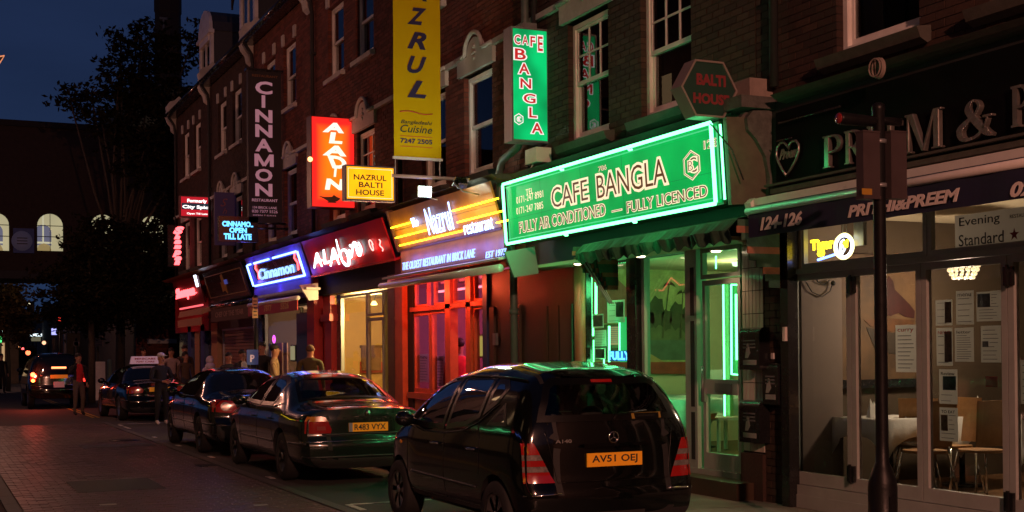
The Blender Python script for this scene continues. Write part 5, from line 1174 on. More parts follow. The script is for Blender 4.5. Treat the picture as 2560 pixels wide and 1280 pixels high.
# yellow banner and its pole
YB = 18.7; fr, W_, H_ = proj_sign(985, 1097, -300, 392, YB, .02)
BN = thing('hanging_banner', 'tall yellow NAZRUL banner with Bangladeshi Cuisine 7247 2505 printed below', 'banner', None, (7, YB, 4.7))
M['banner_yellow'] = mat('yellow banner cloth', (.60, .40, .006), .95, var=.06, scale=2, bump=.15, bscale=5, spec=.02)
q = MB(); n = 24
for i in range(n):
    z0, z1 = H_*i/n, H_*(i+1)/n; w0, w1 = .008*math.sin(i*.7), .008*math.sin((i+1)*.7); q.quad(fr.P(0, z0, w0), fr.P(W_, z0, w0*.5), fr.P(W_, z1, w1*.5), fr.P(0, z1, w1))
bc = q.build('cloth', 'banner_yellow', BN)
q = MB()
for i, ch in enumerate('LURZAN'):
    pb = 243-61*i; fr.text(q, ch, 1017, 1066, pb-43, pb, bold=.035, shear=.35, w=.012, depth=.002)
fr.text(q, '7247 2505', 1000, 1080, 345, 357, bold=.03, w=.012, depth=.002); q.letters('letter', mat('navy print', (.018, .014, .07), .6), bc)
q = MB(); fr.text(q, 'Bangladeshi', 1001, 1080, 299, 311, shear=.3, w=.012, depth=.002, bold=.01); fr.text(q, 'Cuisine', 1000, 1080, 311, 330, shear=.3, w=.012, depth=.002, bold=.01); q.build('lettering', mat('dark green print', (.02, .045, .02), .6), bc)
q = MB()
for py in (339, 365): u0, v0 = fr.uv(1000, py); u1 = fr.uv(1080, py)[0]; fr.box(q, u0, u1, v0-.004, v0+.004, .012, .014)
u0, v0 = fr.uv(999, 279); u1 = fr.uv(1081, 279)[0]; q.tube([fr.P(u0+(u1-u0)*i/16, v0+.018*math.sin(2*PI*i/16), .012) for i in range(17)], .008, 5); q.build('rule', mat('red print', (.5, .03, .02), .6), bc)
q = MB(); fr.box(q, -.02, W_+.02, -.03, .01, -.025, .025); q.build('bottom_rod', 'white_metal', BN)
zp = onY(1000, 440, YB).z; q = MB(); q.tube([(fr.O.x-.04, YB, zp), (7.8, YB, zp+.0)], .028, 10); q.build('pole', 'white_metal', BN)
q = MB(); q.tube([fr.P(.02, -.02), (fr.O.x+.02, YB, zp)], .008, 5); q.tube([fr.P(W_-.02, -.02), fr.P(W_-.03, -.14, .01), (fr.O.x+W_-.02, YB, zp)], .01, 5); q.build('cord', 'white_metal', BN)
fr, W_, H_ = proj_sign(863, 987, 418, 500, YB, .16)
NBx = thing('projecting_sign', 'small glowing yellow box sign reading NAZRUL BALTI HOUSE at the pole end', 'sign', None, (6.2, YB, 4))
M['lit_amber'] = glow('backlit amber acrylic', (1, .42, .005), 1.5, (.03, .02, .0), var=.22, scale=2.5)
sign_box(NBx, fr, W_, H_, .16, 'lit_amber', mat('violet sign case', (.10, .06, .12), .4), .022)
q = MB(); fr.text(q, 'NAZRUL', 884, 966, 435, 449, bold=.02, w=.002, depth=.002); fr.text(q, 'BALTI', 897, 956, 454, 468, bold=.02, w=.002, depth=.002); fr.text(q, 'HOUSE', 890, 960, 473, 487, bold=.02, w=.002, depth=.002); q.build('lettering', mat('brown print', (.09, .015, .02), .5), NBx)
q = MB()
for (a, b) in (((.05, .05), (W_-.05, .05)), ((.05, H_-.05), (W_-.05, H_-.05)), ((.05, .05), (.05, H_-.05)), ((W_-.05, .05), (W_-.05, H_-.05))): q.tube([fr.P(*a, .003), fr.P(*b, .003)], .003, 4)
q.build('border', 'lit_white', NBx)
# floodlights
def flood(label, px, py, X, tgt, on, e_=0, ang=150):
    p = onX(px, py, X); t = thing('floodlight', label, 'floodlight', 'floodlights on the Nazrul cornice', tuple(p)); LOCAL.add(t.name)
    d = (Vector(tgt)-p).normalized(); R = d.to_track_quat('Z', 'Y').to_matrix(); u, v = R.col[0], R.col[1]
    q = MB(); q.obox(Vector((0, 0, 0)), u, v, d, -.11, .11, -.085, .085, -.02, .0); q.obox(Vector((0, 0, 0)), u, v, d, -.07, .07, -.05, .05, -.1, -.02); q.build('housing', 'black_paint', t)
    q = MB(); q.obox(Vector((0, 0, 0)), u, v, d, -.1, .1, -.075, .075, .001, .006); q.build('lens', glow('flood lens', (.8, 1, .85), 14) if on else 'black_paint', t)
    q = MB(); q.tube([u*.12, u*.12-d*.05, -d*.14+Vector((0, 0, -.05)), -d*.12+Vector((.25, 0, -.1))], .012, 5); q.build('bracket', 'grey_metal', t)
    if on: l = light('bulb', 'SPOT', tuple(d*.03), e_, (.8, 1, .78), t, .06, None, ang, .6); l.rotation_euler = d.to_track_quat('-Z', 'Y').to_euler()
    return t
flood('lit floodlight glowing white under the yellow banner', 1062, 479, 6.7, (6.6, 14.0, 3.9), True, 45)
flood('black floodlight seen from behind, aimed at the yellow banner', 1152, 453, 7.0, (6.95, 18.75, 6.3), True, 56, 80)

# ---------------------------------------------------------------- 4: ALADIN
P4 = H[3]; fascia_back(P4, 21.95, 27.55, 2.92); cornice(P4, 22.0, 27.5, 'wood_brown', 7.3)
XA = 7.45; AS = thing('fascia_sign', 'glossy red leaning fascia with white neon ALADIN lettering', 'sign', None, (7.4, 24.5, 3.1))
y0_ = Yx(782, XA, 690); y1_ = Yx(986, XA, 660); af = Fr((XA, y0_, 3.32), (0, -1, 0), (-.24, 0, .7)); U4, V4 = y0_-y1_, .74
q = MB(); af.box(q, 0, U4, 0, V4, -.03, 0); q.build('face', mat('glossy red fascia', (.45, .006, .008), .34, var=.08, coat=.0, spec=.2), AS)
q = MB(); af.box(q, -.05, U4+.05, -.04, 0, -.3, .03); q.build('moulding', mat('red gloss moulding', (.33, .015, .02), .25, coat=.5), AS)
q = MB()
for st_ in (((103, 1070), (120, 980), (152, 1062)), ((110, 1036), (150, 1022)), ((163, 955), (172, 1042), (202, 1030)), ((208, 1058), (226, 950), (264, 1048)), ((212, 1016), (264, 992)),
            ((243, 888), (258, 950), (282, 1020), (304, 1050), (324, 1048), (322, 1000), (304, 960), (280, 958), (268, 985)), ((325, 955), (336, 1008)), ((332, 925), (338, 932)), ((344, 1003), (350, 930), (364, 912), (392, 990), (403, 950), (386, 906))):
    pp = [af.P(*af.uv(750+x/2.56, 250+y/2.56), .04) for x, y in st_]; n = len(pp); fine = []
    for i in range(n-1):
        p0, p1, p2, p3 = pp[max(i-1, 0)], pp[i], pp[i+1], pp[min(i+2, n-1)]
        if n < 6: fine += [p1, (p1+p2)/2]
        else:
            for k in range(4): u = k/4; fine.append(.5*((2*p1)+(p2-p0)*u+(2*p0-5*p1+4*p2-p3)*u*u+(3*p1-p0-3*p2+p3)*u**3))
    fine.append(pp[-1]); m_ = len(fine); q.tube(fine, [.013+.018*math.sin(PI*(i+.6)/(m_+.2)) for i in range(m_)], 6)
for k in range(4): light('bulb', 'POINT', tuple(af.P(U4*(.12+.25*k), V4*.35, .15)-AS.location), 2.6, (1, .05, .03), AS, .08)  # red fill lights added to deepen the fascia's red
q.letters('neon_stroke', glow('neon pale', (.8, .92, .95), 3), AS)
q = MB(); u0 = af.uv(800, 650)[0]; u1 = af.uv(905, 620)[0]; q.tube([af.P(u0+(u1-u0)*i/20, V4*.22+.03*math.sin(i*1.1)+.02, .03) for i in range(21)], .012, 6); q.build('neon_wave', glow('neon dim red', (1, .03, .02), 4), AS)  # glowing wave stands for the red reflection below the lettering
q = MB(); a = af.uv(932, 612)
q.tube([af.P(a[0]+.1*math.cos(i*.5)*(1-i/30), a[1]+.1*math.sin(i*.5), .03) for i in range(14)], .012, 6); a = af.uv(955, 610); q.tube([af.P(a[0]+.05*math.sin(i*1.3), a[1]-.12+.03*i, .03) for i in range(8)], .012, 6); q.build('neon_ornament', glow('neon pale red', (1, .45, .4), 2.0), AS)
# lower front
X4 = 7.86
def y4(px, py=850): return Yx(px, X4, py)
q = MB(); q.box(7.66, X4+.1, y4(808), y4(790), .12, 3.3); q.build('pilaster', 'maroon', P4)
q = MB(); q.box(X4, X4+.1, y4(826), y4(808), .12, 3.3); q.build('panel', 'maroon', P4)
q = MB(); q.box(7.74, X4+.1, y4(842), y4(826), .12, 2.35); q.box(7.68, X4, y4(845), y4(822), 2.35, 2.5); q.box(7.72, X4, y4(843), y4(824), 2.5, 2.7); q.build('carved_post', 'maroon', P4)
q = MB(); q.box(X4, X4+.08, y4(852), y4(842), .12, 2.9); q.build('post', 'black_paint', P4)
zt4 = 2.86; frame(P4, 'shop_window', X4, y4(917), y4(851), .55, zt4, .05, 'alu', .07)
q = MB(); q.box(X4, X4+.08, y4(917), y4(851), .12, .54); q.build('stall_riser', 'maroon', P4)
frame(P4, 'entrance_door', X4, y4(958), y4(918), .18, Zx(925, 795, X4), .06, 'alu', .06); frame(P4, 'transom_light', X4, y4(958), y4(918), Zx(925, 790, X4), zt4, .05, 'alu', .06)
frame(P4, 'shop_window', X4, y4(984), y4(960), .3, zt4, .04, 'alu', .07)
q = MB(); q.box(7.74, X4+.1, y4(1003), y4(985), .12, 3.1); q.build('pilaster', 'wood_brown', P4)
M['yellow_wall'] = mat('yellow plaster', (.62, .40, .13), .8, var=.05)
room(P4, 21.97, 27.55, 'yellow_wall', zf=.2, zc=2.9, back='yellow_wall')
sp = onX(935, 760, 8.3); SPt = thing('ceiling_spot', 'yellow glowing clip spotlight inside the ALADIN shop', 'spotlight', None, tuple(sp)); LOCAL.add(SPt.name)
q = MB(); q.lathe([(.03, .06), (.07, 0), (.06, -.02), (.02, -.02)], (0, 0, 0), 12); q.build('lens', glow('yellow bulb', (1, .75, .2), 5), SPt)
q = MB(); q.tube([(0, 0, .06), (.05, 0, .2), (.02, 0, .3)], .012, 5); q.build('arm', 'grey_metal', SPt); light('bulb', 'POINT', (0, 0, -.15), 260, (1, .64, .24), SPt, .1)
CB = thing('display_cabinet', 'lit display cabinet with red base inside the ALADIN window', 'cabinet', None, (9.2, 26.2, .8)); c0, c1 = onX(877, 925, 8.9), onX(908, 870, 8.9)
q = MB(); q.box(8.95, 9.3, c1.y, c0.y, c0.z+.2, c1.z); q.build('glow_panel', glow('cabinet light', (1, .55, .22), .8), CB); q = MB(); q.box(8.85, 9.35, c1.y-.05, c0.y+.05, c1.z, c1.z+.06); q.box(8.85, 9.3, c1.y-.06, c1.y-.01, c0.z, c1.z); q.build('frame', 'wood_brown', CB); q = MB(); q.box(8.85, 9.35, c1.y, c0.y, c0.z-.05, c0.z+.19); q.build('base', mat('red base', (.5, .05, .03), .5), CB)
GF = Fr((9.6, 27, .2), (0, -1, 0), (0, 0, 1))
q = MB(); c0, c1 = onX(870, 862, 9.8), onX(900, 836, 9.8)
WN = thing('wall_notice', 'pair of pale printed notices on the yellow wall inside the ALADIN shop', 'notice', None, (9.8, c0.y, c0.z))
for k in range(2): q = MB(); ww = (c0.y-c1.y)/2; q.box(9.8, 9.81, c0.y-ww*(k+.92), c0.y-ww*k, c0.z, c1.z+.05*k); q.build('sheet', 'paper', WN)
# orange lightbox
YAl = 24.45; fr, W_, H_ = proj_sign(778, 888, 296, 518, YAl, .3)
AL = thing('projecting_sign', 'tall glowing orange-red lightbox with white stacked ALADIN lettering', 'sign', None, (7.3, YAl, 4.5))
m = bpy.data.materials.new('backlit orange acrylic'); m.use_nodes = True; nt = m.node_tree; b_ = nt.nodes['Principled BSDF']; N_ = nt.nodes.new; K_ = nt.links.new
tcn = N_('ShaderNodeTexCoord'); mp2 = N_('ShaderNodeMapping'); mp2.vector_type = 'POINT'; mp2.inputs['Location'].default_value = (-.5, 0, -.5); K_(tcn.outputs['Generated'], mp2.inputs[0])
sx_ = N_('ShaderNodeSeparateXYZ'); K_(mp2.outputs[0], sx_.inputs[0])
def mth(op, a, b=None):
    n = N_('ShaderNodeMath'); n.operation = op
    if isinstance(a, float): n.inputs[0].default_value = a
    else: K_(a, n.inputs[0])
    if b is not None:
        if isinstance(b, float): n.inputs[1].default_value = b
        else: K_(b, n.inputs[1])
    return n.outputs[0]
ax, az = mth('ABSOLUTE', sx_.outputs['X']), mth('ABSOLUTE', sx_.outputs['Z']); dd = mth('MAXIMUM', mth('POWER', mth('MULTIPLY', ax, 2.0), 1.6), mth('POWER', mth('MULTIPLY', az, 2.05), 3.0))
rp = N_('ShaderNodeValToRGB'); rp.color_ramp.elements[0].position = .12; rp.color_ramp.elements[0].color = (1, .19, .004, 1); rp.color_ramp.elements[1].position = .72; rp.color_ramp.elements[1].color = (.80, .012, .012, 1)
K_(dd, rp.inputs[0]); K_(rp.outputs[0], b_.inputs['Emission Color']); b_.inputs['Emission Strength'].default_value = 1.25; b_.inputs['Base Color'].default_value = (.4, .05, .01, 1); M['lit_orange'] = m
sign_box(AL, fr, W_, H_, .3, 'lit_orange', mat('dark red sign case', (.10, .012, .01), .4), .02)
q = MB(); pts = [('A', 806, 860, 305, 330), ('L', 822, 856, 330, 358), ('A', 806, 866, 362, 388), ('D', 818, 866, 388, 420), ('I', 834, 842, 420, 442), ('N', 812, 862, 446, 474)]
for ch, pl, pr, pt, pb in pts: fr.text(q, ch, pl, pr, pt, pb, bold=.05, shear=.1 if ch != 'D' else -.3, w=.002, depth=.003)
q.letters('letter', glow('lit warm white print', (1, .9, .72), 1.3), AL)
q = MB(); u0, v0 = fr.uv(795, 498); u1 = fr.uv(858, 498)[0]; w2 = u1-u0
q.prism([fr.P(u0, v0+.07, .003), fr.P(u0+w2*.22, v0+.02, .003), fr.P(u0+w2*.4, v0-.03, .003), fr.P(u0+w2*.75, v0-.03, .003), fr.P(u0+w2*.9, v0+.03, .003), fr.P(u0+w2*.75, v0+.06, .003), fr.P(u0+w2*.62, v0+.1, .003), fr.P(u0+w2*.56, v0+.06, .003), fr.P(u0+w2*.25, v0+.05, .003)], fr.N*.002)
q.prism([fr.P(u0+w2*.42, v0-.03, .003), fr.P(u0+w2*.35, v0-.06, .003), fr.P(u0+w2*.75, v0-.06, .003), fr.P(u0+w2*.68, v0-.03, .003)], fr.N*.002); q.build('lamp_emblem', mat('brown emblem', (.16, .09, .05), .5), AL)
q = MB(); p = onY(773, 398, YAl); q.ball((p.x+.02, YAl, p.z), .05); q.build('end_bulb', glow('small warm lamp', (1, .35, .12), 5), AL)
q = MB(); fr.box(q, W_, W_+.15, H_*.8, H_*.85, -.2, -.1); fr.box(q, W_, W_+.15, H_*.15, H_*.2, -.2, -.1); q.build('bracket', 'black_paint', AL)

# ---------------------------------------------------------------- 5: CINNAMON (blue)
P5 = H[4]; fascia_back(P5, 27.55, 33.1, 2.8); cornice(P5, 27.6, 33.0, 'wood_brown', 7.3)
M['violet_board'] = mat('violet fascia', (.17, .11, .42), .6, var=.1, scale=3, spec=.1)
XB = 7.5; BS = thing('fascia_sign', 'blue neon framed fascia sign with red and blue script on a dark panel', 'sign', None, (7.5, 30, 3.1))
y0_ = Yx(636, XB, 715); y1_ = Yx(778, XB, 690); bf = Fr((XB, y0_, 3.3), (0, -1, 0), (-.24, 0, .74)); U5, V5 = y0_-y1_, .78
q = MB(); bf.box(q, 0, U5, 0, V5, -.03, 0); q.box(XB-.01, XB+.03, y1_, y0_, 2.9, 3.29); q.build('face', 'violet_board', BS)
c_ = [bf.uv(*p) for p in ((622, 662), (755, 633), (772, 697), (640, 716))]
u_l, u_r, v_b, v_t = c_[3][0]+.02, c_[2][0], c_[3][1]+.02, c_[0][1]
q = MB(); bf.box(q, u_l+.5, u_r-.12, v_b+.04, v_t-.05, .02, .05); q.build('panel', 'black_paint', BS)
q = MB()
for a, b in (((u_l, v_b), (u_l, v_t)), ((u_r, v_b), (u_r, v_t)), ((u_l+.15, v_b), (u_l+2.0, v_b)), ((u_l+2.05, v_b), (u_r, v_b)), ((u_l+.1, v_t), (u_l+.4, v_t)), ((u_l+.75, v_t), (u_l+2.2, v_t)), ((u_l+2.6, v_t), (u_r-.1, v_t))): q.tube([bf.P(*a, .06), bf.P(*b, .06)], .024, 8)
q.build('neon_tube', 'neon_blue', BS)
for uu, vv in ((.3, .1), (U5-.3, .1), (U5*.5, V5+.05), (U5*.5, -.1), (U5*.15, V5), (U5*.85, V5)): light('bulb', 'POINT', tuple(bf.P(uu, vv, .22)-BS.location), 2.6, (.14, .1, 1), BS, .08)  # blue-violet fill lights added to wash the board
q = MB(); text(q, 'Cinnamon', bf.P(u_l+.9, v_b+.12, .06), bf.U, bf.V, u_r-u_l-1.5, .24, mode='tube', bevel=.035, shear=.3); q.build('neon_script', glow('neon blue dim', (.25, .45, 1), 2.2), BS)
q = MB()
for uu in (u_l+.75, u_r-.35): q.tube([bf.P(uu, v_b+.15, .06), bf.P(uu+.12, v_b+.3, .06), bf.P(uu-.02, v_b+.42, .06), bf.P(uu+.1, v_b+.5, .06)], .022, 6)
q.build('neon_ornament', 'neon_red', BS)
AC = thing('rolled_awning', 'rolled awning with orange valance lettering below the blue neon sign', 'awning', None, (7.2, 30, 2.8))
ya, yb = Yx(622, 7.1, 770), Yx(745, 7.1, 755); q = MB(); q.tube([(7.1, ya, 2.84), (7.1, yb, 2.84)], .05, 10); q.build('front_rail', 'white_metal', AC); q = MB(); q.box(7.2, 7.5, yb-.3, ya, 3.0, 3.05); q.build('cover', 'white_metal', AC)
q = MB(); q.box(7.08, 7.1, yb, ya, 2.58, 2.8); q.build('valance', 'maroon', AC)
vf = Fr((7.08, ya, 2.6), (0, -1, 0), (0, 0, 1)); q = MB(); text(q, '020', vf.P(.2, .04, .002), vf.U, vf.V, .45, .14, bold=.03); text(q, '7377', vf.P(1.6, .04, .002), vf.U, vf.V, .7, .14, bold=.03); text(q, '5526', vf.P(3.1, .04, .002), vf.U, vf.V, .7, .14, bold=.03); q.build('lettering', mat('orange valance print', (.6, .32, .16), .6), AC)
q = MB(); q.prism([(7.1, yb-.05, 3.1), (7.5, yb-.05, 3.15), (7.5, yb-.05, 2.8), (7.3, yb-.05, 2.78)], (0, -.08, 0)); q.build('end_bracket', 'white_metal', AC)
X5 = 7.9
def y5(px, py=850): return Yx(px, X5, py)
M['net'] = mat('beige blind', (.24, .17, .12), .8, var=.1)
frame(P5, 'shop_window', X5, y5(752), y5(662), .5, 2.75, .05, 'alu', .07); q = MB(); q.box(X5, X5+.1, y5(752), y5(662), .12, .5); q.build('stall_riser', 'maroon', P5)
q = MB(); q.box(X5-.1, X5+.1, 27.7, y5(752), .12, 2.6); q.build('side_panel', 'blue_paint', P5); q = MB(); q.box(X5-.05, X5+.1, y5(660), 33.1, .12, 2.6); q.build('side_panel', 'black_paint', P5)
room(P5, 27.6, 33.1, mat('mid beige', (.35, .25, .18), .8), zf=.2, zc=2.8)
for pa, pb in ((664, 676), (690, 704), (708, 716)):
    q = MB(); ya_, yb_ = Yx(pb, 8.2), Yx(pa, 8.2); n = 8
    for i in range(n): q.quad((8.2+.04*(i % 2), ya_+(yb_-ya_)*i/n, .4), (8.2+.04*((i+1) % 2), ya_+(yb_-ya_)*(i+1)/n, .4), (8.2+.04*((i+1) % 2), ya_+(yb_-ya_)*(i+1)/n, 1.95), (8.2+.04*(i % 2), ya_+(yb_-ya_)*i/n, 1.95))
    q.build('curtain', mat('pink curtain', (.6, .36, .28), .8), P5)
p = onX(685, 848, 7.98); NO = thing('neon_sign', 'tiny red and violet OPEN sign in the window under the blue neon', 'neon sign', None, tuple(p)); q = MB(); q.tube([(p.x, p.y+.11*math.cos(2*PI*i/16), p.z+.09*math.sin(2*PI*i/16)) for i in range(17)], .014, 6); q.build('ring', glow('neon violet', (.8, .1, .9), 3), NO)
q = MB(); text(q, 'OPEN', (p.x, p.y+.08, p.z-.03), UF, VF, .16, .06, mode='tube', bevel=.08); q.build('script', 'neon_red', NO)
for lbl, px, py0, py1 in (('pale lit menu panel in the window right of the tiny OPEN sign', 731, 865, 900),):
    c0, c1 = onX(px-5, py1, 7.86), onX(px+5, py0, 7.86); MC = thing('menu_case', lbl, 'menu case', None, tuple(c0)); q = MB(); q.box(7.86, 7.9, c1.y, c0.y, c0.z, c1.z); q.build('page', glow('dim menu', (.5, .45, .25), .5), MC); q = MB(); q.box(7.87, 7.93, c1.y-.03, c0.y+.03, c0.z-.03, c1.z+.03); q.build('case', 'black_paint', MC)
# CINNAMON banner and LED board
YC = 29.75; fr, W_, H_ = proj_sign(622, 703, 182, 556, YC, .2)
CN = thing('hanging_banner', 'tall black CINNAMON banner with pinkish letters stacked downwards', 'banner', None, (7.3, YC, 4.7))
q = MB(); fr.box(q, 0, W_, 0, H_, -.16, 0); q.build('panel', mat('black banner', (.012, .009, .012), .6), CN)
q = MB(); tops = [202, 238, 273, 310, 346, 384, 421, 458]
for ch, pt in zip('CINNAMON', tops):
    if ch == 'I': fr.text(q, 'I', 654, 663, pt, pt+31, bold=.04, w=.002)
    elif ch == 'M':
        (u0, v1), v0, u1 = fr.uv(636, pt), fr.uv(636, pt+31)[1], fr.uv(684, pt)[0]; W2, H2, s_ = u1-u0, v1-v0, (u1-u0)*.2
        for a, b, k_ in ((0, s_, 0), (W2-s_, W2, 0)): fr.box(q, a+u0, b+u0, v0, v1, .002, .006)
        for sg in (0, 1):
            P = [(0, H2), (s_*1.1, H2), (W2/2+s_*.35, H2*.12), (W2/2-s_*.35, 0)]; P = [(x if sg == 0 else W2-x, y) for x, y in P]; q.prism([fr.P(u0+x, v0+y, .003+.001*sg) for x, y in P], fr.N*.004)
    else: fr.text(q, ch, 638, 681, pt, pt+32, bold=.035, w=.002)
fr.text(q, 'RESTAURANT', 630, 694, 496, 503, bold=.01, w=.002); fr.text(q, '134 BRICK LANE', 632, 692, 515, 521, w=.002); fr.text(q, '020 7377 5526', 630, 694, 524, 531, w=.002); fr.text(q, 'OPEN 7 DAYS', 632, 690, 536, 539, w=.002)
q.letters('letter', mat('pink print', (.55, .30, .36), .6, emit=(.5, .25, .32), es=.42), CN)  # brightness of the letters put in as emission
q = MB(); fr.box(q, -.04, W_+.04, H_, H_+.05, -.18, .03); q.tube([fr.P(-.1, -.12, -.05), fr.P(W_+.15, -.12, -.05)], .03, 6); q.build('top_bar', 'black_paint', CN)
q = MB(); fr.text(q, 'RESTAURANT', 630, 694, 185, 191, w=.004, bold=.02); q.build('lettering', mat('dull orange print', (.2, .09, .03), .6), CN)
fr, W_, H_ = proj_sign(553, 640, 546, 600, YC, .15)
LD = thing('led_board', 'blue LED board reading CINNAMON OPEN TILL LATE under the black banner', 'sign', None, (6.7, YC, 4.3))
q = MB(); fr.box(q, -.05, W_+.05, -.03, H_+.03, -.15, 0); q.build('case', 'black_paint', LD)
q = MB(); fr.text(q, 'CINNAMO..', 556, 632, 553, 565, mode='tube', bevel=.05, w=.004); fr.text(q, 'OPEN', 574, 616, 569, 581, mode='tube', bevel=.05, w=.004); fr.text(q, 'TILL LATE', 560, 628, 584, 597, mode='tube', bevel=.05, w=.004); q.build('lettering', glow('led blue', (.12, .5, 1), 2.6), LD)
q = MB(); q.tube([fr.P(W_, H_*.8, -.05), (7.8, YC, fr.O.z+H_*.8)], .03, 6); q.build('arm', 'black_paint', LD)

# ---------------------------------------------------------------- 6: shop with the shutter down
P6 = H[5]; fascia_back(P6, 33.1, 38.7, 2.4); cornice(P6, 33.2, 38.6, 'wood_brown', 7.3)
XS_ = 7.5; y0_, y1_ = Yx(528, XS_, 740), Yx(625, XS_, 715); sf_ = Fr((XS_, y0_, 3.15), (0, -1, 0), (-.26, 0, .85)); U6, V6 = y0_-y1_, .89
SS = thing('fascia_sign', 'unlit dark leaning fascia board with thin gold border and emblem', 'sign', None, (7.5, 36, 3.1))
q = MB(); sf_.box(q, 0, U6, 0, V6, -.04, 0); q.build('face', mat('dark brown gloss', (.035, .015, .012), .25, coat=.6), SS)
q = MB(); e_ = .14
for a, b in (((e_, e_), (U6-e_, e_)), ((e_, V6-e_), (U6-e_, V6-e_)), ((e_, e_), (e_, V6-e_)), ((U6-e_, e_), (U6-e_, V6-e_))): q.tube([sf_.P(*a, .003), sf_.P(*b, .003)], .012, 4)
q.build('gold_border', mat('gold line', (.3, .18, .06), .4), SS)
q = MB(); c = U6*.5; q.prism([sf_.P(c+x*.5, V6*.5+z*.35, .004) for x, z in ((-.9, -.6), (-.8, .2), (-.5, .1), (-.45, .7), (0, .8), (.1, .2), (.6, .1), (.3, -.3), (.2, -.8), (-.3, -.5))], sf_.N*.006); text(q, 'Tea', sf_.P(U6-.9, .2, .004), sf_.U, sf_.V, .4, .14, shear=.3) if False else None; q.build('emblem', mat('gold emblem', (.36, .22, .04), .4), SS)
q = MB(); sf_.box(q, c+.05, c+.4, V6*.48, V6*.62, .008, .012); q.build('blue_patch', mat('blue enamel', (.08, .12, .5), .3, emit=(.1, .15, .7), es=.3), SS)  # blue light on the emblem put in as a glowing patch
VA = thing('rolled_awning', 'dark rolled awning with faint CHEF OF THE YEAR valance over the shutter', 'awning', None, (7.2, 36, 2.7)); ya, yb = Yx(530, 7.15, 780), Yx(626, 7.15, 760)
q = MB(); q.tube([(7.15, ya, 2.95), (7.15, yb, 2.95)], .07, 10); q.build('roller', 'black_paint', VA); q = MB(); q.box(7.12, 7.15, yb, ya, 2.55, 2.9); q.build('valance', mat('brown valance', (.07, .03, .02), .7), VA)
vf = Fr((7.12, ya, 2.62), (0, -1, 0), (0, 0, 1)); q = MB(); text(q, 'CHEF OF THE YEAR', vf.P(.6, .04, .002), vf.U, vf.V, ya-yb-1.2, .14, bold=.02); q.build('lettering', mat('faint print', (.28, .16, .13), .6), VA)
X6 = 7.88; y6 = lambda px: Yx(px, X6, 860)
SH = MB(); zz = .15; nsl = 0; ya, yb = y6(562), y6(641); 
shf = MB(); shf.box(X6-.05, X6+.1, ya, ya+.06, .12, 2.5); shf.box(X6-.05, X6+.1, yb-.06, yb, .12, 2.5); shf.box(X6-.08, X6+.15, yb, ya, 2.35, 2.55); so = shf.build('shutter', 'grey_metal', P6)
sl = MB(); sl.prism([(-.01, 0, .005), (.0, 0, .085), (.012, 0, .085), (.012, 0, .0)], (0, ya-yb, 0)); slm = sl.mesh('slat', mat('shutter slat', (.25, .13, .07), .45, metal=.3, var=.2, scale=3))
while zz < 2.34: o = link('slat', slm, so); o.location = (X6, yb, zz); zz += .092
q = MB(); q.box(7.74, X6+.1, y6(555), y6(540), .12, 2.6); q.build('pilaster', mat('ochre pilaster', (.42, .23, .11), .6, var=.1), P6)
q = MB(); q.box(X6, X6+.1, y6(540), 38.7, .12, 2.5); q.build('side_panel', 'blue_paint', P6); q = MB(); q.box(X6, X6+.1, 33.1, y6(641), .12, 2.5); q.build('side_panel', 'black_paint', P6)
CL = thing('ceiling_light', 'ceiling lamp inside the blue-signed shop', 'ceiling light', None, (9.2, 30.5, 2.75)); LOCAL.add(CL.name); q = MB(); q.lathe([(.12, -.05), (.14, 0)], (0, 0, 0), 14); q.build('diffuser', glow('warm diffuser b', (1, .6, .4), 2), CL); light('bulb', 'POINT', (0, 0, -.2), 75, (1, .6, .36), CL, .15)  # added lamp lifts the dim interior; its fitting is unseen
room(P6, 33.15, 38.7, 'room_dark', zf=.15, zc=2.6)
YSh = 35.0; fr, W_, H_ = proj_sign(538, 590, 482, 612, YSh, .2)
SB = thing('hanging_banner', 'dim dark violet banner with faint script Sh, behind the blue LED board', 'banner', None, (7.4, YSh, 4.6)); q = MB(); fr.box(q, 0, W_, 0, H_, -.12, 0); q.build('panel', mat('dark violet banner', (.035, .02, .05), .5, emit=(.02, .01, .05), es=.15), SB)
q = MB(); fr.text(q, 'S', 551, 569, 496, 516, shear=.4, w=.002); fr.text(q, 'h', 556, 568, 520, 534, shear=.4, w=.002); fr.text(q, 'a', 556, 568, 541, 552, shear=.4, w=.002); q.build('lettering', mat('dull red script', (.25, .07, .07), .6), SB)
# ---------------------------------------------------------------- 7: last shop with red neon
P7 = H[6]; fascia_back(P7, 38.7, 44.3, 2.4, m='maroon'); cornice(P7, 38.8, 44.2, 'wood_brown', 7.3)
XQ = 7.5; y0_, y1_ = Yx(447, XQ, 735), Yx(512, XQ, 715); rf = Fr((XQ, y0_, 3.2), (0, -1, 0), (-.2, 0, .8)); U7 = y0_-y1_
M['dark_maroon'] = mat('dark maroon board', (.07, .006, .008), .6, spec=.15)
RS = thing('fascia_sign', 'red neon script fascia on the last shop before the yard wall', 'sign', None, (7.5, 41, 3.1)); q = MB(); rf.box(q, 0, U7, 0, .82, -.04, 0); q.build('face', 'dark_maroon', RS)
q = MB(); text(q, 'Shampan', rf.P(.5, .22, .05), rf.U, rf.V, U7-1.2, .36, mode='tube', bevel=.06, shear=.4); q.tube([rf.P(.2, .3, .05), rf.P(U7-.6, .34, .05)], .02, 6); q.build('neon_script', 'neon_red', RS)
q = MB(); q.tube([rf.P(.6, -.05, .08), rf.P(U7, -.05, .08)], .028, 6); q.build('neon_line', glow('neon red line', (1, .12, .14), 1.6), RS)
q = MB(); q.tube([rf.P(U7-.15, .5, .06), rf.P(U7-.15, .85, .06)], .04, 6); q.build('white_tube', 'neon_white', RS)
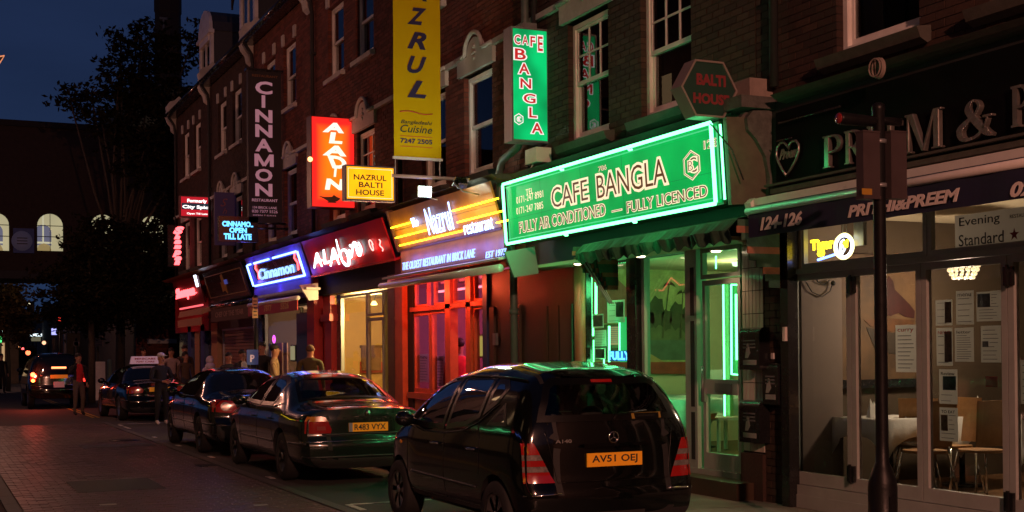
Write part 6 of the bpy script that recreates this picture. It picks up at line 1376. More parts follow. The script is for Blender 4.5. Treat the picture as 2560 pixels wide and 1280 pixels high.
AR = thing('rolled_awning', 'orange-brown awning and valance on the last shop under red neon', 'awning', None, (7.1, 41, 2.8)); ya, yb = Yx(449, 7.1, 765), Yx(507, 7.1, 750)
M['tan_canvas'] = mat('tan awning', (.42, .20, .12), .7, var=.12)
q = MB(); q.prism([(7.05, ya, 2.8), (7.1, ya, 2.98), (7.5, ya, 3.05), (7.5, ya, 2.95)], (0, yb-ya, 0)); q.build('cover', 'tan_canvas', AR); q = MB(); q.box(7.04, 7.07, yb, ya, 2.5, 2.72); q.build('valance', 'tan_canvas', AR)
X7 = 7.88; q = MB(); q.box(X7, X7+.1, 38.7, 44.2, .12, 2.6); q.build('shop_front', 'black_paint', P7)
for pa, pb in ((470, 478), (502, 512)): q = MB(); q.box(X7-.12, X7, Yx(pb, X7-.1), Yx(pa, X7-.1), .12, 2.6); q.build('pilaster', 'blue_paint', P7)
q = MB(); q.box(X7-.03, X7, Yx(500, X7), Yx(488, X7), .2, 2.4); q.build('door', mat('ochre door', (.30, .2, .1), .6), P7)
YSp = 38.5; fr, W_, H_ = proj_sign(450, 534, 492, 542, YSp, .2)
CSp = thing('projecting_sign', 'red and white lit sign reading Formerly City Spice Open Till Late', 'sign', None, (7.4, YSp, 5.7))
sign_box(CSp, fr, W_, H_, .22, glow('backlit red', (.62, .012, .025), .9), mat('grey red case', (.2, .07, .07), .5), .03)
q = MB(); fr.box(q, .05, W_-.05, H_*.36, H_*.66, .001, .004); q.build('band', glow('dark band', (.03, .05, .08), .5), CSp)
q = MB(); fr.text(q, 'Formerly', 468, 517, 497, 508, bold=.04, w=.005); fr.text(q, 'City Spice', 456, 529, 512, 523, bold=.04, w=.006); fr.text(q, 'Open Till Late', 467, 519, 531, 537, bold=.02, w=.005); q.build('lettering', glow('lit white letters', (1, .92, .9), 1.7), CSp)
YSn = 42.3; fr, W_, H_ = proj_sign(420, 464, 566, 664, YSn, .2)
SN = thing('projecting_sign', 'upright black sign with red neon script letters running downwards', 'sign', None, (7.5, YSn, 4.5)); q = MB(); fr.box(q, 0, W_, -.03, H_+.03, -.15, 0); q.build('case', 'black_paint', SN)
q = MB(); z = 570
for ch, pl, pr, pt, pb in (('S', 436, 456, 568, 584), ('h', 437, 448, 587, 597), ('a', 437, 449, 601, 609), ('m', 436, 451, 614, 621), ('p', 434, 450, 627, 641), ('a', 438, 450, 642, 650), ('n', 437, 448, 653, 661)): fr.text(q, ch, pl, pr, pt, pb, mode='tube', bevel=.09, shear=.3, w=.03)
q.build('neon_script', 'neon_red', SN)
# ================================================================ cars
def lerp_prof(P, x):
    if x <= P[0][0]: return P[0][1]
    for (a, b), (c, d) in zip(P[:-1], P[1:]):
        if x <= c:
            t = (x-a)/(c-a); return b+(d-b)*t
    return P[-1][1]
def smooth_prof(P, n=161, k=3):
    x0, x1 = P[0][0], P[-1][0]; xs = [x0+(x1-x0)*i/(n-1) for i in range(n)]; ys = [lerp_prof(P, x) for x in xs]
    for _ in range(k): ys = [ys[0]]+[(ys[i-1]+2*ys[i]+ys[i+1])/4 for i in range(1, n-1)]+[ys[-1]]
    return list(zip(xs, ys))
def car_body(top, rear, front, width, plan, zlow=.19, nx=28, ny=88, nz=28, ex=7.0):
    """closed body: a box lattice rounded and driven by the car's profiles
    top(y) roof line, rear(z)/front(z) end profiles, width(z) half width, plan(y) half-width factor"""
    top = smooth_prof(top, 161, 4); rear = smooth_prof(rear, 61, 2); front = smooth_prof(front, 61, 2); width = smooth_prof(width, 81, 2); plan = smooth_prof(plan, 61, 4)
    idx, V, Fc = {}, [], []
    def vid(i, j, k):
        if (i, j, k) not in idx:
            u, v, t = 2*i/nx-1, 2*j/ny-1, 2*k/nz-1
            if abs(u) > .999 or abs(t) > .999 or abs(v) > .999:
                r = (abs(u)**ex+abs(t)**ex)**(1/ex); r2 = (abs(v)**14+max(abs(u), abs(t))**14)**(1/14)
                r = max(r, 1e-6); u_, t_ = u/r*max(abs(u), abs(t)), t/r*max(abs(u), abs(t)); v_ = v
                s_ = min(1, 1/r2); edge = max(0, abs(v)-.93)/.07; sh = 1-.06*edge**2
                u_, t_ = u_*sh, t_*(1-.03*edge**2)
            else: u_, v_, t_ = u, v, t
            # first guess of y from mid profile, then of z, then y again
            y = (rear[0][0] if False else 0); zz = .6
            for _ in range(3):
                yr, yf = lerp_prof(rear, zz), lerp_prof(front, zz); yr += .10*abs(u_)**3; yf -= .16*abs(u_)**3
                y = yr+(yf-yr)*(v_+1)/2; zt = lerp_prof(top, y); zz = zlow+(zt-zlow)*(t_+1)/2
            w = lerp_prof(width, zz)*lerp_prof(plan, y)
            zz -= (.035*u_*u_ if t_ > 0 else 0)*(t_)
            idx[(i, j, k)] = len(V); V.append((u_*w, y, zz))
        return idx[(i, j, k)]
    for j in range(ny):
        for i in range(nx): Fc.append((vid(i, j, 0), vid(i, j+1, 0), vid(i+1, j+1, 0), vid(i+1, j, 0))); Fc.append((vid(i, j, nz), vid(i+1, j, nz), vid(i+1, j+1, nz), vid(i, j+1, nz)))
        for k in range(nz): Fc.append((vid(0, j, k), vid(0, j, k+1), vid(0, j+1, k+1), vid(0, j+1, k))); Fc.append((vid(nx, j, k), vid(nx, j+1, k), vid(nx, j+1, k+1), vid(nx, j, k+1)))
    for i in range(nx):
        for k in range(nz): Fc.append((vid(i, 0, k), vid(i+1, 0, k), vid(i+1, 0, k+1), vid(i, 0, k+1))); Fc.append((vid(i, ny, k), vid(i, ny, k+1), vid(i+1, ny, k+1), vid(i+1, ny, k)))
    return V, Fc
def inset(P, d):
    n = len(P); A = sum(P[i][0]*P[(i+1) % n][1]-P[(i+1) % n][0]*P[i][1] for i in range(n)); s = 1 if A > 0 else -1; out = []
    for i in range(n):
        p0, p1, p2 = Vector(P[i-1]), Vector(P[i]), Vector(P[(i+1) % n]); e1, e2 = (p1-p0).normalized(), (p2-p1).normalized()
        n1, n2 = Vector((-e1.y, e1.x))*s, Vector((-e2.y, e2.x))*s; b = (n1+n2); l = b.length
        b = b/l if l > 1e-6 else n1; k = d/max(.45, b.dot(n1)); out.append((p1.x+b.x*k, p1.y+b.y*k))
    return out
def inside(P, x, y):
    c = False; n = len(P)
    for i in range(n):
        (x1, y1), (x2, y2) = P[i], P[i-1]
        if (y1 > y) != (y2 > y) and x < (x2-x1)*(y-y1)/(y2-y1)+x1: c = not c
    return c
def patch_mesh(bvh, outline, side, off, step=.06, cast=3.0, ring=0):
    """skin of the given outline laid on the body: side 'L','R' (y,z), 'B' rear (x,z), 'F' front, 'T' top (x,y)"""
    bm = bmesh.new(); vs_ = [bm.verts.new((a, b, 0)) for a, b in outline]
    if ring:
        inn = [bm.verts.new((a, b, 0)) for a, b in inset(outline, ring)]; n = len(vs_)
        for i in range(n): bm.faces.new((vs_[i], vs_[(i+1) % n], inn[(i+1) % n], inn[i]))
    else: bm.faces.new(vs_)
    bm.normal_update()
    if bm.faces[:][0].normal.z < 0: bmesh.ops.reverse_faces(bm, faces=bm.faces[:])
    for ax in (0, 1):
        lo = min(p[ax] for p in outline); hi = max(p[ax] for p in outline); v = lo+step
        while v < hi-.01:
            co = (v, 0, 0) if ax == 0 else (0, v, 0); nn = (1, 0, 0) if ax == 0 else (0, 1, 0)
            bmesh.ops.bisect_plane(bm, geom=bm.verts[:]+bm.edges[:]+bm.faces[:], plane_co=co, plane_no=nn); v += step
    Vv, Fv = [], []; im = {}
    for i, v in enumerate(bm.verts):
        a, b = v.co.x, v.co.y
        o, d = {'L': (Vector((-cast, a, b)), Vector((1, 0, 0))), 'R': (Vector((cast, a, b)), Vector((-1, 0, 0))), 'B': (Vector((a, -5, b)), Vector((0, 1, 0))), 'F': (Vector((a, 5, b)), Vector((0, -1, 0))), 'T': (Vector((a, b, 4)), Vector((0, 0, -1)))}[side]
        h = bvh.ray_cast(o, d); 
        if h[0] is None: h = bvh.find_nearest(o+d*(cast-.8 if side in 'LR' else 3.2))
        Vv.append(h[0]+h[1]*off if h[1].dot(d) < 0 else h[0]-d*off); im[v] = i
    for f in bm.faces: Fv.append([im[v] for v in f.verts])
    bm.free(); return Vv, Fv
_wheel = {}
def wheel(par, x, y, r, w, rimm, spokes, sgn):
    """wheel as a part with tyre and rim below"""
    k = (r, w, rimm, spokes, sgn)
    if k not in _wheel:
        q = MB(); q.lathe([(r*.66, -w/2), (r*.93, -w/2), (r*.985, -w/2+.02), (r, -w*.25), (r, w*.25), (r*.985, w/2-.02), (r*.93, w/2), (r*.66, w/2), (r*.66, -w/2)], (0, 0, 0), 28, 'x', cap=False); ty = q.mesh('tyre', 'tyre')
        q = MB(); o = sgn*w*.36; q.lathe([(r*.60, o-.02*sgn), (r*.68, o+.01*sgn), (r*.66, o+.02*sgn), (r*.60, o+.01*sgn)], (0, 0, 0), 28, 'x')
        for i in range(spokes):
            a = 2*PI*i/spokes; c, s = math.cos(a), math.sin(a); pw = r*.075
            P = [(r*.1, -pw*.9), (r*.62, -pw*1.25), (r*.62, pw*1.25), (r*.1, pw*.9)]
            q.prism([(o-.01*sgn, c*u-s*v, s*u+c*v) for u, v in P], (.02*sgn, 0, 0))
        q.lathe([(r*.14, o-.02*sgn), (r*.14, o+.015*sgn), (r*.04, o+.022*sgn)], (0, 0, 0), 14, 'x'); rm = q.mesh('rim', rimm)
        q = MB(); q.lathe([(r*.6, o-.06*sgn), (r*.6, o-.05*sgn)], (0, 0, 0), 20, 'x'); dk = q.mesh('wheel', 'black_matt'); _wheel[k] = (ty, rm, dk)
    ty, rm, dk = _wheel[k]; o = link('wheel', dk, par); o.location = (x, y, r); link('tyre', ty, o); link('rim', rm, o)
M['tyre'] = mat('tyre rubber', (.015, .015, .015), .8, var=.2, scale=20)
M['rim'] = mat('alloy rim', (.35, .34, .33), .3, metal=.8, var=.2, scale=8)
M['car_glass'] = mat('car glass', (.006, .008, .009), .03, spec=.8)
M['car_clear'] = glassmat('tinted car glass', (.7, .74, .73), .9)
M['seat_cloth'] = mat('dark seat cloth', (.03, .03, .032), .8)
M['trim'] = mat('black trim', (.003, .003, .003), .3, spec=.3)
M['lamp_red'] = mat('red lamp lens', (.30, .008, .008), .12, coat=1, spec=.8, emit=(.6, .01, .01), es=.03)
M['lamp_clear'] = mat('clear lamp lens', (.30, .26, .25), .15, metal=.5, coat=.6, var=.35, scale=30)
M['lamp_amber'] = mat('amber lamp lens', (.5, .16, .02), .15, coat=1, emit=(.6, .2, .02), es=.06)
M['plate_yellow'] = mat('yellow number plate', (.75, .27, .012), .4, emit=(.8, .26, .01), es=.2)  # brightness on the plate put in as faint emission
M['paint_black'] = mat('black car paint', (.0025, .003, .003), .12, coat=.7, spec=.3, var=.3, scale=3)
M['paint_green'] = mat('dark green car paint', (.010, .017, .013), .2, metal=.2, coat=.8)
M['paint_blue'] = mat('blue black car paint', (.004, .005, .009), .14, metal=.1, coat=.8)
M['bumper'] = mat('grey bumper', (.03, .034, .036), .45, var=.1)
M['tail_lit'] = glow('lit tail lamp', (1, .10, .03), 9); M['tail_red'] = glow('lit red tail lamp', (1, .03, .02), 3.5)

def car(name, label, cat, c, yr, rz, S):
    """c = centre line x, yr = y of the rear bumper"""
    t = thing(name, label, cat, 'cars parked along the kerb' if S.get('parked', 1) else None, (c, yr+S['L']/2, 0), rz); LOCAL.add(t.name)
    h = S['L']/2
    V, Fc = car_body([(y-h, z) for y, z in S['top']], [(z, y-h) for z, y in S['rear']], [(z, h-y) for z, y in S['front']], S['width'], [(y-h, k) for y, k in S['plan']], S.get('zlow', .2), ex=S.get('ex', 7))
    me = bpy.data.meshes.new('body'); me.from_pydata(V, [], Fc); me.update()
    bm = bmesh.new(); bm.from_mesh(me); bmesh.ops.recalc_face_normals(bm, faces=bm.faces); bm.to_mesh(me); bvh = BVHTree.FromBMesh(bm); bm.free()
    ob = bpy.data.objects.new('body', me); COL.objects.link(ob)
    # wheel arches cut out of the body
    q = MB(); R = S['wr']
    for y in S['axles']:
        for s in (-1, 1): q.lathe([(R*1.16, s*.52), (R*1.16, s*1.2)], (0, y-h, R*1.02), 28, 'x')
    cm = q.mesh('cut', 'black_matt'); co = bpy.data.objects.new('cut', cm); COL.objects.link(co)
    bmc = bmesh.new(); bmc.from_mesh(cm); bmesh.ops.recalc_face_normals(bmc, faces=bmc.faces); bmc.to_mesh(cm); bmc.free()
    md = ob.modifiers.new('b', 'BOOLEAN'); md.operation = 'DIFFERENCE'; md.object = co; md.solver = 'EXACT'
    bpy.context.view_layer.update(); dg = bpy.context.evaluated_depsgraph_get(); nm = bpy.data.meshes.new_from_object(ob.evaluated_get(dg))
    bpy.data.objects.remove(ob); bpy.data.objects.remove(co)
    nm.materials.clear(); nm.materials.append(M[S['paint']]); nm.materials.append(M['black_matt'])
    for p in nm.polygons:
        p.material_index = 0; p.use_smooth = True
        if p.center.z < .34 and abs(p.normal.x) < .3: p.material_index = 1
        for y in S['axles']:
            if abs(p.center.x) < .80*S['width'][2][1]*1.2 and math.hypot(p.center.y-(y-h), p.center.z-R*1.02) < R*1.17 and abs(abs(p.normal.x)) < .99 and abs(p.center.x) > .5 and math.hypot(p.center.y-(y-h), p.center.z-R*1.02) > R*1.05: p.material_index = 1; p.use_smooth = False
            elif abs(abs(p.center.x)-.52) < .01: p.material_index = 1; p.use_smooth = False
    if S.get('clear'):
        bm = bmesh.new(); bm.from_mesh(nm); dele = []
        wins = [('L', [(a-h, b) for a, b in w]) for w in S['side_windows']]+[('B' if S.get('rw_side', 'B') == 'B' else 'T', S['rear_window'] if S.get('rw_side', 'B') == 'B' else [(a, b-h) for a, b in S['rear_window']]), ('F', S['windscreen'])]
        wins = [(sd, inset(P_, .03)) for sd, P_ in wins]
        for f in bm.faces:
            c_ = f.calc_center_median()
            if c_.z < .9: continue
            for sd, P_ in wins:
                if sd == 'L' and abs(f.normal.x) > .5 and inside(P_, c_.y, c_.z): dele.append(f); break
                if sd == 'B' and f.normal.y < -.2 and c_.y < 0 and abs(f.normal.x) < .8 and inside(P_, c_.x, c_.z): dele.append(f); break
                if sd == 'F' and f.normal.y > .2 and c_.y > 0 and inside(P_, c_.x, c_.z): dele.append(f); break
                if sd == 'T' and f.normal.z > .2 and inside(P_, c_.x, c_.y): dele.append(f); break
        bmesh.ops.delete(bm, geom=dele, context='FACES'); bm.to_mesh(nm); bm.free()
        cx = S['axles'][0]-h
        for sx in (-1, 1):
            q = MB(); q.smooth = False; q.box(sx*.36-.24, sx*.36+.24, cx+1.35, cx+1.47, .55, 1.08); q.box(sx*.36-.24, sx*.36+.24, cx+1.4, cx+1.9, .5, .62); q.build('front_seat', 'seat_cloth', t)
            q = MB(); q.ball((sx*.36, cx+1.42, 1.19), .13, .05, .085, 12, 8); q.tube([(sx*.36, cx+1.42, 1.0), (sx*.36, cx+1.42, 1.2)], .02, 6); q.build('headrest', 'seat_cloth', t)
            q = MB(); q.ball((sx*.36, cx+.52, 1.10), .12, .05, .07, 12, 8); q.build('headrest', 'seat_cloth', t)
        q = MB(); q.box(-.62, .62, cx+.45, cx+.58, .5, 1.02); q.box(-.62, .62, cx+.5, cx+1.0, .45, .6); q.build('rear_bench', 'seat_cloth', t)
        q = MB(); q.box(-.62, .62, S['L']-h-1.55, S['L']-h-1.2, .6, .95); q.build('dashboard', 'seat_cloth', t)
        q = MB(); q.tube([(.36+.18*math.cos(a*PI/8), S['L']-h-1.62-.05*math.sin(a*PI/8), .93+.16*math.sin(a*PI/8)) for a in range(17)], .014, 6); q.build('steering_wheel', 'seat_cloth', t)
    nm.name = 'body'; body = link('body', nm, t)
    try: nm.set_sharp_from_angle(angle=math.radians(38))
    except Exception: pass
    for y in S['axles']:
        for s in (-1, 1): wheel(t, s*(S['track']), y-h, R, S.get('ww', .2), 'rim', S.get('spokes', 8), s)
    def patch(nm_, outline, side, m, off=.004, par=t, mirror=False, ring=0):
        pts = [(a-h, b) for a, b in outline] if side in 'LR' else ([(a, b-h) for a, b in outline] if side == 'T' else outline)
        Vv, Fv = patch_mesh(bvh, pts, side, off, ring=ring); q = MB(); q.smooth = True; q.add(Vv, Fv); o = q.build(nm_, m, par)
        if mirror:
            if side == 'L': Vv, Fv = patch_mesh(bvh, pts, 'R', off, ring=ring)
            else: Vv, Fv = patch_mesh(bvh, [(-a, b) for a, b in pts], side, off)
            q = MB(); q.smooth = True; q.add(Vv, Fv); q.build(nm_, m, par)
        return o
    def hit(a, b, side, off=.004):
        o, d = {'L': (Vector((-3, a-h, b)), Vector((1, 0, 0))), 'R': (Vector((3, a-h, b)), Vector((-1, 0, 0))), 'B': (Vector((a, -5, b)), Vector((0, 1, 0))), 'T': (Vector((a, b-h, 4)), Vector((0, 0, -1)))}[side]
        r_ = bvh.ray_cast(o, d); return (r_[0]+r_[1]*off) if r_[0] else o+d*3
    def strip(nm_, pts, side, m, r, off=.0, par=t):
        fine = []
        for (a, b), (c_, d_) in zip(pts[:-1], pts[1:]):
            n = max(2, int(math.hypot(c_-a, d_-b)/.07))
            fine += [hit(a+(c_-a)*i/n, b+(d_-b)*i/n, side, off) for i in range(n)]
        fine.append(hit(*pts[-1], side, off)); q = MB(); q.tube(fine, r, 5); return q.build(nm_, m, par)
    CG = 'car_clear' if S.get('clear') else 'car_glass'
    for w in S['side_windows']: patch('side_window', w, 'L', CG, .003, mirror=True)
    if S.get('clear'):
        for w in S['side_windows']: patch('window_seal', w, 'L', 'trim', .0045, mirror=True, ring=.05 if len(w) > 4 else .035)
        patch('window_seal', S['rear_window'], S.get('rw_side', 'B'), 'trim', .0055, ring=.055); patch('window_seal', S['windscreen'], 'F', 'trim', .0055, ring=.06)
    for w in S.get('trims', []): patch('window_trim', w, 'L', 'trim', .0015, mirror=True)
    rw = patch('rear_window', S['rear_window'], S.get('rw_side', 'B'), CG, .004)
    patch('windscreen', S['windscreen'], 'F', CG, .004)
    for ln in S.get('lines', []): strip('shut_line', ln, 'L', 'trim', .004, .0)
    for ln in S.get('rub', []): strip('rubbing_strip', ln, 'L', S.get('rubm', 'bumper'), .014, .0)
    for ln in S.get('chrome', []): strip('window_moulding', ln, 'L', S.get('chm', 'trim'), .008, .002)
    for ln in S.get('rear_lines', []): strip('shut_line', ln, 'B', 'trim', .004)
    for ln, m_, r_ in S.get('rear_strips', []): strip('bumper_strip', ln, 'B', m_, r_)
    for hx, hz in S.get('handles', []):
        p = hit(hx, hz, 'L', .02); q = MB(); q.tube([p+Vector((0, -.09, 0)), p+Vector((-.015, -.04, .0)), p+Vector((-.015, .05, 0)), p+Vector((0, .09, 0))], .013, 6); q.build('door_handle', S.get('hm', S['paint']), t)
    # mirrors
    my, mz = S['mirror']; 
    for s in (-1, 1):
        p = hit(my, mz, 'L' if s < 0 else 'R', 0); q = MB(); q.ball((p.x+s*.12, p.y, p.z+.03), .10, .06, .075, 12, 8); q.tube([p, (p.x+s*.1, p.y, p.z)], .03, 6); mo = q.build('door_mirror', S['paint'], t)
        q = MB(); q.ball((p.x+s*.12, p.y-.045, p.z+.03), .08, .02, .058, 12, 6); q.build('mirror_glass', 'car_glass', mo)
    # number plate
    pz = S['plate_z']; p = hit(0, pz, 'B'); pl = MB(); pl.box(-.26, .26, p.y-.016, p.y-.004, pz-.056, pz+.056); po = pl.build('number_plate', 'plate_yellow', t)
    if S.get('plate'):
        q = MB(); text(q, S['plate'], (-.215 if not S.get('euro') else -.19, p.y-.0165, pz-.038), (1, 0, 0), (0, 0, 1), .43 if not S.get('euro') else .42, .076, .001, bold=.02); q.build('lettering', 'ink', po)
        if S.get('euro'): q = MB(); q.box(-.26, -.215, p.y-.0185, p.y-.016, pz-.056, pz+.056); q.build('blue_band', mat('plate band', (.25, .25, .35), .4), po)
    return t, patch, hit, strip, h
# --- the near hatchback
def arcpts(cx, cz, rx, rz, a0, a1, n=8): return [(cx+rx*math.cos(math.radians(a0+(a1-a0)*i/n)), cz+rz*math.sin(math.radians(a0+(a1-a0)*i/n))) for i in range(n+1)]
SA = dict(L=3.6, wr=.295, axles=(.60, 3.02), track=.76, paint='paint_black', zlow=.2,
    top=[(0, 1.0), (.06, 1.06), (.30, 1.47), (.42, 1.53), (1.0, 1.585), (1.6, 1.575), (2.1, 1.50), (2.35, 1.42), (2.95, 1.06), (3.2, .96), (3.45, .86), (3.6, .74)],
    rear=[(.2, .06), (.3, .01), (.5, .0), (.56, .02), (.62, .055), (.9, .075), (1.05, .10), (1.25, .19), (1.5, .30)],
    front=[(.2, .08), (.35, .0), (.6, .02), (.8, .1), (1.5, .3)],
    width=[(.2, .80), (.35, .845), (.6, .86), (.85, .855), (.98, .835), (1.1, .80), (1.35, .70), (1.5, .62), (1.6, .56)],
    plan=[(0, .93), (.25, .985), (.8, 1.0), (2.6, 1.0), (3.2, .96), (3.6, .84)],
    side_windows=[[(2.78, 1.02), (2.36, 1.36), (2.05, 1.435), (1.78, 1.455), (1.78, .965), (2.2, .955), (2.6, .97)],
                  [(1.72, 1.46), (1.1, 1.475), (1.02, 1.44), (1.02, 1.10), (1.3, 1.01), (1.72, .965)],
                  [(.97, 1.44), (.80, 1.44), (.66, 1.36), (.74, 1.24), (.97, 1.12)],
                  [(.60, 1.24), (.44, 1.05), (.84, 1.04)]],
    trims=[], chrome=[[(2.8, .985), (2.3, .925), (1.75, .93), (1.3, .975), (1.0, 1.06), (.72, 1.22)]], chm='trim',
    rear_window=[(-.66, 1.09), (.66, 1.09), (.62, 1.2), (.53, 1.40), (.46, 1.445), (-.46, 1.445), (-.53, 1.40), (-.62, 1.2)],
    windscreen=[(-.66, 1.06), (.66, 1.06), (.54, 1.42), (-.54, 1.42)],
    lines=[[(1.75, .94), (1.75, .34)], [(2.72, .93), (2.74, .40)], [(1.0, 1.05), (.92, .9), (.93, .62)], [(.93, .34), (2.7, .34)]],
    rub=[[(2.6, .52), (1.0, .50)]], handles=[(1.05, .83), (1.93, .83)], clear=1, hm='chrome', mirror=(2.55, 1.0), plate_z=.775, plate='AV51 OEJ',
    rear_strips=[([(-.80, .50), (-.5, .515)], 'chrome', .010), ([(.5, .515), (.80, .50)], 'chrome', .010)],
    rear_lines=[[(-.60, 1.02), (-.52, .60), (.52, .60), (.60, 1.02)]], spokes=7)
t, patch, hit, strip, h = car('parked_car', 'black small hatchback nearest the camera, plate AV51 OEJ', 'car', 5.20, 9.25, 0, SA)
for s in (-1, 1):
    zs = [(.925, 'lamp_red'), (.83, 'lamp_clear'), (.785, 'lamp_red'), (.735, 'lamp_clear'), (.69, 'lamp_red'), (.60, None)]
    def xi(z): return -.545-.155*(z-.6)/.325
    def xo_(z): return -.79+.0*(z-.6)/.325
    base = None
    for (za, m_), (zb_, _) in zip(zs[:-1], zs[1:]):
        P = [(xo_(zb_), zb_), (xi(zb_), zb_), (xi(za), za-.001), (xo_(za), za-.001)]
        if s > 0: P = [(-a, b) for a, b in P][::-1]
        o = patch('tail_lamp' if base is None else 'lens', P, 'B', m_, .008, t if base is None else base)
        if base is None: base = o
p = hit(0, .955, 'B', .01); q = MB(); q.tube([(p.x+.045*math.cos(2*PI*i/24), p.y-.008, p.z+.045*math.sin(2*PI*i/24)) for i in range(25)], .005, 6)
for a in (90, 210, 330): q.tube([(p.x, p.y-.008, p.z), (p.x+.042*math.cos(math.radians(a)), p.y-.008, p.z+.042*math.sin(math.radians(a)))], .004, 5)
q.build('badge', 'chrome', t)
p = hit(-.45, .935, 'B', .006); q = MB(); text(q, 'A140', (p.x-.08, p.y-.006, p.z-.015), (1, .0, 0), (0, 0, 1), .15, .03, .003, bold=.03); q.build('model_badge', mat('dull badge', (.3, .3, .3), .4, metal=.5), t)
p = hit(0, 1.10, 'B', .015); q = MB(); q.tube([(p.x, p.y, p.z-.03), (.05, hit(.05, 1.14, 'B', .02).y, 1.14), (.35, hit(.35, 1.17, 'B', .02).y, 1.17)], .008, 6); q.build('wiper', 'trim', t)
q = MB(); a = hit(.20, 1.115, 'B', .006); b = hit(.50, 1.115, 'B', .006); q.add([tuple(hit(.20, 1.10, 'B', .007)), tuple(hit(.50, 1.10, 'B', .007)), tuple(hit(.50, 1.15, 'B', .007)), tuple(hit(.20, 1.15, 'B', .007))], [(0, 1, 2, 3)]); so_ = q.build('window_sticker', mat('yellow sticker', (.30, .2, .03), .5), t)
q = MB(); text(q, 'Lancaster', hit(.24, 1.115, 'B', .009), (hit(.48, 1.115, 'B', .009)-hit(.24, 1.115, 'B', .009)).normalized(), (hit(.24, 1.14, 'B', .009)-hit(.24, 1.115, 'B', .009)).normalized(), .2, .02, .001); q.build('lettering', 'ink', so_)
q = MB(); p = hit(0, 1.50, 'B', .0)
q.add([tuple(hit(-.10, 1.405, 'B', .008)), tuple(hit(.10, 1.405, 'B', .008)), tuple(hit(.10, 1.43, 'B', .008)), tuple(hit(-.10, 1.43, 'B', .008))], [(0, 1, 2, 3)]); q.build('brake_light', 'lamp_red', t)
q = MB(); p = hit(0, .755, 'B', .02); q.box(-.3, .3, p.y-.03, p.y, .885, .91); q.build('tailgate_grip', 'paint_black', t)
q = MB()
for s in (-1, 1): q.tube([hit(s*.60, y, 'T', .008) for y in (.45, .8, 1.2, 1.6, 2.0)], .012, 6)
q.build('roof_rail', 'trim', t)
p = hit(2.95, .78, 'L', .005); q = MB(); q.ball((p.x, p.y, p.z), .008, .035, .02); q.build('side_repeater', 'lamp_amber', t)

# --- saloons
def saloon(L, H, Wd, paint, **k):
    s = L/4.775; hh = H/1.435
    S = dict(L=L, wr=.32, axles=(1.12*s, 3.95*s), track=Wd-.13, paint=paint, zlow=.2,
        top=[(0, .95*hh), (.12, .985*hh), (.75*s, 1.02*hh), (.95*s, 1.05*hh), (1.50*s, 1.33*hh), (1.75*s, 1.395*hh), (2.3*s, 1.435*hh), (2.85*s, 1.40*hh), (3.05*s, 1.36*hh), (3.72*s, .98*hh), (4.0*s, .93*hh), (4.5*s, .82*hh), (4.775*s, .70*hh)],
        rear=[(.2, .10), (.3, .03), (.5, .0), (.56, .02), (.62, .06), (.85, .07), (.98, .10), (1.4, .12)],
        front=[(.2, .1), (.35, .0), (.55, .01), (.75, .08), (1.4, .2)],
        width=[(.2, Wd-.07), (.35, Wd-.02), (.6, Wd), (.8, Wd-.01), (.93*hh, Wd-.04), (1.0*hh, Wd-.09), (1.2*hh, Wd-.2), (1.36*hh, Wd-.30), (1.45*hh, Wd-.36)],
        plan=[(0, .90), (.35, .965), (1.2, 1.0), (3.6*s, 1.0), (4.3*s, .95), (4.775*s, .80)],
        side_windows=[[(3.52*s, 1.0*hh), (3.02*s, 1.31*hh), (2.62*s, 1.36*hh), (2.42*s, 1.365*hh), (2.42*s, .955*hh)],
                      [(2.36*s, 1.365*hh), (1.95*s, 1.355*hh), (1.68*s, 1.29*hh), (1.62*s, 1.20*hh), (1.70*s, .965*hh), (2.36*s, .955*hh)],
                      ],
        trims=[],
        rear_window=[(-Wd+.24, .99*s), (Wd-.24, .99*s), (Wd-.33, 1.52*s), (Wd-.38, 1.56*s), (-Wd+.38, 1.56*s), (-Wd+.33, 1.52*s)], rw_side='T',
        windscreen=[(-.62, 1.04*hh), (.62, 1.04*hh), (.5, 1.33*hh), (-.5, 1.33*hh)],
        lines=[[(2.39*s, .93*hh), (2.39*s, .30)], [(3.45*s, .93*hh), (3.42*s, .34)], [(1.55*s, .92*hh), (1.58*s, .7), (1.45*s, .5)]],
        rub=[[(3.4*s, .50), (1.48*s, .50)], [(.72*s, .52), (.14, .53)]], handles=[(1.62*s, .80), (2.55*s, .80)], mirror=(3.3*s, .97*hh), plate_z=.73, spokes=10,
        rear_lines=[[(-Wd+.26, .95*hh), (-Wd+.3, .62), (Wd-.3, .62), (Wd-.26, .95*hh)]])
    S.update(k); return S
SB5 = saloon(4.775, 1.435, .895, 'paint_green', clear=1, plate='R483 VYX', euro=1, chrome=[[(3.55, .965), (2.4, .94), (1.66, .945), (1.26, 1.01)]], chm='paint_green',
    rear_strips=[([(-.84, .555), (0, .565), (.84, .555)], 'chrome', .009), ([(-.82, .36), (0, .37), (.82, .36)], 'bumper', .012), ([(-.60, .645), (0, .65), (.60, .645)], 'bumper', .012)])
t, patch, hit, strip, h = car('parked_car', 'dark green saloon with a yellow R483 VYX plate, between the hatchback and the round-lamped saloon', 'car', 5.16, 15.6, 0, SB5)
for s in (-1, 1):
    m_ = lambda P: P if s < 0 else [(-a, b) for a, b in P][::-1]
    o = patch('tail_lamp', m_([(-.80, .66), (-.49, .66), (-.48, .71), (-.52, .81), (-.79, .81)]), 'B', 'lamp_red', .008); patch('indicator', m_([(-.79, .812), (-.52, .812), (-.55, .86), (-.60, .875), (-.76, .87)]), 'B', 'lamp_amber', .008, o)
    patch('reversing_light', m_([(-.66, .70), (-.55, .70), (-.56, .75), (-.66, .75)]), 'B', mat('pinkish lens', (.35, .06, .06), .1, coat=1), .011, o)
